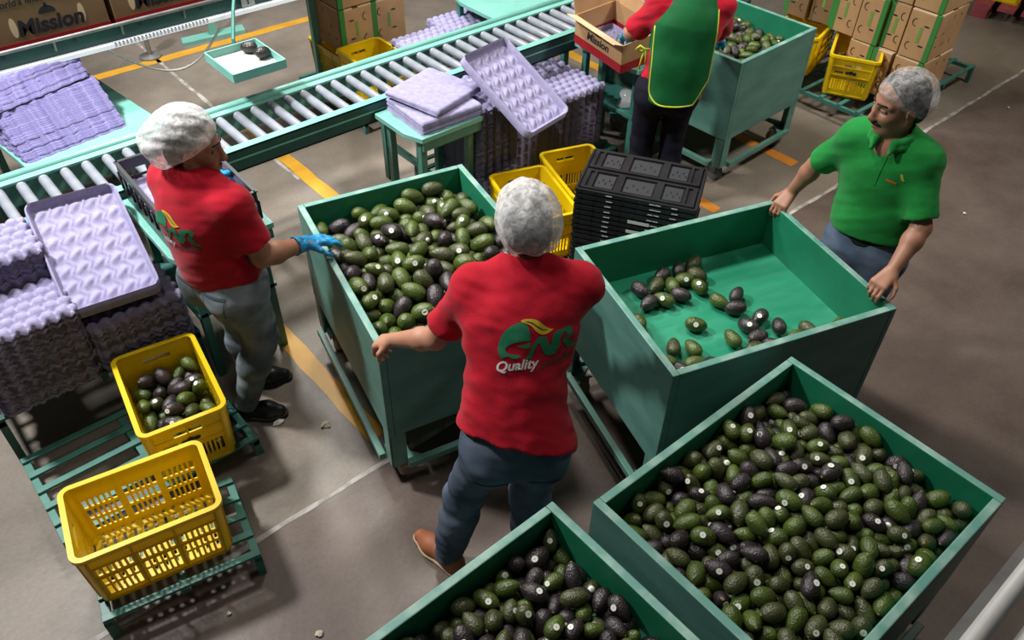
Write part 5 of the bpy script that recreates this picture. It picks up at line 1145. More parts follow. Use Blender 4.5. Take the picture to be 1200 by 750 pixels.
stack('dark lilac tray in the narrow stack left of the leaning tray', 'bumpy lilac tray topping the narrow stack left of the leaning mid tray', 'trays in the narrow mid stack',
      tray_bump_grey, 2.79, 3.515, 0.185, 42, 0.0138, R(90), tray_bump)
stack('lilac tray in the low straight stack on the side table', 'uppermost lilac tray of the straight stack on the side table', 'trays on the side table', tray_flat, 2.47, 3.51, 0.775, 6, 0.012, R(-3))
for k in range(3):
    tag(link('pulp_tray', tray_flat, None, (2.505, 3.56, 0.862 + 0.009 * k), (0.03, 0.02, R(14 + k))), ('upper', 'middle', 'lower')[2 - k] + ' pale flat tray turned askew on the side table stack', 'tray', 'askew flat trays')
stack('lilac tray in the left of the two stacks beyond the conveyor', 'bumpy lilac tray topping the left stack beyond the conveyor', 'trays beyond the conveyor, left stack', tray_bump, 3.30, 4.76, 0.36, 14, 0.0128)
stack('lilac tray in the right of the two stacks beyond the conveyor', 'bumpy lilac tray topping the right stack beyond the conveyor', 'trays beyond the conveyor, right stack', tray_bump, 3.72, 4.90, 0.36, 14, 0.0128)
for k in range(26):      # a sheared pile: each tray lies a little farther back than the one beneath
    tag(link('pulp_tray', tray_side, None, (0.765 + random.uniform(-.005, .005) - 0.001 * k, 4.71 + 0.0085 * k + random.uniform(-.005, .005), 0.715 + 0.0084 * k), (0, 0, R(8) + random.uniform(-.012, .012))),
        'violet tray, ' + nth(25 - k) + ' from the top, in the sloping block at the top left', 'tray', 'trays in the big block')
for k in range(14):
    tag(link('pulp_tray', tray_side, None, (0.70 + random.uniform(-.006, .006), 4.92 + 0.0075 * k + random.uniform(-.005, .005), 0.935 + 0.0072 * k), (R(-2), R(-2), R(13) + random.uniform(-.02, .02))),
        'violet tray, ' + nth(13 - k) + ' from the top, in the loose sheaf above the sloping block', 'tray', 'trays in the loose sheaf')
def lean(label, me, P0, P1, side, n, group=None):
    """tray lying between the middle of its low edge P0 and the middle of its high edge P1"""
    P0, P1 = Vector(P0), Vector(P1)
    y = (P1 - P0).normalized()
    x = Vector(side).normalized()
    z = x.cross(y).normalized()
    x = y.cross(z)
    for k in range(n):
        o = link('pulp_tray', me)
        m = Matrix((x, y, z)).transposed().to_4x4()
        m.translation = (P0 + P1) / 2 + z * (0.013 * k)
        o.matrix_world = m
        tag(o, (label if k == n - 1 else ('middle', 'lowest')[n - 2 - k] + ' lilac deep tray nested under the tilted tray at the left'), 'tray', group)
lean('lilac deep cupped tray tilted against the roller conveyor at the left', tray_cup, (0.47, 3.17, 0.635), (0.53, 3.70, 0.868), (1, -0.03, 0), 3, 'tilted deep trays at the left')
lean('lilac deep cupped tray leaning over the mid tray stacks beside the conveyor', tray_cup, (2.945, 3.085, 0.71), (2.865, 3.55, 0.99), (1, 0.2, 0), 1)
# ---------------------------------------------------------------- roller conveyor
cv = thing('roller_conveyor', 'long aqua roller conveyor with grey rollers crossing the hall', 'conveyor', (-0.9, 4.0, 0))
X0, X1 = 0.0, 6.6
mb = MB().span((X0, -0.275, 0.70), (X1, -0.262, 0.825), mi=0).span((X0, -0.275, 0.815), (X1, -0.225, 0.827), mi=1).span((X0, -0.275, 0.70), (X1, -0.235, 0.71))
mb.span((X0, -0.2765, 0.765), (X1, -0.2745, 0.775), mi=1)
mb.build('near_rail', ['dark_teal', 'aqua'], cv, bevel=0.002)
MB().span((X0, 0.150, 0.68), (X1, 0.163, 0.825)).span((X0, 0.118, 0.813), (X1, 0.163, 0.827)).build('far_rail', 'aqua', cv, bevel=0.002)
MB().tube((X0, 0.24, 0.795), (X1, 0.24, 0.795), 0.024, 12).build('guard_tube', 'aqua', cv, smooth=True)
for k in range(8):
    x = 0.35 + k * 0.85
    MB().span((x - 0.012, 0.163, 0.765), (x + 0.012, 0.24, 0.78)).build('tube_bracket', 'aqua', cv)
rol = MB().lathe([(0.006, -0.262), (0.006, -0.225), (0.024, -0.225), (0.0255, -0.22), (0.0255, 0.10), (0.024, 0.102), (0.024, 0.106), (0.0255, 0.108), (0.0255, 0.128), (0.024, 0.132), (0.006, 0.132), (0.006, 0.15)], 14, (0, 0, 0), 'Y')
rme = rol.mesh('roller', 'roller_grey', True)
sme = MB().lathe([(0.012, -0.03), (0.02, -0.03), (0.02, 0.03), (0.012, 0.03)], 10, (0, 0, 0), 'X').mesh('drive_spool', 'aqua', True)
n = int((X1 - 0.1) / 0.104)
for k in range(n):
    x = 0.06 + k * 0.104
    link('roller', rme, cv, (x, 0, 0.795))
    if k > 8: link('drive_spool', sme, cv, (x + 0.03, -0.10, 0.735))
MB().tube((X0, -0.10, 0.735), (X1, -0.10, 0.735), 0.011, 8).build('drive_shaft', 'dull_steel', cv, smooth=True)
for x in (1.2, 3.42, 5.02, 6.4):
    for y in (-0.255, 0.14):
        MB().span((x - 0.025, y - 0.02, 0), (x + 0.025, y + 0.02, 0.70)).build('leg', 'teal', cv)
    MB().span((x - 0.015, -0.24, 0.25), (x + 0.015, 0.13, 0.29)).build('cross_brace', 'teal', cv)

# ---------------------------------------------------------------- side tables
def side_table(label, u0, u1, v0, v1, z, shelf=None, chamfer=0.1, material='aqua', legs='teal', rz=0.0, flip=False):
    cu, cy = (u0 + u1) / 2, (v0 + v1) / 2
    t = thing('side_table', label, 'table', (cu, cy, 0), rz, 'teal side tables')
    hw, hd = (u1 - u0) / 2, (v1 - v0) / 2
    c = chamfer
    poly = [(-hw + c * .35, -hd), (hw, -hd), (hw, hd), (-hw, hd), (-hw, -hd + c)] if not flip else [(-hw, -hd), (hw, -hd), (hw, hd), (-hw + c * .35, hd), (-hw, hd - c)]
    MB().prism(poly, z - 0.03, z).build('tabletop', material, t, bevel=0.003)
    MB().span((-hw + 0.05, -hd + 0.004, z - 0.085), (hw - 0.01, -hd + 0.018, z - 0.03)).build('apron_rail', legs, t)
    for sx in (-1, 1):
        for sy in (-1, 1):
            MB().span((sx * (hw - 0.07) - 0.02, sy * (hd - 0.05) - 0.02, 0), (sx * (hw - 0.07) + 0.02, sy * (hd - 0.05) + 0.02, z - 0.03)).build('leg', legs, t, bevel=0.003)
    if shelf:
        MB().span((-hw + 0.04, -hd + 0.03, shelf - 0.02), (hw - 0.04, hd - 0.03, shelf)).build('shelf', legs, t)
    return t
side_table('aqua side table under the open black crate beside the woman', 0.73, 1.22, 3.09, 3.71, 0.785, 0.42, 0.05)
side_table('aqua side table holding flat lilac trays behind the heaped bin', 2.19, 2.66, 3.30, 3.71, 0.765, None, 0.12)
side_table('teal side table under the open carton beside the apron worker', 3.78, 4.13, 3.14, 3.71, 0.765, 0.42, 0.05)
side_table('aqua side table beyond the conveyor at the top middle', 3.70, 4.40, 4.46, 5.0, 0.70, None, 0.14, flip=True)
lt = side_table('aqua table under the big block of violet trays', 0.45, 1.2, 4.39, 5.30, 0.71, None, 0.02, rz=R(7))

# ---------------------------------------------------------------- open black crate on the side table
bc = thing('black_crate', 'open black plastic crate with pale edges standing on the table by the woman', 'crate', (0.965, 3.385, 0.788), R(-1))
hx, hy, h = 0.2, 0.31, 0.2
def ribbed(length, nrib):
    mb = MB().span((-length / 2, -0.004, 0), (length / 2, 0.004, 0.06)).span((-length / 2, -0.004, 0.15), (length / 2, 0.004, h))
    for k in range(nrib + 1):
        x = -length / 2 + k * length / nrib
        mb.span((x - 0.008, -0.004, 0.06), (x + 0.008, 0.008, 0.15))
        if k < nrib:
            mb.span((x, -0.003, 0.1), (x + length / nrib, 0.003, 0.112))
    return mb
for s in (-1, 1):
    ribbed(2 * hy, 9).xf(lambda p: Vector((s * (hx + p.y), -s * p.x, p.z))).build('side_wall', 'black_plastic', bc)
    ribbed(2 * hx, 6).xf(lambda p: Vector((s * p.x, s * (hy + p.y), p.z))).build('end_wall', 'black_plastic', bc)
MB().span((-hx, -hy, 0), (hx, hy, 0.008)).build('base', 'black_plastic', bc)
lm = MB()
for s in (-1, 1):
    lm.span((s * hx - 0.008, -hy - 0.008, h), (s * hx + 0.008, hy + 0.008, h + 0.006)).span((-hx, s * hy - 0.008, h), (hx, s * hy + 0.008, h + 0.006))
lm.build('rim', 'grey_plastic', bc)
tr = tag(link('pulp_tray', tray_cup, None, (0.965, 3.385, 0.86), (0, 0, R(-1))), 'pale lilac cupped tray lining the open black crate', 'tray')
tr.scale = (0.96, 0.98, 0.6)
for i, (x, y) in enumerate([(0.86, 3.33), (0.87, 3.22), (0.93, 3.17), (1.05, 3.3), (1.12, 3.2)]):
    put_avocado((x, y, 0.925), (i, 0.1, 0.4 * i), (0.95,) * 3, ('green', 'olive', 'dark')[i % 3], ('green', 'olive', 'dark', 'green', 'olive')[i] + ' avocado in the open black crate, ' +
                ('by its left wall', 'near its left front', 'at its front end', 'under the woman\'s left glove', 'at its right front')[i], 'avocados in the open black crate')
put_avocado((0.92, 3.25, 0.458), (0, 0, 1), (0.95,) * 3, 'dark', 'dark avocado on the lower shelf of the table behind the woman', None)

# ---------------------------------------------------------------- stack of folded black crates
def folded_proto():
    t = thing('folded_crate', 'x', 'crate', (0, 0, 0))
    b = MB().span((-0.3, -0.2, 0), (0.3, 0.2, 0.012))
    for s in (-1, 1):
        b.span((-0.3, s * 0.2 - 0.006, 0), (0.3, s * 0.2 + 0.006, 0.022)).span((s * 0.3 - 0.006, -0.2, 0), (s * 0.3 + 0.006, 0.2, 0.022))
    for k in range(9):
        b.span((-0.28 + k * 0.07 - 0.006, -0.208, 0.003), (-0.28 + k * 0.07 + 0.006, -0.2, 0.019))
    b.build('base_tray', 'black_plastic', t)
    for s in (-1, 1):
        m = MB()
        y0, y1 = (0.01, 0.19) if s > 0 else (-0.19, -0.01)
        m.span((-0.285, y0, 0.013), (0.285, y1, 0.018))
        m.span((-0.285, y0, 0.018), (0.285, y0 + 0.016, 0.0285)).span((-0.285, y1 - 0.016, 0.018), (0.285, y1, 0.0285))
        for x, w_ in ((-0.275, 0.022), (-0.235, 0.012), (-0.1, 0.035), (0.1, 0.035), (0.235, 0.012), (0.275, 0.022)):
            m.span((x - w_ / 2, y0, 0.018), (x + w_ / 2, y1, 0.0285))
        for x0, x1 in ((-0.218, -0.128), (-0.072, 0.072), (0.128, 0.218)):
            m.span((x0, y0 + 0.03, 0.018), (x1, y1 - 0.03, 0.023), mi=1)
            for q in range(5):
                m.span((x0 + 0.012 + q * (x1 - x0) / 5.5, y0 + 0.06 + 0.03 * (q % 2), 0.023), (x0 + 0.02 + q * (x1 - x0) / 5.5, y0 + 0.08 + 0.03 * (q % 2), 0.0236))
        m.build('folded_side', ['black_plastic', 'grey_plastic'], t)
    p = MB()
    for x in (-0.13, 0.09, 0.115, 0.2): p.span((x - 0.016, -0.2095, 0.008), (x + 0.016, -0.2085, 0.013))
    p.build('edge_print', 'white_print', t)['kind'] = 'stuff'
    return remember(t)
fp = folded_proto()
NF = 26
for k in range(NF):
    o = fp if k == 0 else copy_tree(fp)
    o.location = (2.865 + random.uniform(-.004, .004), 2.255 + random.uniform(-.004, .004), 0.0 + k * 0.0305)
    o.rotation_euler = (0, 0, R(-58) + random.uniform(-.01, .01))
    tag(o, 'black folded crate on top of the tall stack behind the nearly empty bin' if k == NF - 1 else 'black folded crate, ' + nth(NF - 1 - k) + ' from the top of the stack behind the nearly empty bin', 'crate', 'folded black crates')
for k in (21, 19):
    lb = MB().span((-0.06, -0.0006, 0), (0.05, 0.0006, 0.018))
    c_, s_ = math.cos(R(-58)), math.sin(R(-58))
    o = [q for q in COL.objects if q.name.startswith('folded_crate') and abs(q.location.z - k * 0.0305) < 1e-4][0]
    lb.xf(lambda p: Vector((p.x + 0.04, -0.2105 + p.y, 0.004 + p.z))).build('paper_label', 'white_print', o)

# ---------------------------------------------------------------- cartons
def ellipse(cx, cz, a_, b_, n_=10, ang=0.0):
    return [(cx + a_ * math.cos(6.2832 * k / n_) * math.cos(ang) - b_ * math.sin(6.2832 * k / n_) * math.sin(ang),
             cz + a_ * math.cos(6.2832 * k / n_) * math.sin(ang) + b_ * math.sin(6.2832 * k / n_) * math.cos(ang)) for k in range(n_)]
def carton(label, lo, hi, face, side, group='cartons', right_edge=True, fm='card'):
    """cardboard carton with green corner wrap; face = axis ('x-','y-') carrying slots and marks"""
    lo, hi = Vector(lo), Vector(hi)
    c = (lo + hi) / 2
    t = thing('carton', label, 'box', (c.x, c.y, lo.z), R(random.uniform(-2.0, 2.0)), group)
    sx, sy, sz = hi - lo
    hx, hy = sx / 2, sy / 2
    MB().span((-hx, -hy, 0), (hx, hy, sz - 0.012)).build('body', fm, t, bevel=0.003)
    MB().span((-hx, -hy + 0.0, sz - 0.012), (-hx + sx * 0.42, hy, sz)).span((hx - sx * 0.42, -hy, sz - 0.012), (hx, hy, sz)).build('lid_flap', 'card_pale', t, bevel=0.002)
    g = MB()
    e = 0.0015
    sgn = 1 if right_edge else -1
    if face == 'x-':
        y1 = -hy if right_edge else hy
        g.span(sorted_lo((-hx - e, y1 + sgn * 0.035, 0), (-hx + 0.02, y1 - sgn * e, 0)), [max(a, b) for a, b in zip((-hx - e, y1 + sgn * 0.035, sz + e), (-hx + 0.02, y1 - sgn * e, sz + e))])
        P = lambda q: Vector((-hx - e - 0.0004, -q[0], q[1]))
    else:
        x1 = -hx
        g.span((-hx - e, -hy - e, 0), (-hx + 0.04, -hy + 0.02, sz + e))
        P = lambda q: Vector((q[0], -hy - e - 0.0004, q[1]))
    g.build('corner_wrap', 'card_green', t)
    half = hy if face == 'x-' else hx
    for cx, cz, a_, b_ in ((half * 0.3, sz * 0.72, 0.022, 0.006), (half * 0.3, sz * 0.3, 0.022, 0.006)):
        pts = ellipse(cx * sgn, cz, a_, b_)
        MB().raw([P(q) for q in pts], [tuple(range(len(pts)))]).build('vent_slot', 'ink', t)
    for cz in (sz * 0.75, sz * 0.25):
        cx = -half * 0.55 * sgn
        pts = [(cx + 0.018 * math.cos(R(th)), cz + 0.026 * math.sin(R(th))) for th in range(70, 300, 20)]
        MB().path([P(q) for q in pts], 0.0026, 5).build('cut_mark', 'ink', t)
    gp = MB().raw([P(q) for q in ((-0.012, sz * .35), (0.012, sz * .35), (0.012, sz * .68), (-0.012, sz * .68))], [(0, 1, 2, 3)])
    gp.build('green_print', 'ink_green', t)
    # slots on the second visible side
    ss = MB()
    for k in range(7):
        fx, fz = (k * 0.37 + 0.12) % 0.86 + 0.05, (k * 0.53 + 0.2) % 0.8 + 0.1
        if side == 'y-':
            pts = ellipse(-hx + fx * sx, fz * sz, 0.018, 0.0045, 8, k * 1.3)
            ss.raw([(x, -hy - 0.001, z) for x, z in pts], [tuple(range(8))])
        else:
            pts = ellipse(-hy + fx * sy, fz * sz, 0.018, 0.0045, 8, k * 1.3)
            ss.raw([(-hx - 0.001, y, z) for y, z in pts], [tuple(range(8))])
    ss.build('slot', 'ink', t)['kind'] = 'stuff'
    return t
GR = 'green-edged cartons behind the polo man'
lv = [(0.15, 0.49), (0.50, 0.84), (0.85, 1.19)]
vv = [(2.30, 2.515), (2.53, 2.68), (2.69, 2.885), (2.895, 3.10), (3.11, 3.31), (3.32, 3.52)]
nm = ['nearest the open floor', 'next to the end carton', 'third from the open floor', 'fourth from the open floor', 'fifth from the open floor', 'sixth from the open floor']
for li, (z0, z1) in enumerate(lv):
    for vi, (a_, b_) in enumerate(vv):
        if li == 0 and vi >= 3: continue
        if li == 2 and vi in (5,): continue
        off = (0.0, 0.02, 0.05)[li] + random.uniform(-.03, .03)
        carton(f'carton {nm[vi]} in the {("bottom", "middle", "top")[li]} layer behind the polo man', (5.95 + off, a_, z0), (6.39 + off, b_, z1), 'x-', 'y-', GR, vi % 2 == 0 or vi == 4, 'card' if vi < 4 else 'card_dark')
MB().span((6.0, 3.12, 0.15), (6.4, 3.5, 0.49))
for i, (x0, x1) in enumerate([(2.83, 3.10), (3.11, 3.39)]):
    for j, (z0, z1) in enumerate([(0.43, 0.75), (0.76, 1.08)]):
        carton(('left' if i == 0 else 'right') + ' green-edged carton of the ' + ('lower' if j == 0 else 'upper') + ' pair on the yellow crates beyond the conveyor',
               (x0, 5.14, z0), (x1, 5.58, z1), 'y-', 'x-', 'cartons beyond the conveyor', i == 1)

# open carton beside the apron worker
oc = thing('open_carton', 'open brown carton with a red base on the table by the apron worker', 'box', (3.88, 3.42, 0.785), R(-6))
oc.rotation_euler = (R(4), R(-5), R(-6))
hx, hy, h = 0.165, 0.235, 0.19
for s in (-1, 1):
    MB().span((s * hx - 0.004, -hy, 0), (s * hx + 0.004, hy, 0.06), 1).span((s * hx - 0.0036, -hy, 0.06), (s * hx + 0.0036, hy, h)).build('side', ['card', 'card_red'], oc)
    MB().span((-hx, s * hy - 0.004, 0), (hx, s * hy + 0.004, 0.06), 1).span((-hx, s * hy - 0.0036, 0.06), (hx, s * hy + 0.0036, h)).build('end', ['card', 'card_red'], oc)
MB().span((-hx, -hy, 0), (hx, hy, 0.006)).build('bottom', 'card', oc)
MB().box((-hx - 0.035, 0, h + 0.012), (0.085, 2 * hy, 0.006), rot=Matrix.Rotation(R(25), 3, 'Y')).build('flap', 'card_pale', oc)
MB().box((0, hy + 0.02, h + 0.05), (2 * hx, 0.006, 0.11), rot=Matrix.Rotation(R(-15), 3, 'X')).build('flap', 'card', oc)
MB().box((hx + 0.012, 0, h + 0.04), (0.006, 2 * hy, 0.09), rot=Matrix.Rotation(R(15), 3, 'Y')).build('flap', 'card', oc)
flat_text('Mission', 0.072, 'ink', oc, frame((-hx - 0.0052, 0, 0.085), (0, -1, 0), (0, 0, 1)), 'lettering', 0.15, 0.002)
MB().raw([(-hx - 0.0055, y, z) for y, z in [(0.03 * math.cos(R(t_)), 0.145 + 0.022 * math.sin(R(t_))) for t_ in range(0, 181, 20)]], [tuple(range(10))]).build('mission_dome', 'ink', oc)
for i, (x, y, z) in enumerate([(3.90, 3.30, 0.85), (3.98, 3.33, 0.85), (3.94, 3.40, 0.86), (4.0, 3.27, 0.86), (3.88, 3.40, 0.85), (3.97, 3.23, 0.86)]):
    put_avocado((x, y, z), (i, 0.2, i * 0.9), (0.95,) * 3, ('green', 'olive', 'dark')[i % 3], ('bright green', 'olive', 'purple-black')[i % 3] + ' avocado packed in the open brown carton', 'avocados in the open carton')
tr = tag(link('pulp_tray', tray_cup, None, (3.88, 3.50, 0.80), (R(4), R(-5), R(-6))), 'dark lilac tray lining the open brown carton', 'tray')
tr.scale = (0.75, 0.5, 0.8)
tag(MB().lathe([(0.02, 0), (0.07, 0.01), (0.085, 0.05), (0.06, 0.09), (0.02, 0.11)], 9).xf(lambda p: p + Vector((0.02 * math.sin(p.z * 90 + p.x * 40), 0.02 * math.cos(p.z * 70), 0))).build(
    'plastic_bag', 'clear_plastic', None, True, loc=(3.93, 3.30, 0.42)), 'crumpled clear plastic bag on the lower shelf beside the apron worker', 'bag')

# ---------------------------------------------------------------- far elevated belt conveyor with red-based boxes
fc = thing('belt_conveyor', 'dark green belt conveyor with a white trunk strip along its edge at the top left', 'conveyor', (-1.5, 4.88, 0))
LX = 4.36
MB().span((0, 0, 1.05), (LX, 0.02, 1.125)).build('side_panel', 'dark_teal', fc, bevel=0.002)
MB().span((0, 0.02, 1.03), (LX, 0.72, 1.045)).build('belt', 'rubber', fc)
MB().span((0, 0.72, 1.05), (LX, 0.74, 1.165)).build('side_panel', 'dark_teal', fc)
MB().tube((0, -0.012, 1.14), (LX, -0.012, 1.14), 0.011, 8).build('guard_tube', 'dull_steel', fc, smooth=True)
for k in range(11):
    x = 0.2 + k * 0.37
    MB().tube((x, -0.012, 1.14), (x, -0.006, 1.08), 0.007, 6).build('tube_post', 'dull_steel', fc)
    MB().span((x + 0.1, -0.004, 1.1), (x + 0.12, 0.0, 1.12)).build('bolt', 'rubber', fc)
MB().span((0, -0.036, 1.026), (LX, -0.002, 1.05)).build('white_trunk', 'white_trunk_glow', fc)  # white trunking, its brightness put in as emission
cc = MB()
for k in range(26): cc.span((2.72 + k * 0.022, -0.036, 1.03), (2.732 + k * 0.022, -0.03, 1.053))
cc.build('cable_chain', 'rubber', fc)
for x in (0.15, 4.31):
    if x < 1: MB().span((x - 0.03, 0.1, 0.0), (x + 0.03, 0.14, 1.05)).build('leg', 'aqua', fc)
    MB().span((x - 0.03, 0.60, 0.0), (x + 0.03, 0.64, 1.05)).build('leg', 'aqua', fc)
for i, x in enumerate((2.16, 2.80, 3.44, 1.52)):
    b = thing('avocado_box', ('brown and red lettered box on the belt conveyor at the top left corner', 'brown and red lettered box second along the belt conveyor',
              'brown and red lettered box third along the belt conveyor', 'brown and red lettered box beyond the left edge on the belt conveyor')[i], 'box', (-1.5 + x + 0.31, 5.22, 1.046), 0, 'lettered boxes on the belt conveyor')
    hx, hy, h = 0.305, 0.22, 0.42
    MB().span((-hx, -hy, 0), (hx, hy, h)).build('body', 'card_dark', b, bevel=0.004)
    e = 0.0012
    MB().span((-hx - e, -hy - e, 0), (hx + e, hy + e, 0.075)).build('red_base', 'card_red', b)
    for cx in (-0.19, 0.17):
        pts = ellipse(cx, 0.155, 0.018, 0.055, 14)
        MB().raw([(x_, -hy - 0.0012, z_) for x_, z_ in pts], [tuple(range(14))]).build('vent_slot', 'card_pale', b)  # cut-outs drawn as pale ovals, light through them put into the colour
    MB().raw([(-0.24, -hy - 0.001, 0.33), (-0.12, -hy - 0.001, 0.33), (-0.12, -hy - 0.001, 0.41), (-0.24, -hy - 0.001, 0.41)], [(0, 1, 2, 3)]).build('orange_patch', 'orange_print', b)
    MB().raw([(0.02, -hy - 0.001, 0.385), (0.12, -hy - 0.001, 0.385), (0.12, -hy - 0.001, 0.415), (0.02, -hy - 0.001, 0.415)], [(0, 1, 2, 3)]).build('orange_patch', 'orange_print', b)
    flat_text('Mission', 0.115, 'ink', b, frame((0.0, -hy - 0.0016, 0.105), (1, 0, 0), (0, 0, 1)), 'lettering', 0.12, 0.004)
    flat_text("world's finest avocados", 0.05, 'ink', b, frame((-0.02, -hy - 0.0016, 0.265), (1, 0, 0), (0, 0, 1)), 'lettering', 0.2, 0.001)
    MB().raw([(0.045 * math.cos(R(t_)), -hy - 0.0016, 0.195 + 0.04 * math.sin(R(t_))) for t_ in range(0, 181, 15)], [tuple(range(13))]).build('mission_dome', 'ink', b)
    MB().raw([(0.008, -hy - 0.0016, 0.23), (-0.008, -hy - 0.0016, 0.23), (-0.008, -hy - 0.0016, 0.25), (0.008, -hy - 0.0016, 0.25)], [(0, 1, 2, 3)]).build('mission_dome', 'ink', b)
# hanging tray on a flat bar
sp = thing('hanging_tray', 'small white and aqua tray hung from the belt conveyor, two avocados in it', 'tray', (1.72, 4.25, 1.0), 0)
hx, hy = 0.155, 0.175
MB().span((-hx, -hy, 0), (hx, hy, 0.006)).build('base', 'white_paint', sp)
rm = MB()
for s in (-1, 1):
    rm.span((s * hx - 0.004, -hy, 0), (s * hx + 0.004, hy, 0.05)).span((-hx, s * hy - 0.004, 0), (hx, s * hy + 0.004, 0.05))
rm.build('rim', 'aqua', sp)
MB().path([(0.03, hy + 0.006, 0.0), (0.035, hy + 0.03, 0.06), (0.19, 0.50, 0.1), (0.27, 0.635, 0.13)], 0.011, 6).build('hanger_bar', 'teal', sp)
put_avocado((1.80, 4.36, 1.04), (0.2, 0.1, 2.3), (1.05,) * 3, 'dark', 'purple-black avocado at the back of the hanging tray', None)
put_avocado((1.83, 4.25, 1.04), (0.8, 0.1, 0.3), (1.05,) * 3, 'dark', 'purple-black avocado at the front of the hanging tray', None)
sg = tag(MB().box((0, 0, 0), (0.085, 0.003, 0.05)).build('lettered_plate', 'white_paint', None, loc=(2.06, 4.862, 1.085)), 'small white plate lettered S on the belt conveyor side', 'sign')
flat_text('S', 0.035, 'ink', sg, frame((0, -0.0022, -0.012), (1, 0, 0), (0, 0, 1)), 'lettering', 0, 0.001)
# loop of cable under the strip, floor foot
pts = []
for k in range(17):
    t_ = k / 16
    pts.append((1.17 + 0.72 * t_, 4.855 + 0.01 * math.sin(t_ * 9), 1.03 - 0.26 * 4 * t_ * (1 - t_) * (0.75 + 0.25 * t_)))
tag(MB().path(pts, 0.007, 8).build('cable', 'cable', None, True), 'pale cable looping below the white trunk strip of the belt conveyor', 'cable')
ft = thing('steel_stand', 'aqua steel foot plate with an upright on the floor beyond the yellow line', 'stand', (2.6, 7.0, 0), R(-4))
MB().prism([(-0.3, -0.05), (0.26, -0.07), (0.28, 0.06), (-0.27, 0.07)], 0.0, 0.03).build('base', 'aqua', ft)
MB().span((-0.04, -0.02, 0.03), (0.03, 0.02, 0.9)).build('upright', 'aqua', ft)
fs_ = thing('machine_stand', 'grey levelling foot of the belt conveyor beside the white floor joint', 'stand', (2.0, 6.95, 0), 0)
MB().lathe([(0.09, 0), (0.09, 0.015), (0.03, 0.03), (0.02, 0.03), (0.02, 0.25)], 14).build('base', 'dull_steel', fs_)
MB().span((-0.04, -0.04, 0.25), (0.04, 0.04, 0.45)).build('bracket', 'white_paint', fs_)

# ---------------------------------------------------------------- pallet with yellow crates at the far right
pl = thing('pallet', 'red plastic pallet at the top right corner', 'pallet', (9.15, 2.55, 0), R(12))
for k in range(6): MB().span((-0.55, -0.6 + k * 0.21, 0.10), (0.55, -0.45 + k * 0.21, 0.13)).build('deck_board', 'pallet_red', pl)
for k in range(3): MB().span((-0.55, -0.6 + k * 0.53, 0.0), (0.55, -0.46 + k * 0.53, 0.10)).build('skid', 'pallet_red', pl)
for i in range(2):
    for j in range(3):
        o = thing('yellow_crate', 'x', 'crate')
        bpy.data.objects.remove(o)
        yellow_crate(('lower' if i == 0 else 'upper') + ' yellow crate, ' + ('first', 'second', 'third')[j] + ' from the cartons, on the red pallet', (8.93 + 0.085 * j, 2.93 - 0.38 * j, 0.13 + 0.32 * i), R(102), 'yellow crates on the red pallet')
# trays and plank beyond the apron worker's bin
stack('dark violet tray in the stack beyond the apron worker\'s bin', 'top dark violet tray beyond the apron worker\'s bin', 'trays beyond the far bin', tray_bump_grey, 5.55, 4.05, 0.6, 8, 0.013, 0.2)
side_table('aqua table holding dark trays beyond the apron worker\'s bin', 5.2, 6.0, 3.8, 4.4, 0.6, None, 0.02)

# ---------------------------------------------------------------- balcony rail at the lower right corner
gr = thing('guard_rail', 'white painted pipe rail at the lower right corner', 'railing', (0.9, -0.025, 1.55))
MB().tube((-0.1, -0.005, 0), (1.6, -0.005, 0), 0.019, 14).build('pipe', 'white_paint', gr, True)
MB().span((0.22, 0.012, -0.02), (1.6, 0.032, 0.006)).build('flat_bar', 'dull_steel', gr)
MB().tube((-0.1, -0.075, -0.03), (1.6, -0.075, -0.03), 0.019, 14).build('pipe', 'white_paint', gr, True)
MB().box((0.12, 0.0, -0.005), (0.09, 0.05, 0.03)).build('clamp', 'white_paint', gr, bevel=0.004)
MB().span((1.45, -0.03, -1.55), (1.5, 0.02, 0.0)).build('post', 'white_paint', gr)

# ---------------------------------------------------------------- litter on the floor
def scrap(name, label, cat, loc, s, material, seed):
    rs = random.Random(seed)
    n_ = 9
    vs = [(s * rs.uniform(.5, 1) * math.cos(6.28 * k / n_), s * rs.uniform(.35, .8) * math.sin(6.28 * k / n_), rs.uniform(0.002, 0.012)) for k in range(n_)] + [(0, 0, 0.014)]
    me = MB().raw(vs, [(k, (k + 1) % n_, n_) for k in range(n_)])
    tag(me.build(name, material, None, loc=loc), label, cat)
scrap('floor_scrap', 'pale torn peel on the floor beside the orange-yellow line', 'litter', (1.03, 2.50, 0.001), 0.035, 'peel', 1)
scrap('paper_scrap', 'white paper scrap at the tip of the woman\'s front shoe', 'litter', (0.86, 2.66, 0.001), 0.032, 'paper', 2)
scrap('floor_scrap', 'round pale scrap at the bottom edge left of the near bin', 'litter', (0.46, 1.60, 0.001), 0.022, 'peel', 3)
scrap('floor_scrap', 'white crumb on the floor below the empty yellow crate', 'litter', (0.23, 1.90, 0.001), 0.014, 'paper', 4)
for i, (x, y) in enumerate([(2.2, 4.1), (6.9, 1.9), (5.2, 1.4), (5.9, 1.1), (2.3, 5.6), (1.8, 5.2), (4.9, 0.5)]):
    scrap('floor_scrap', 'tiny white speck on the floor, ' + ('between the conveyor and the heaped bin', 'far right past the floor joint', 'behind the polo man', 'far behind the polo man\'s arm',
          'between the hanging tray and the far line', 'under the hanging tray', 'right of the near full bin')[i], 'litter', (x, y, 0.001), 0.016, 'paper', 10 + i)
# ---------------------------------------------------------------- people: one smooth surface from blended tapered limbs
def V(*a): return np.array(a, dtype=np.float32)
def unit(a): return np.asarray(a, np.float32) / np.linalg.norm(a)

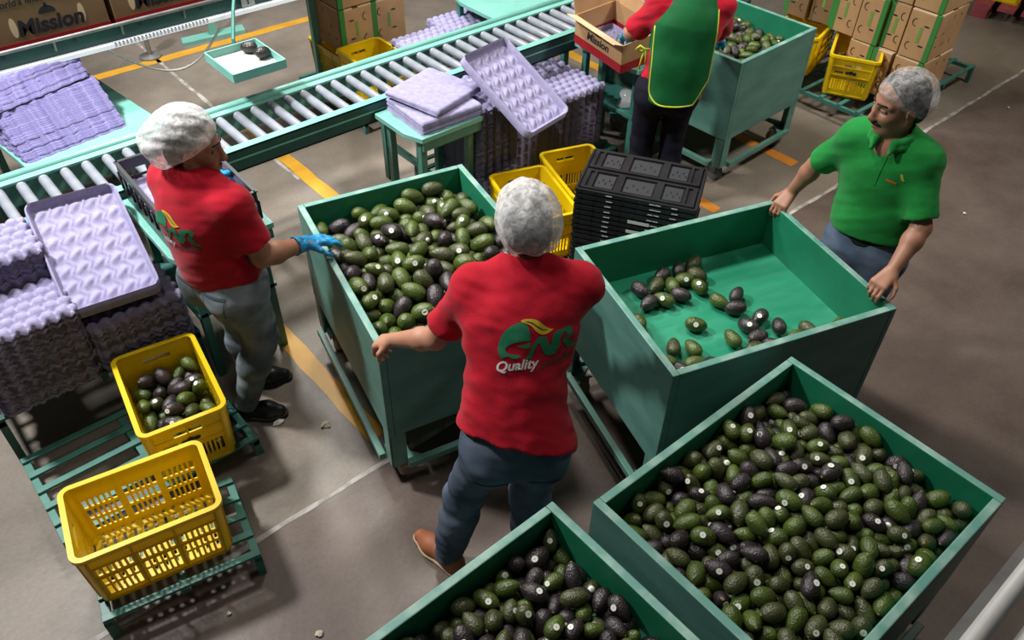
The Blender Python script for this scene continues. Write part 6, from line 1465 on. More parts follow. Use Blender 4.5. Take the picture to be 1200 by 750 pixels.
_lat = np.random.default_rng(3).random((32, 32, 32)).astype(np.float32)
def vnoise(p):
    i = np.floor(p).astype(int)
    f = (p - i).astype(np.float32)
    f = f * f * (3 - 2 * f)
    i = i % 32
    j = (i + 1) % 32
    x0, y0, z0, x1, y1, z1 = i[..., 0], i[..., 1], i[..., 2], j[..., 0], j[..., 1], j[..., 2]
    fx, fy, fz = f[..., 0], f[..., 1], f[..., 2]
    a = _lat[x0, y0, z0] * (1 - fx) + _lat[x1, y0, z0] * fx
    b = _lat[x0, y1, z0] * (1 - fx) + _lat[x1, y1, z0] * fx
    c = _lat[x0, y0, z1] * (1 - fx) + _lat[x1, y0, z1] * fx
    d = _lat[x0, y1, z1] * (1 - fx) + _lat[x1, y1, z1] * fx
    return (a * (1 - fy) + b * fy) * (1 - fz) + (c * (1 - fy) + d * fy) * fz - 0.5

class Field:
    """signed distance on a grid; limbs are added, smoothly blended, and the zero surface is meshed"""
    def __init__(self, lo, hi, h):
        self.lo, self.h = np.array(lo, np.float32), h
        self.n = np.ceil((np.array(hi) - self.lo) / h).astype(int) + 1
        self.f = np.full(self.n, 0.4, np.float32)
    def _block(self, lo, hi):
        a = np.clip(np.floor((np.array(lo) - self.lo) / self.h).astype(int), 0, self.n)
        b = np.clip(np.ceil((np.array(hi) - self.lo) / self.h).astype(int) + 1, 0, self.n)
        if np.any(b <= a): return None
        ax = [self.lo[i] + self.h * np.arange(a[i], b[i], dtype=np.float32) for i in range(3)]
        P = np.stack(np.meshgrid(*ax, indexing='ij'), -1)
        return tuple(slice(a[i], b[i]) for i in range(3)), P
    def _put(self, sl, d, k, op):
        f = self.f[sl]
        if op == 'add':
            h = np.maximum(k - np.abs(f - d), 0) / k if k > 0 else 0
            self.f[sl] = np.minimum(f, d) - h * h * k * 0.25
        else:
            d = -d
            h = np.maximum(k - np.abs(f - d), 0) / k if k > 0 else 0
            self.f[sl] = np.maximum(f, d) + h * h * k * 0.25
    def cone(self, a, b, ra, rb, k=0.03, sq=None, cut=None, op='add', m=0.06):
        a, b = np.asarray(a, np.float32), np.asarray(b, np.float32)
        rm = max(ra, rb) + m
        blk = self._block(np.minimum(a, b) - rm, np.maximum(a, b) + rm)
        if blk is None: return self
        sl, P = blk
        ab = b - a
        Q = P - a
        if sq is not None:      # flatten the section along a direction
            n, s = unit(sq[0]), sq[1]
            n = unit(n - ab * np.dot(n, ab) / max(np.dot(ab, ab), 1e-9)) if np.dot(ab, ab) > 1e-8 else n
            Q = Q + np.multiply.outer(Q @ n, n) * (1 / s - 1)
        t = np.clip((Q @ ab) / max(float(np.dot(ab, ab)), 1e-9), 0, 1)
        d = np.linalg.norm(Q - t[..., None] * ab, axis=-1) - (ra + (rb - ra) * t)
        if sq is not None: d = d * (0.5 + 0.5 * sq[1])
        for pt, nr in (cut or []):
            d = np.maximum(d, (P - np.asarray(pt, np.float32)) @ unit(nr))
        self._put(sl, d, k, op)
        return self
    def ell(self, c, r, ax=None, k=0.03, op='add', m=0.05, cut=None):
        c, r = np.asarray(c, np.float32), np.asarray(r, np.float32)
        blk = self._block(c - r.max() - m, c + r.max() + m)
        if blk is None: return self
        sl, P = blk
        Q = P - c
        if ax is not None: Q = Q @ np.asarray(ax, np.float32).T      # rows of ax are the axes
        q = Q / r
        l = np.linalg.norm(q, axis=-1)
        g = np.linalg.norm(q / r, axis=-1)
        d = l * (l - 1) / np.maximum(g, 1e-6)
        for pt, nr in (cut or []):
            d = np.maximum(d, (P - np.asarray(pt, np.float32)) @ unit(nr))
        self._put(sl, d, k, op)
        return self
    def clip(self, pt, nr, lo=None, hi=None, k=0.010):
        blk = self._block(lo if lo is not None else self.lo, hi if hi is not None else self.lo + self.h * self.n)
        sl, P = blk
        self._put(sl, -((P - np.asarray(pt, np.float32)) @ unit(nr)), k, 'sub')
        return self
    def wrinkle(self, amp, basis, where=None):
        """folds: noise stretched along the rows of basis"""
        idx = np.nonzero(np.abs(self.f) < 0.03)
        P = np.stack(idx, -1).astype(np.float32) * self.h + self.lo
        n = vnoise(P @ np.asarray(basis, np.float32).T + 7.3)
        n2 = vnoise(P @ np.asarray(basis, np.float32).T * 2.1 + 3.1)
        v = amp * (n * 1.4 + n2 * 0.7)
        if where is not None: v = v * where(P)
        self.f[idx] += v.astype(np.float32)
        return self
    def mesh(self, name, material, org=(0, 0, 0), smooth_iter=1):
        f, h = self.f, self.h
        ins = f < 0
        c = ins[:-1, :-1, :-1].astype(np.int8)
        s = sum(ins[i:ins.shape[0] - 1 + i, j:ins.shape[1] - 1 + j, k:ins.shape[2] - 1 + k].astype(np.int8) for i in (0, 1) for j in (0, 1) for k in (0, 1))
        cells = np.nonzero((s > 0) & (s < 8))
        C = np.stack(cells, -1)
        corner = np.array([(i, j, k) for i in (0, 1) for j in (0, 1) for k in (0, 1)])
        vals = np.stack([f[C[:, 0] + o[0], C[:, 1] + o[1], C[:, 2] + o[2]] for o in corner], 1)
        acc = np.zeros((len(C), 3), np.float64)
        cnt = np.zeros(len(C))
        for a in range(8):
            for b in range(a + 1, 8):
                if np.abs(corner[a] - corner[b]).sum() != 1: continue
                va, vb = vals[:, a], vals[:, b]
                m = (va < 0) != (vb < 0)
                t = np.where(m, va / np.where(va - vb == 0, 1, va - vb), 0)
                p = corner[a] + (corner[b] - corner[a]) * t[:, None]
                acc += p * m[:, None]
                cnt += m
        vs = (C + acc / cnt[:, None]) * h + self.lo - np.asarray(org)
        im = np.full(s.shape, -1, np.int64)
        im[cells] = np.arange(len(C))
        quads = []
        for ax in range(3):
            sh = [slice(None)] * 3
            a_ = [slice(None)] * 3
            b_ = [slice(None)] * 3
            a_[ax], b_[ax] = slice(0, -1), slice(1, None)
            A_, B_ = ins[tuple(a_)], ins[tuple(b_)]
            E_ = np.nonzero(A_ != B_)
            e = np.stack(E_, -1)
            o1, o2 = [(1, 2), (2, 0), (0, 1)][ax]
            ok = (e[:, o1] > 0) & (e[:, o2] > 0) & (e[:, o1] < s.shape[o1]) & (e[:, o2] < s.shape[o2])
            e = e[ok]
            def at(d1, d2):
                q = e.copy()
                q[:, o1] -= d1
                q[:, o2] -= d2
                return im[q[:, 0], q[:, 1], q[:, 2]]
            q = np.stack([at(1, 1), at(0, 1), at(0, 0), at(1, 0)], 1)
            flip = ~A_[e[:, 0], e[:, 1], e[:, 2]]
            q[flip] = q[flip][:, ::-1]
            quads.append(q)
        q = np.concatenate(quads)
        q = q[(q >= 0).all(1)]
        for _ in range(smooth_iter):
            sm = np.zeros_like(vs)
            k = np.zeros(len(vs))
            for a in range(4):
                for b in ((a + 1) % 4, (a + 3) % 4):
                    np.add.at(sm, q[:, a], vs[q[:, b]])
                    np.add.at(k, q[:, a], 1)
            vs = vs * 0.5 + 0.5 * sm / np.maximum(k, 1)[:, None]
        me = bpy.data.meshes.new(name)
        me.vertices.add(len(vs))
        me.vertices.foreach_set('co', vs.astype(np.float32).ravel())
        me.loops.add(len(q) * 4)
        me.loops.foreach_set('vertex_index', q.astype(np.int32).ravel())
        me.polygons.add(len(q))
        me.polygons.foreach_set('loop_start', np.arange(0, len(q) * 4, 4, dtype=np.int32))
        me.polygons.foreach_set('use_smooth', np.ones(len(q), bool))
        me.materials.append(MATS[material])
        me.update(calc_edges=True)
        return me

def box_of(pts, pad):
    p = np.array(pts)
    return p.min(0) - pad, p.max(0) + pad

def hand_prims(wrist, D, N, thumb, curl, scale=1.0, spread=0.05, tcurl=0.5):
    """palm and five bent fingers; D along the hand, N out of the palm, thumb = +1/-1 side; returns (a, b, ra, rb, k)"""
    D, N = unit(D), np.asarray(N, np.float32)
    N = unit(N - D * np.dot(N, D))
    S = np.cross(D, N) * thumb
    s = scale
    out = []
    for o in (-0.026, -0.009, 0.009, 0.026):
        out.append((wrist + S * o * 0.6 * s + D * 0.01 * s, wrist + S * o * s + D * 0.082 * s, 0.0165 * s, 0.0135 * s, 0.012))
    lens = [(0.040, 0.025, 0.021), (0.044, 0.028, 0.022), (0.041, 0.026, 0.021), (0.032, 0.020, 0.018)]
    for i, o in enumerate((0.030, 0.010, -0.010, -0.029)):
        p = wrist + (D * (0.085 - (0.008 if i == 3 else 0)) + S * o) * s
        d = D + S * o * spread * 30 * 0.3
        ang = 0.0
        for j, L in enumerate(lens[i]):
            ang += curl[j] * (1 + 0.08 * (i - 1.5))
            dd = unit(unit(d) * math.cos(ang) + N * math.sin(ang))
            q = p + dd * L * s
            out.append((p, q, (0.0092, 0.0084, 0.0076)[j] * s, (0.0084, 0.0076, 0.0066)[j] * s, 0.003 if j else 0.006))
            p = q
    p = wrist + (D * 0.022 + S * 0.026 + N * 0.006) * s
    d1 = unit(D * 0.62 + S * 0.72 + N * 0.25)
    q = p + d1 * 0.042 * s
    out.append((p, q, 0.0145 * s, 0.0105 * s, 0.014))
    d2 = unit(D * (0.85 - tcurl * 0.3) + S * (0.35 - tcurl * 0.55) + N * (0.25 + tcurl))
    r_ = q + d2 * 0.032 * s
    out.append((q, r_, 0.0100 * s, 0.0092 * s, 0.004))
    d3 = unit(D * (0.9 - tcurl * 0.5) - S * tcurl * 0.3 + N * (0.2 + tcurl))
    out.append((r_, r_ + d3 * 0.024 * s, 0.0090 * s, 0.0072 * s, 0.003))
    return out

def head_axes(F, U):
    F = unit(F)
    U = np.asarray(U, np.float32)
    U = unit(U - F * np.dot(U, F))
    L = np.cross(U, F)
    return F, U, L

def add_head(fd, c, F, U, L, s=1.0, female=False):
    P = lambda f, l, u: c + (F * f + L * l + U * u) * s
    ax = np.stack([F, L, U])
    fd.ell(P(-0.008, 0, 0.028), np.array((0.096, 0.077, 0.096)) * s, ax, 0.02)
    fd.ell(P(0.030, 0, -0.040), np.array((0.064, 0.062, 0.080)) * s, ax, 0.03)
    fd.ell(P(0.064, 0, -0.100), np.array((0.024, 0.026, 0.018)) * s, ax, 0.03)
    for g in (-1, 1):
        fd.cone(P(0.058, g * 0.012, -0.098), P(-0.005, g * 0.058, -0.060), 0.017 * s, 0.018 * s, 0.03)
        fd.ell(P(0.062, g * 0.038, -0.030), np.array((0.026, 0.024, 0.020)) * s, ax, 0.025)      # cheek
        fd.cone(P(0.084, g * 0.012, 0.024), P(0.066, g * 0.050, 0.022), 0.009 * s, 0.008 * s, 0.02)  # brow
        fd.ell(P(0.088, g * 0.031, 0.001), np.array((0.016, 0.017, 0.011)) * s, ax, 0.012, 'sub')
        fd.ell(P(-0.008, g * 0.079, -0.014), np.array((0.019, 0.007, 0.031)) * s, ax, 0.006)       # ear
        fd.ell(P(-0.004, g * 0.085, -0.012), np.array((0.009, 0.004, 0.017)) * s, ax, 0.004, 'sub')
        fd.ell(P(0.103, g * 0.011, -0.042), np.array((0.010, 0.009, 0.008)) * s, ax, 0.006)        # nostril wing
    fd.cone(P(0.088, 0, 0.012), P(0.112, 0, -0.036), 0.0085 * s, 0.0125 * s, 0.014)
    fd.ell(P(0.090, 0, -0.066), np.array((0.010, 0.025, 0.0055)) * s, ax, 0.006)
    fd.ell(P(0.089, 0, -0.078), np.array((0.010, 0.021, 0.0065)) * s, ax, 0.006)
    fd.cone(P(0.100, -0.022, -0.0715), P(0.100, 0.022, -0.0715), 0.0022, 0.0022, 0.003, op='sub', m=0.02)

def face_parts(root, org, c, F, U, L, s, moustache=False):
    P = lambda f, l, u: Vector((c + (F * f + L * l + U * u) * s - org).tolist())
    rot = Matrix(([float(x) for x in F], [float(x) for x in L], [float(x) for x in U])).transposed()
    for g in (-1, 1):
        e = MB().lathe([(0.0115 * math.cos(R(t)) * s + 1e-5, 0.0115 * math.sin(R(t)) * s) for t in range(-90, 91, 15)], 14, (0, 0, 0), 'X')
        eo = e.xf(lambda p: P(0.0745, g * 0.031, 0.000) + rot @ p).build('eye', 'eye', root, True)
        MB().lathe([(1e-5, 0.0122 * s), (0.0052 * s, 0.0108 * s), (0.0052 * s, 0.0100 * s)][::-1], 12, (0, 0, 0), 'X').xf(lambda p: P(0.0745, g * 0.031, 0.000) + rot @ p).build('iris', 'iris', eo, True)
        MB().path([P(0.0862 - 0.009 * abs(t) , g * (0.030 + 0.018 * t), 0.0075 - 0.004 * abs(t)) for t in (-1, -.5, 0, .5, 1)], 0.0058 * s, 8).build('eyelid', MATS_SKIN[0], root, True)
        MB().path([P(0.0925 - 0.016 * max(t, -.2), g * (0.030 + 0.020 * t), 0.031 - 0.004 * t * t) for t in (-1, -.5, 0, .5, 1)], 0.0038 * s, 6).build('eyebrow', 'hair', root, True)
    MB().path([P(0.0985 - 0.022 * t * t, 0.021 * t, -0.0665 - 0.003 * abs(t)) for t in (-1, -.6, -.25, 0, .25, .6, 1)], 0.0042 * s, 6).build('lip', 'lips', root, True)
    MB().path([P(0.0975 - 0.022 * t * t, 0.018 * t, -0.0780 + 0.003 * abs(t)) for t in (-1, -.6, -.25, 0, .25, .6, 1)], 0.0050 * s, 6).build('lip', 'lips', root, True)
    if moustache:
        MB().path([P(0.1035 - 0.026 * t * t, 0.031 * t, -0.0555 - 0.009 * t * t) for t in (-1, -.75, -.5, -.25, 0, .25, .5, .75, 1)], 0.0062 * s, 8).build('moustache', 'hair', root, True)

MATS_SKIN = ['skin_tan']
def lerp(a, b, t): return a + (b - a) * t

def person(label, foot, J, skin, top, bottom, opts):
    """J holds joints as (x, y, z) in hall coordinates"""
    J = {k: np.array(v, np.float32) for k, v in J.items()}
    root = thing('person', label, 'person', (foot[0], foot[1], 0))
    org = np.array((foot[0], foot[1], 0), np.float32)
    MATS_SKIN[0] = skin
    f = unit(J['face_dir'])               # way the torso faces
    hs = opts.get('head', 1.0)
    F, U, L = head_axes(J['head_dir'], J['head_up'])
    hc = J['head']
    W = opts.get('girth', 1.0)
    P, WA, C, N = J['pelvis'], J['waist'], J['chest'], J['neck']
    SL, SR, EL, ER, WL, WR = (J[k] for k in ('SL', 'SR', 'EL', 'ER', 'WL', 'WR'))
    HL, HR, KL, KR, AL, AR = (J[k] for k in ('HL', 'HR', 'KL', 'KR', 'AL', 'AR'))
    hands = []
    for sd, wr in (('L', WL), ('R', WR)):
        h = opts['hand' + sd]
        hands.append(hand_prims(wr, h['D'], h['N'], h['thumb'], h['curl'], opts.get('hand_scale', 1.0), h.get('spread', 0.05), h.get('tcurl', 0.5)))
    # ---- the body: one surface from crown to ankles
    pts = list(J[k] for k in ('pelvis', 'waist', 'chest', 'neck', 'SL', 'SR', 'EL', 'ER', 'WL', 'WR', 'HL', 'HR', 'KL', 'KR', 'AL', 'AR', 'head')) + [p[1] for h in hands for p in h]
    lo, hi = box_of(pts, 0.17)
    fd = Field(lo, hi, 0.0055)
    tr = lambda a, b, ra, rb, k=0.05, s=0.66: fd.cone(a, b, ra, rb, k, sq=(f, s))
    tr(P, WA, 0.135 * W, 0.12 * W)
    tr(WA, C, 0.12 * W, 0.145 * W)
    tr(C, lerp(C, N, 0.6), 0.145 * W, 0.10 * W)
    fd.cone(SL, SR, 0.045, 0.045, 0.06)
    if opts.get('vneck'): fd.ell(lerp(C, N, 0.70) + f * 0.030, (0.062, 0.075, 0.075), None, 0.05)
    fd.cone(N - U * 0.02, hc - U * 0.075 * hs - F * 0.012, 0.055 * opts.get('neck', 1.0), 0.052 * opts.get('neck', 1.0), 0.03)
    for S_, E_, W_ in ((SL, EL, WL), (SR, ER, WR)):
        a = opts.get('arm', 1.0)
        fd.cone(S_, E_, 0.046 * a, 0.039 * a, 0.03)
        fd.cone(E_, lerp(E_, W_, 0.3), 0.039 * a, 0.042 * a, 0.02)
        fd.cone(lerp(E_, W_, 0.3), W_, 0.041 * a, 0.026 * a, 0.02)
    for hp in hands:
        for a_, b_, ra, rb, k in hp: fd.cone(a_, b_, ra, rb, k, m=0.02)
    for H_, K_, A_ in ((HL, KL, AL), (HR, KR, AR)):
        fd.cone(H_, K_, 0.07 * W, 0.05, 0.03)
        fd.cone(K_, A_, 0.05, 0.034, 0.03)
    add_head(fd, hc, F, U, L, hs)
    link('body', fd.mesh('body', skin, org), root)
    face_parts(root, org, hc, F, U, L, hs, opts.get('moustache', False))
    # ---- trousers
    lo, hi = box_of([P, WA, HL, HR, KL, KR, AL, AR], 0.24)
    fd = Field(lo, hi, 0.008)
    hw = opts.get('hip', 1.0)
    ft = opts.get('fit', 1.0)
    lat = unit(np.cross(f, (0, 0, 1)))
    wl = lerp(P, WA, opts.get('waistline', 0.75))
    fd.cone(P - lat * 0.05 * hw, P + lat * 0.05 * hw, 0.128 * hw, 0.128 * hw, 0.04, sq=(f, 0.86))
    fd.cone(P, lerp(P, WA, 1.3), 0.158 * hw, 0.150 * hw, 0.04, sq=(f, 0.72))
    for H_, K_, A_ in ((HL, KL, AL), (HR, KR, AR)):
        fd.ell(H_ - f * 0.042 + V(0, 0, -0.03), (0.092 * hw, 0.092 * hw, 0.105 * hw), None, 0.04)
        fd.cone(H_, K_, 0.098 * hw, 0.070 * ft, 0.035)
        cal = lerp(K_, A_, 0.35) - f * 0.012
        fd.cone(K_, cal, 0.068 * ft, 0.067 * ft, 0.03)
        fd.cone(cal, A_, 0.067 * ft, opts.get('cuff', 0.052), 0.03)
        ad = unit(A_ - K_)
        fd.clip(A_ + ad * 0.012, ad, A_ - 0.14, A_ + 0.14)
    up_ = unit(WA - P)
    fd.clip(wl, up_)
    fd.wrinkle(opts.get('leg_fold', 0.008), [(8, 3, 9), (-3, 8, -7), (2, 2, 12)], None)
    tm = fd.mesh('trousers', bottom, org)
    trs = link('trousers', tm, root)
    # ---- top garment
    lo, hi = box_of([P, WA, C, N, SL, SR, lerp(SL, EL, 0.8), lerp(SR, ER, 0.8)], 0.26)
    fd = Field(lo, hi, 0.007)
    g = W * opts.get('loose', 1.0)
    hem = P + up_ * opts.get('hem', 0.0)
    fd.cone(P, WA, 0.178 * g * opts.get('hemw', 1.0), 0.160 * g * opts.get('belly', 1.0), 0.05, sq=(f, 0.74))
    fd.cone(WA, C, 0.160 * g * opts.get('belly', 1.0), 0.178 * g, 0.05, sq=(f, 0.70))
    fd.cone(C, lerp(C, N, 0.55), 0.178 * g, 0.13 * g, 0.05, sq=(f, 0.70))
    mid = (SL + SR) / 2
    for S_ in (SL, SR):
        fd.cone(S_, lerp(S_, N, 0.8) + V(0, 0, 0.01), 0.062, 0.062, 0.05)
        fd.cone(S_, lerp(S_, C, 0.55), 0.072, 0.10 * g, 0.06)
    for b in opts.get('bulge', []):
        fd.ell(C + f * b[0] + lat * b[1] + V(0, 0, b[2]), b[3:6], None, 0.05)
    fd.clip(hem, -(up_ + lat * opts.get('hemtilt', 0.0)))
    for S_, E_ in ((SL, EL), (SR, ER)):
        e = lerp(S_, E_, opts.get('sleeve', 0.72))
        d = unit(E_ - S_)
        sw = opts.get('sleevew', 1.0)
        fd.cone(S_, e, 0.066 * sw, 0.068 * sw, 0.04, cut=[(e, d)])
    fd.wrinkle(opts.get('fold', 0.012), opts.get('fold_basis', [(8, 3, 6), (-3, 8, 6), (5, 5, 16)]))
    # hollow openings: sleeves, hem, neck
    for S_, E_ in ((SL, EL), (SR, ER)):
        e = lerp(S_, E_, opts.get('sleeve', 0.72))
        d = unit(E_ - S_)
        fd.cone(e - d * 0.05, e + d * 0.08, 0.052 * opts.get('sleevew', 1.0), 0.056 * opts.get('sleevew', 1.0), 0.006, op='sub', m=0.02)
    fd.cone(N - U * 0.004 + f * 0.012, N + U * 0.10 + f * 0.035, 0.062, 0.078, 0.008, op='sub', m=0.03)
    if opts.get('vneck'):
        fd.cone(N + f * 0.075 + up_ * 0.01, N + f * 0.135 - up_ * 0.10, 0.046, 0.012, 0.008, op='sub', m=0.03)
    sm = fd.mesh('shirt', top, org)
    shirt = link(opts.get('shirt_name', 't_shirt'), sm, root)
    if opts.get('belt'):
        fb = Field(*box_of([P, WA], 0.22), 0.006)
        fb.cone(P, lerp(P, WA, 1.3), 0.160 * hw, 0.153 * hw, 0.02, sq=(f, 0.74))
        fb.clip(wl + up_ * 0.004, up_)
        fb.clip(wl - up_ * 0.032, -up_)
        link('belt', fb.mesh('belt', 'belt', org), root)
    # ---- shoes
    for A_, td in ((AL, J['toeL']), (AR, J['toeR'])):
        td = unit(td)
        A0 = np.array((A_[0], A_[1], 0), np.float32)
        fs = Field(A0 - 0.24, A0 + 0.24, 0.006)
        z = lambda h_: V(0, 0, h_)
        sc_ = opts.get('shoe', 1.0)
        fs.cone(A0 - td * 0.045 * sc_ + z(0.045), A0 + td * 0.10 * sc_ + z(0.04), 0.038, 0.042, 0.03)
        fs.cone(A0 + td * 0.10 * sc_ + z(0.038), A0 + td * 0.165 * sc_ + z(0.03), 0.042, 0.030, 0.03)
        fs.cone(A0 - td * 0.02 + z(0.05), A0 - td * 0.015 + z(0.105), 0.042, 0.045, 0.03, cut=[(A0 + z(0.10), (0, 0, 1))])
        fs.clip(A0 + z(0.018), (0, 0, -1))
        so = link('shoe', fs.mesh('shoe', opts['shoe_mat'], org), root)
        fz = Field(A0 - 0.24, A0 + 0.24, 0.006)
        fz.cone(A0 - td * 0.048 * sc_ + z(0.02), A0 + td * 0.10 * sc_ + z(0.02), 0.044, 0.047, 0.03)
        fz.cone(A0 + td * 0.10 * sc_ + z(0.02), A0 + td * 0.17 * sc_ + z(0.02), 0.047, 0.034, 0.03)
        fz.clip(A0 + z(0.024), (0, 0, 1))
        fz.clip(A0 + z(0.002), (0, 0, -1))
        link('sole', fz.mesh('sole', opts.get('sole_mat', 'rubber'), org), so)
    # ---- hair and hairnet
    ax = np.stack([F, L, U])
    Q = lambda a, b, c_: hc + (F * a + L * b + U * c_) * hs
    lo, hi = box_of([hc], 0.22)
    fh = Field(lo, hi, 0.006)
    fh.ell(Q(-0.014, 0, 0.030), np.array((0.100, 0.083, 0.098)) * hs, ax, 0.02)
    fh.ell(Q(-0.045, 0, -0.035), np.array((0.062, 0.072, 0.060)) * hs, ax, 0.03)
    fh.clip(Q(0.052, 0, 0.045), F * 0.75 - U * 0.6)
    fh.clip(Q(-0.015, 0, -0.022), F * 0.9 - U * 0.62)
    link('hair', fh.mesh('hair', 'hair', org), root)
    fn = Field(lo, hi, 0.005)
    n_ = opts['net']
    fn.ell(Q(*n_['c']), np.array(n_['r']) * hs, ax, 0.02)
    if 'c2' in n_: fn.ell(Q(*n_['c2']), np.array(n_['r2']) * hs, ax, 0.05)
    fn.wrinkle(n_.get('amp', 0.014) * 0.75, np.stack([F * 22 + L * 7, L * 22 - F * 7, U * 3]) if n_.get('along', 'U') == 'U' else np.stack([U * 24 + L * 8, L * 24 - U * 8, F * 3.5]))
    fn.clip(Q(*n_['cut']), F * n_['cn'][0] + U * n_['cn'][1])
    link('hairnet', fn.mesh('hairnet', n_.get('mat', 'hairnet'), org), root)
    # ---- gloves
    for sd, wr, el, hp in (('L', WL, EL, hands[0]), ('R', WR, ER, hands[1])):
        if not opts.get('gloves'): continue
        h = opts['hand' + sd]
        lo, hi = box_of([wr] + [p[1] for p in hp], 0.09)
        fg = Field(lo, hi, 0.004)
        for a_, b_, ra, rb, k in hp: fg.cone(a_, b_, ra + 0.0025, rb + 0.0025, k, m=0.02)
        d = unit(el - wr)
        fg.cone(wr, wr + d * 0.055, 0.031, 0.043, 0.01, cut=[(wr + d * 0.05, d)])
        fg.wrinkle(0.006, [(40, 20, 10), (-20, 40, 10), (10, 10, 40)])
        fg.cone(wr + d * 0.03, wr + d * 0.09, 0.034, 0.040, 0.004, op='sub', m=0.02)
        link('glove', fg.mesh('glove', 'glove_blue', org), root)
    return dict(root=root, org=org, shirt=shirt, trousers=trs, f=f, lat=lat, up=up_, J=J, F=F, U=U, L=L)

# ---- flat print laid onto cloth
def bvh_of(o):
    me = o.data
    vs = [v.co.copy() for v in me.vertices]
    return BVHTree.FromPolygons(vs, [tuple(p.vertices) for p in me.polygons])
def poly_mesh(polys):
    """fills outlines (lists of xy) into a triangulated, finely cut bmesh"""
    bm = bmesh.new()
    for pl_ in polys:
        vs = [bm.verts.new((x, y, 0)) for x, y in pl_]
        bm.faces.new(vs)
    bmesh.ops.triangulate(bm, faces=bm.faces[:])
    return bm
def refine(bm, L=0.010):
    for _ in range(5):
        ed = [e for e in bm.edges if e.calc_length() > L]
        if not ed: break
        bmesh.ops.subdivide_edges(bm, edges=ed, cuts=1)
        bmesh.ops.triangulate(bm, faces=[f_ for f_ in bm.faces if len(f_.verts) > 3])
def project(bm, name, material, parent, bvh, O, X, Y, off=0.0018):
    """moves a flat drawing in the plane (O, X, Y) onto the cloth along the plane's normal"""
    O, X, Y = Vector(O), Vector(X).normalized(), Vector(Y).normalized()
    Z = X.cross(Y).normalized()
    refine(bm)
    bad = []
    for v in bm.verts:
        p = O + X * v.co.x + Y * v.co.y + Z * 0.35
        hit, nrm, _, _ = bvh.ray_cast(p, -Z, 0.8)
        if hit is None: bad.append(v); continue
        if nrm.dot(Z) < 0: nrm = -nrm
        v.co = hit + nrm * off
    if bad: bmesh.ops.delete(bm, geom=bad, context='VERTS')
    bmesh.ops.recalc_face_normals(bm, faces=bm.faces[:])
    me = bpy.data.meshes.new(name)
    bm.to_mesh(me)
    bm.free()
    me.materials.append(MATS[material])
    return link(name, me, parent)
def text_bm(body, size, shear, bold, fn=None):
    me = text_mesh(body, size, 0, shear, bold)
    bm = bmesh.new()
    bm.from_mesh(me)
    bpy.data.meshes.remove(me)
    if fn:
        for v in bm.verts: v.co.x, v.co.y = fn(v.co.x, v.co.y)
    return bm
def smooth_poly(p, n=4):
    out = []
    m = len(p)
    for i in range(m):
        p0, p1, p2, p3 = (np.array(p[(i + k - 1) % m], float) for k in range(4))
        for t in np.arange(n) / n:
            out.append(tuple(0.5 * (2 * p1 + (p2 - p0) * t + (2 * p0 - 5 * p1 + 4 * p2 - p3) * t * t + (3 * p1 - p0 - 3 * p2 + p3) * t ** 3)))
    return out
LOGO = {'logo_green': [
    [(418, 176), (455, 190), (478, 230), (487, 280), (484, 318), (430, 316), (370, 325), (320, 345), (300, 372), (312, 400), (350, 416), (400, 424), (412, 436), (390, 448), (350, 446), (318, 428), (278, 440), (258, 425), (246, 385), (248, 340), (262, 290), (290, 240), (330, 205), (375, 183)],
    [(388, 352), (420, 344), (450, 342), (480, 330), (487, 346), (478, 374), (452, 371), (425, 364), (400, 362)],
    [(450, 456), (470, 425), (515, 335), (548, 302), (598, 292), (620, 320), (642, 378), (652, 345), (664, 292), (690, 272), (730, 266), (724, 335), (722, 398), (696, 412), (690, 440), (650, 450), (610, 440), (584, 402), (563, 352), (545, 346), (522, 392), (502, 438), (494, 456)],
    [(722, 286), (745, 258), (788, 246), (824, 260), (832, 290), (820, 320), (798, 346), (840, 385), (886, 404), (874, 420), (830, 425), (790, 415), (764, 380), (748, 346), (774, 330), (786, 305), (776, 286), (752, 290), (736, 318), (726, 326)]],
    'logo_yellow': [[(414, 166), (450, 153), (500, 156), (550, 172), (600, 215), (640, 240), (668, 250), (640, 267), (600, 280), (562, 272), (530, 247), (500, 212), (460, 186)]],
    'logo_grey': [[(445, 168), (500, 179), (552, 216), (588, 240), (622, 246), (586, 249), (545, 226), (497, 189)]]}
def logo(ps, O, X, Y, width):
    """the printed mark: fruit-shaped S, A and R with a yellow leaf, Quality avocados beneath"""
    s = width / 640.0
    O = tuple(np.array(O) - ps['org'])
    b = bvh_of(ps['shirt'])
    k = 0
    for m, pl_ in LOGO.items():
        bm = poly_mesh([[((x - 565) * s, (345 - y) * s) for x, y in smooth_poly(p, 3)] for p in pl_])
        project(bm, 'logo_print', m, ps['root'], b, O, X, Y, 0.0018 + 0.0006 * k)
        k += 1
    bm = text_bm('Quality', 108 * s, 0.22, 3.0 * s, lambda x, y: (x + (382 - 565) * s, y + (345 - 543) * s + (x + 160 * s) * 0.04))
    project(bm, 'logo_lettering', 'logo_white', ps['root'], b, O, X, Y)
    bm = text_bm('avocados', 84 * s, 0.25, 0.9 * s, lambda x, y: (x * 0.93 + (708 - 565) * s, y + (345 - 520) * s + x * 0.2))
    project(bm, 'logo_lettering', 'logo_grey', ps['root'], b, O, X, Y)

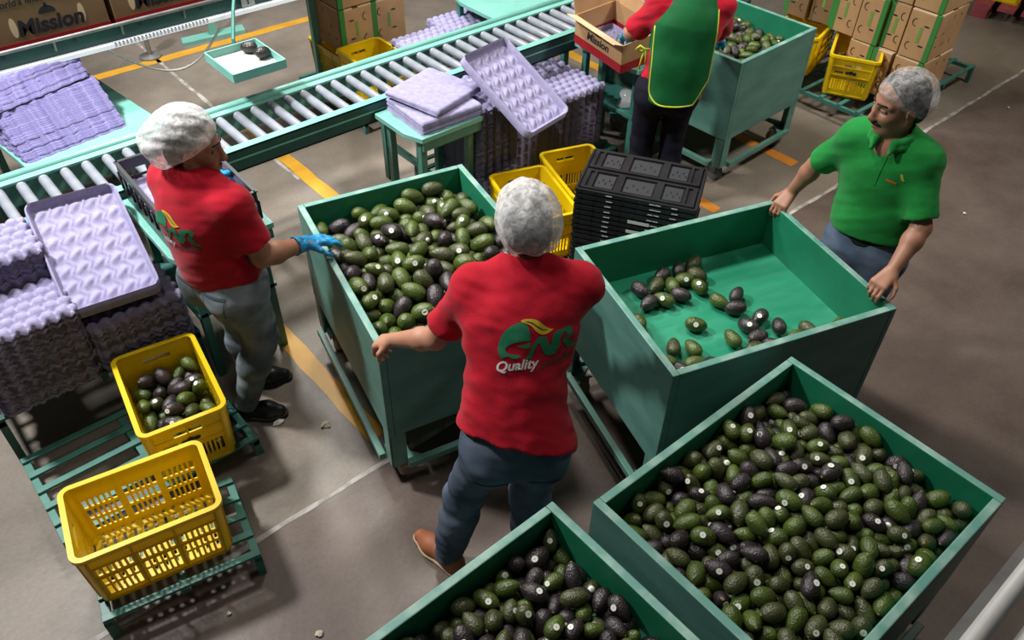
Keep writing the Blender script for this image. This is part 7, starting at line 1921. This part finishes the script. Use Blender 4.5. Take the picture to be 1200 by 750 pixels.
# ---- woman by the conveyor
fW = (0.94, 0.24, 0)
wo = person('woman in red t-shirt, grey jeans and white hairnet reaching into the heaped bin', (0.83, 2.84), dict(
    face_dir=fW, pelvis=(0.845, 2.805, 0.84), waist=(0.835, 2.815, 0.97), chest=(0.835, 2.825, 1.15), neck=(0.84, 2.835, 1.315),
    head=(0.875, 2.835, 1.435), head_dir=(0.83, -0.56, -0.16), head_up=(0.12, 0.0, 1),
    SL=(0.80, 2.995, 1.245), SR=(0.895, 2.66, 1.245), EL=(0.92, 3.14, 1.04), ER=(0.95, 2.60, 1.01), WL=(1.07, 3.30, 0.99), WR=(1.15, 2.625, 0.965),
    HL=(0.825, 2.905, 0.81), HR=(0.865, 2.71, 0.81), KL=(0.90, 2.93, 0.46), KR=(0.92, 2.755, 0.47), AL=(0.895, 2.965, 0.085), AR=(0.775, 2.79, 0.085),
    toeL=(0.9, -0.4, 0), toeR=(0.80, -0.60, 0)), 'skin_brown', 'red_shirt', 'jeans_grey', dict(
    girth=1.12, hip=1.16, fit=1.1, cuff=0.052, hem=0.02, hemw=1.0, belly=1.06, head=1.0, arm=1.12, sleeve=0.74, sleevew=1.12, hand_scale=0.98,
    bulge=[(0.10, -0.065, 0.0, 0.085, 0.075, 0.08), (0.10, 0.065, 0.0, 0.085, 0.075, 0.08), (0.06, 0, -0.2, 0.11, 0.13, 0.11)],
    fold=0.007, shoe_mat='shoe_black', shoe=0.92, gloves=True,
    handL=dict(D=(0.8, 0.5, -0.35), N=(0.2, -0.1, -1), thumb=1, curl=(0.5, 0.6, 0.4)),
    handR=dict(D=(0.98, -0.02, -0.22), N=(-0.1, 0, -1), thumb=-1, curl=(0.2, 0.3, 0.2), tcurl=0.2),
    net=dict(c=(-0.035, 0, 0.045), r=(0.125, 0.112, 0.115), c2=(-0.10, 0, -0.005), r2=(0.095, 0.10, 0.085), cut=(0.06, 0, 0.035), cn=(0.62, -0.78), amp=0.013, along='F')))
logo(wo, (0.675, 2.775, 1.15), (0.24, -0.94, 0), (0.1, 0, 1), 0.25)

wb = bvh_of(wo['trousers'])
for sx_ in (-1, 1):
    w_, h_ = 0.060, 0.062
    for (x0, x1, y0, y1) in ((-w_, w_, h_ - 0.012, h_), (-w_, -w_ + 0.004, -h_ * .5, h_), (w_ - 0.004, w_, -h_ * .5, h_)):
        bm = poly_mesh([[(x0 + sx_ * 0.095, y0), (x1 + sx_ * 0.095, y0), (x1 + sx_ * 0.095, y1), (x0 + sx_ * 0.095, y1)]])
        project(bm, 'pocket_seam', 'stitch', wo['root'], wb, tuple(np.array((0.70, 2.77, 0.80)) - wo['org']), (0.24, -0.94, 0), (0, 0, 1), 0.002)
# ---- man with the logo on his back
fC = (0.55, 0.83, 0)
mc = person('man seen from behind in a red logo t-shirt and blue jeans, holding the heaped bin', (1.15, 1.40), dict(
    face_dir=fC, pelvis=(1.20, 1.33, 0.86), waist=(1.245, 1.385, 1.01), chest=(1.345, 1.475, 1.20), neck=(1.435, 1.555, 1.355),
    head=(1.475, 1.610, 1.49), head_dir=(0.5, 0.82, -0.22), head_up=(0.12, 0.2, 0.96),
    SL=(1.275, 1.635, 1.295), SR=(1.56, 1.425, 1.295), EL=(1.175, 1.735, 1.055), ER=(1.665, 1.585, 1.09), WL=(1.115, 1.925, 0.945), WR=(1.70, 1.765, 0.955),
    HL=(1.125, 1.38, 0.83), HR=(1.28, 1.275, 0.83), KL=(1.10, 1.49, 0.46), KR=(1.285, 1.33, 0.46), AL=(1.03, 1.525, 0.085), AR=(1.27, 1.27, 0.085),
    toeL=(-0.12, 0.97, 0), toeR=(0.4, 0.9, 0)), 'skin_tan', 'red_shirt', 'jeans_blue', dict(
    girth=1.03, hip=0.97, fit=1.06, cuff=0.062, hem=0.02, hemtilt=0.26, hemw=1.22, belly=1.0, sleeve=0.75, fold=0.008, belt=True,
    fold_basis=[(9, 7, 7), (-6, 8, 9), (12, -4, 17)], shoe_mat='shoe_tan', sole_mat='sole', leg_fold=0.011, waistline=0.6,
    handL=dict(D=(-0.25, 0.72, -0.5), N=(0.25, -0.5, -0.75), thumb=1, curl=(0.9, 1.2, 0.7), tcurl=0.6),
    handR=dict(D=(0.05, 0.85, -0.5), N=(-0.1, -0.5, -0.8), thumb=-1, curl=(0.9, 1.2, 0.7), tcurl=0.6),
    net=dict(c=(-0.03, 0, 0.045), r=(0.116, 0.107, 0.108), c2=(-0.075, 0, 0.005), r2=(0.075, 0.100, 0.085), cut=(0.05, 0, 0.03), cn=(0.62, -0.78), amp=0.014)))
uC = np.array(mc['up'])
bx = np.cross(fC, (0, 0, 1))
logo(mc, tuple(np.array((1.375, 1.44, 1.26)) - np.array(fC) * 0.15), tuple(bx + np.array((0, 0, 0.0))), (0.32, 0.40, 0.86), 0.27)
tb = bvh_of(mc['trousers'])
for sx_ in (-1, 1):
    w_, h_ = 0.058, 0.055
    pk = [(-w_, h_), (w_, h_), (w_, -h_ * .5), (0, -h_), (-w_, -h_ * .5)]
    ring = MB()
    bm = poly_mesh([[(x + sx_ * 0.092, y) for x, y in pk]])
    project(bm, 'back_pocket', 'jeans_blue', mc['root'], tb, tuple(np.array((1.20, 1.33, 0.725)) - np.array(fC) * 0.15 - np.array((mc['org'][0], mc['org'][1], 0))), tuple(bx), (0, 0, 1), 0.003)
bm = poly_mesh([[(0.118, 0.05), (0.128, 0.05), (0.128, 0.03), (0.118, 0.03)]])
project(bm, 'pocket_tag', 'card_red', mc['root'], tb, tuple(np.array((1.20, 1.33, 0.725)) - np.array(fC) * 0.15 - np.array((mc['org'][0], mc['org'][1], 0))), tuple(bx), (0, 0, 1), 0.005)

# ---- man in the green polo
fR = (-0.90, -0.10, 0)
mr = person('man with a moustache in a green polo and clear hairnet holding the nearly empty bin', (3.15, 1.20), dict(
    face_dir=fR, pelvis=(3.14, 1.17, 0.87), waist=(3.14, 1.18, 1.02), chest=(3.14, 1.20, 1.22), neck=(3.125, 1.215, 1.415),
    head=(3.095, 1.225, 1.545), head_dir=(-0.80, 0.55, -0.18), head_up=(-0.1, 0.05, 1),
    SL=(3.14, 1.075, 1.335), SR=(3.11, 1.345, 1.335), EL=(3.07, 0.955, 1.11), ER=(3.14, 1.505, 1.12), WL=(2.905, 0.94, 0.975), WR=(3.125, 1.575, 0.945),
    HL=(3.15, 1.075, 0.84), HR=(3.14, 1.265, 0.84), KL=(3.13, 1.08, 0.46), KR=(3.14, 1.30, 0.46), AL=(3.17, 1.06, 0.085), AR=(3.18, 1.32, 0.085),
    toeL=(-0.95, -0.1, 0), toeR=(-0.95, 0.2, 0)), 'skin_mid', 'polo_green', 'jeans_mid', dict(
    girth=0.96, hip=0.97, fit=1.05, cuff=0.06, hem=0.085, hemw=1.0, belly=1.12, sleeve=0.86, sleevew=0.96, fold=0.007, belt=True, waistline=0.48,
    shirt_name='polo_shirt', vneck=True, moustache=True, shoe_mat='shoe_black',
    handL=dict(D=(-0.90, 0.05, -0.42), N=(0.35, 0.05, -0.9), thumb=1, curl=(0.55, 0.9, 0.5), tcurl=0.2),
    handR=dict(D=(-0.80, 0.0, -0.55), N=(0.4, 0, -0.85), thumb=-1, curl=(0.55, 0.9, 0.5), tcurl=0.2),
    net=dict(c=(-0.020, 0, 0.042), r=(0.111, 0.094, 0.100), c2=(-0.058, 0, 0.008), r2=(0.073, 0.086, 0.08), cut=(0.055, 0, 0.035), cn=(0.60, -0.80), amp=0.006, along='F', mat='hairnet_sheer')))
# polo collar and small chest marks
rp = mr
Nn = np.array((3.125, 1.215, 1.415))
col = Field(*box_of([Nn], 0.16), 0.004)
fRu, lR = unit(fR), unit(np.cross(fR, (0, 0, 1)))
ringp = []
for k in range(15):
    th = R(-150 + 300 * k / 14) + math.pi
    ringp.append(Nn + fRu * (0.018 + 0.078 * math.cos(th)) + lR * 0.075 * math.sin(th) + V(0, 0, 0.022 - 0.030 * max(0, math.cos(th))))
for a_, b_ in zip(ringp[:-1], ringp[1:]):
    col.cone(a_, b_, 0.014, 0.014, 0.012, m=0.03)
    col.cone(a_ + (a_ - Nn) * 0.12 - V(0, 0, 0.022), b_ + (b_ - Nn) * 0.12 - V(0, 0, 0.022), 0.011, 0.011, 0.012, m=0.03)
for e_ in (ringp[0], ringp[-1]):
    col.cone(e_, e_ + fRu * 0.03 - V(0, 0, 0.035), 0.014, 0.009, 0.012, m=0.03)
link('collar', col.mesh('collar', 'polo_green', mr['org']), mr['root'])
sb = bvh_of(mr['shirt'])
Oc = np.array((3.14, 1.20, 1.22)) - np.array((mr['org'][0], mr['org'][1], 0))
bm = poly_mesh([[(-0.012, -0.07), (0.012, -0.07), (0.014, 0.07), (-0.014, 0.07)]])
project(bm, 'placket', 'polo_green', mr['root'], sb, tuple(Oc + np.array((0, 0, 0.075))), tuple(-lR), (0, 0, 1), 0.003)
bm = poly_mesh([[(0.085, 0.085), (0.095, 0.088), (0.108, 0.062), (0.112, 0.064), (0.108, 0.056), (0.098, 0.06)]])
project(bm, 'chest_mark', 'piping', mr['root'], sb, tuple(Oc), tuple(-lR), (0, 0, 1), 0.002)
bm = poly_mesh([[(0.045, 0.052), (0.085, 0.045), (0.085, 0.036), (0.045, 0.043)]])
project(bm, 'chest_mark', 'orange_print', mr['root'], sb, tuple(Oc), tuple(-lR), (0, 0, 1), 0.002)

# ---- worker in the apron
fD = (0.66, 0.75, 0)
wd = person('worker seen from behind in a red shirt and long green apron with yellow piping', (3.68, 2.82), dict(
    face_dir=fD, pelvis=(3.68, 2.79, 0.84), waist=(3.71, 2.785, 0.99), chest=(3.75, 2.79, 1.18), neck=(3.79, 2.81, 1.34),
    head=(3.825, 2.845, 1.465), head_dir=(0.66, 0.72, -0.3), head_up=(0.1, 0.1, 1),
    SL=(3.655, 2.915, 1.285), SR=(3.90, 2.695, 1.285), EL=(3.63, 3.10, 1.07), ER=(4.04, 2.77, 1.06), WL=(3.775, 3.245, 0.985), WR=(4.185, 2.90, 0.965),
    HL=(3.60, 2.865, 0.81), HR=(3.73, 2.745, 0.81), KL=(3.61, 2.89, 0.45), KR=(3.75, 2.77, 0.45), AL=(3.60, 2.88, 0.085), AR=(3.74, 2.75, 0.085),
    toeL=(0.6, 0.8, 0), toeR=(0.7, 0.7, 0)), 'skin_tan', 'red_shirt', 'navy', dict(
    girth=1.02, hip=1.04, fit=1.02, hem=-0.06, hemw=1.05, sleeve=0.86, shoe_mat='shoe_black', gloves=True, sleevew=1.08,
    handL=dict(D=(0.7, 0.45, -0.45), N=(0.2, -0.2, -1), thumb=1, curl=(0.4, 0.5, 0.4)),
    handR=dict(D=(0.8, 0.35, -0.4), N=(0, 0, -1), thumb=-1, curl=(0.4, 0.5, 0.4)),
    net=dict(c=(-0.02, 0, 0.04), r=(0.116, 0.10, 0.11), cut=(0.055, 0, 0.035), cn=(0.60, -0.80), amp=0.01)))
J = wd['J']
fa = Field(*box_of([J['pelvis'] - V(0, 0, 0.06), J['neck']], 0.30), 0.008)
fdu, lD = wd['f'], wd['lat']
base = J['pelvis'] - V(0, 0, 0.06)
fa.cone(base, J['waist'], 0.215, 0.195, 0.05, sq=(fdu, 0.80))
fa.cone(J['waist'], J['chest'], 0.195, 0.20, 0.05, sq=(fdu, 0.78))
fa.cone(J['chest'], lerp(J['chest'], J['neck'], 0.75), 0.20, 0.15, 0.05, sq=(fdu, 0.76))
fa.wrinkle(0.010, [(5, 2, 2), (-2, 5, 2), (2, 2, 3)])
fa.clip(base + V(0, 0, 0.0), (0, 0, -1))
cA = J['waist']
hwA = 0.175
fa.clip(cA + lD * hwA, lD + V(0, 0, 0.0))
fa.clip(cA - lD * hwA, -lD)
for s_ in (-1, 1):
    cc_ = base + lD * s_ * (hwA - 0.085) + V(0, 0, 0.085)
    blk = fa._block(base - 0.4, base + V(0.4, 0.4, 0.085))
    sl, PP = blk
    q = PP - cc_
    lx, lz = (q @ lD) * s_, q[..., 2]
    corner_d = np.where((lx > 0) & (lz < 0), np.sqrt(lx ** 2 + lz ** 2) - 0.085, -1)
    fa.f[sl] = np.maximum(fa.f[sl], corner_d)
# open the sides: keep the front and back panels only
fi = Field(fa.lo, fa.lo + fa.h * (fa.n - 1), fa.h)
am = fa.mesh('apron', 'apron_green', wd['org'])
apron = link('apron', am, wd['root'])
ab = bvh_of(apron)
Bm = Vector((J['waist'] - wd['org']).tolist())
Xv, Zv = Vector(lD.tolist()), Vector((0, 0, 1))
Fv = Vector(fdu.tolist())
hz = float((base - J['waist'])[2])
outl = [(-0.17, z) for z in np.linspace(0.36, hz + 0.09, 14)] + [(-0.09 - 0.08 * math.cos(t), hz + 0.088 - 0.08 * math.sin(t)) for t in np.linspace(0.2, 1.57, 6)] + \
       [(x, hz + 0.007) for x in np.linspace(-0.07, 0.07, 7)] + [(0.09 + 0.08 * math.sin(t), hz + 0.088 - 0.08 * math.cos(t)) for t in np.linspace(0.0, 1.4, 6)] + [(0.17, z) for z in np.linspace(hz + 0.09, 0.36, 14)]
pts = []
for x, z in outl:
    p = Bm + Xv * x + Zv * z - Fv * 0.5
    hit, nr, _, _ = ab.ray_cast(p, Fv, 1.0)
    if hit is not None: pts.append(hit - Fv * 0.001)
MB().path(pts, 0.0055, 6).build('piping', 'piping', apron, True)
tie = Bm - Xv * 0.205 + Zv * 0.06
kn = MB().path([tie + Xv * 0.05, tie, tie - Xv * 0.03 + Zv * 0.02, tie - Xv * 0.05, tie - Xv * 0.02 - Zv * 0.015, tie], 0.007, 6)
kn.path([tie, tie - Zv * 0.06 - Xv * 0.012, tie - Zv * 0.12 - Xv * 0.02], 0.006, 6).path([tie, tie - Zv * 0.05 + Xv * 0.012, tie - Zv * 0.09 + Xv * 0.012], 0.006, 6)
kn.build('apron_tie', 'piping', apron, True)
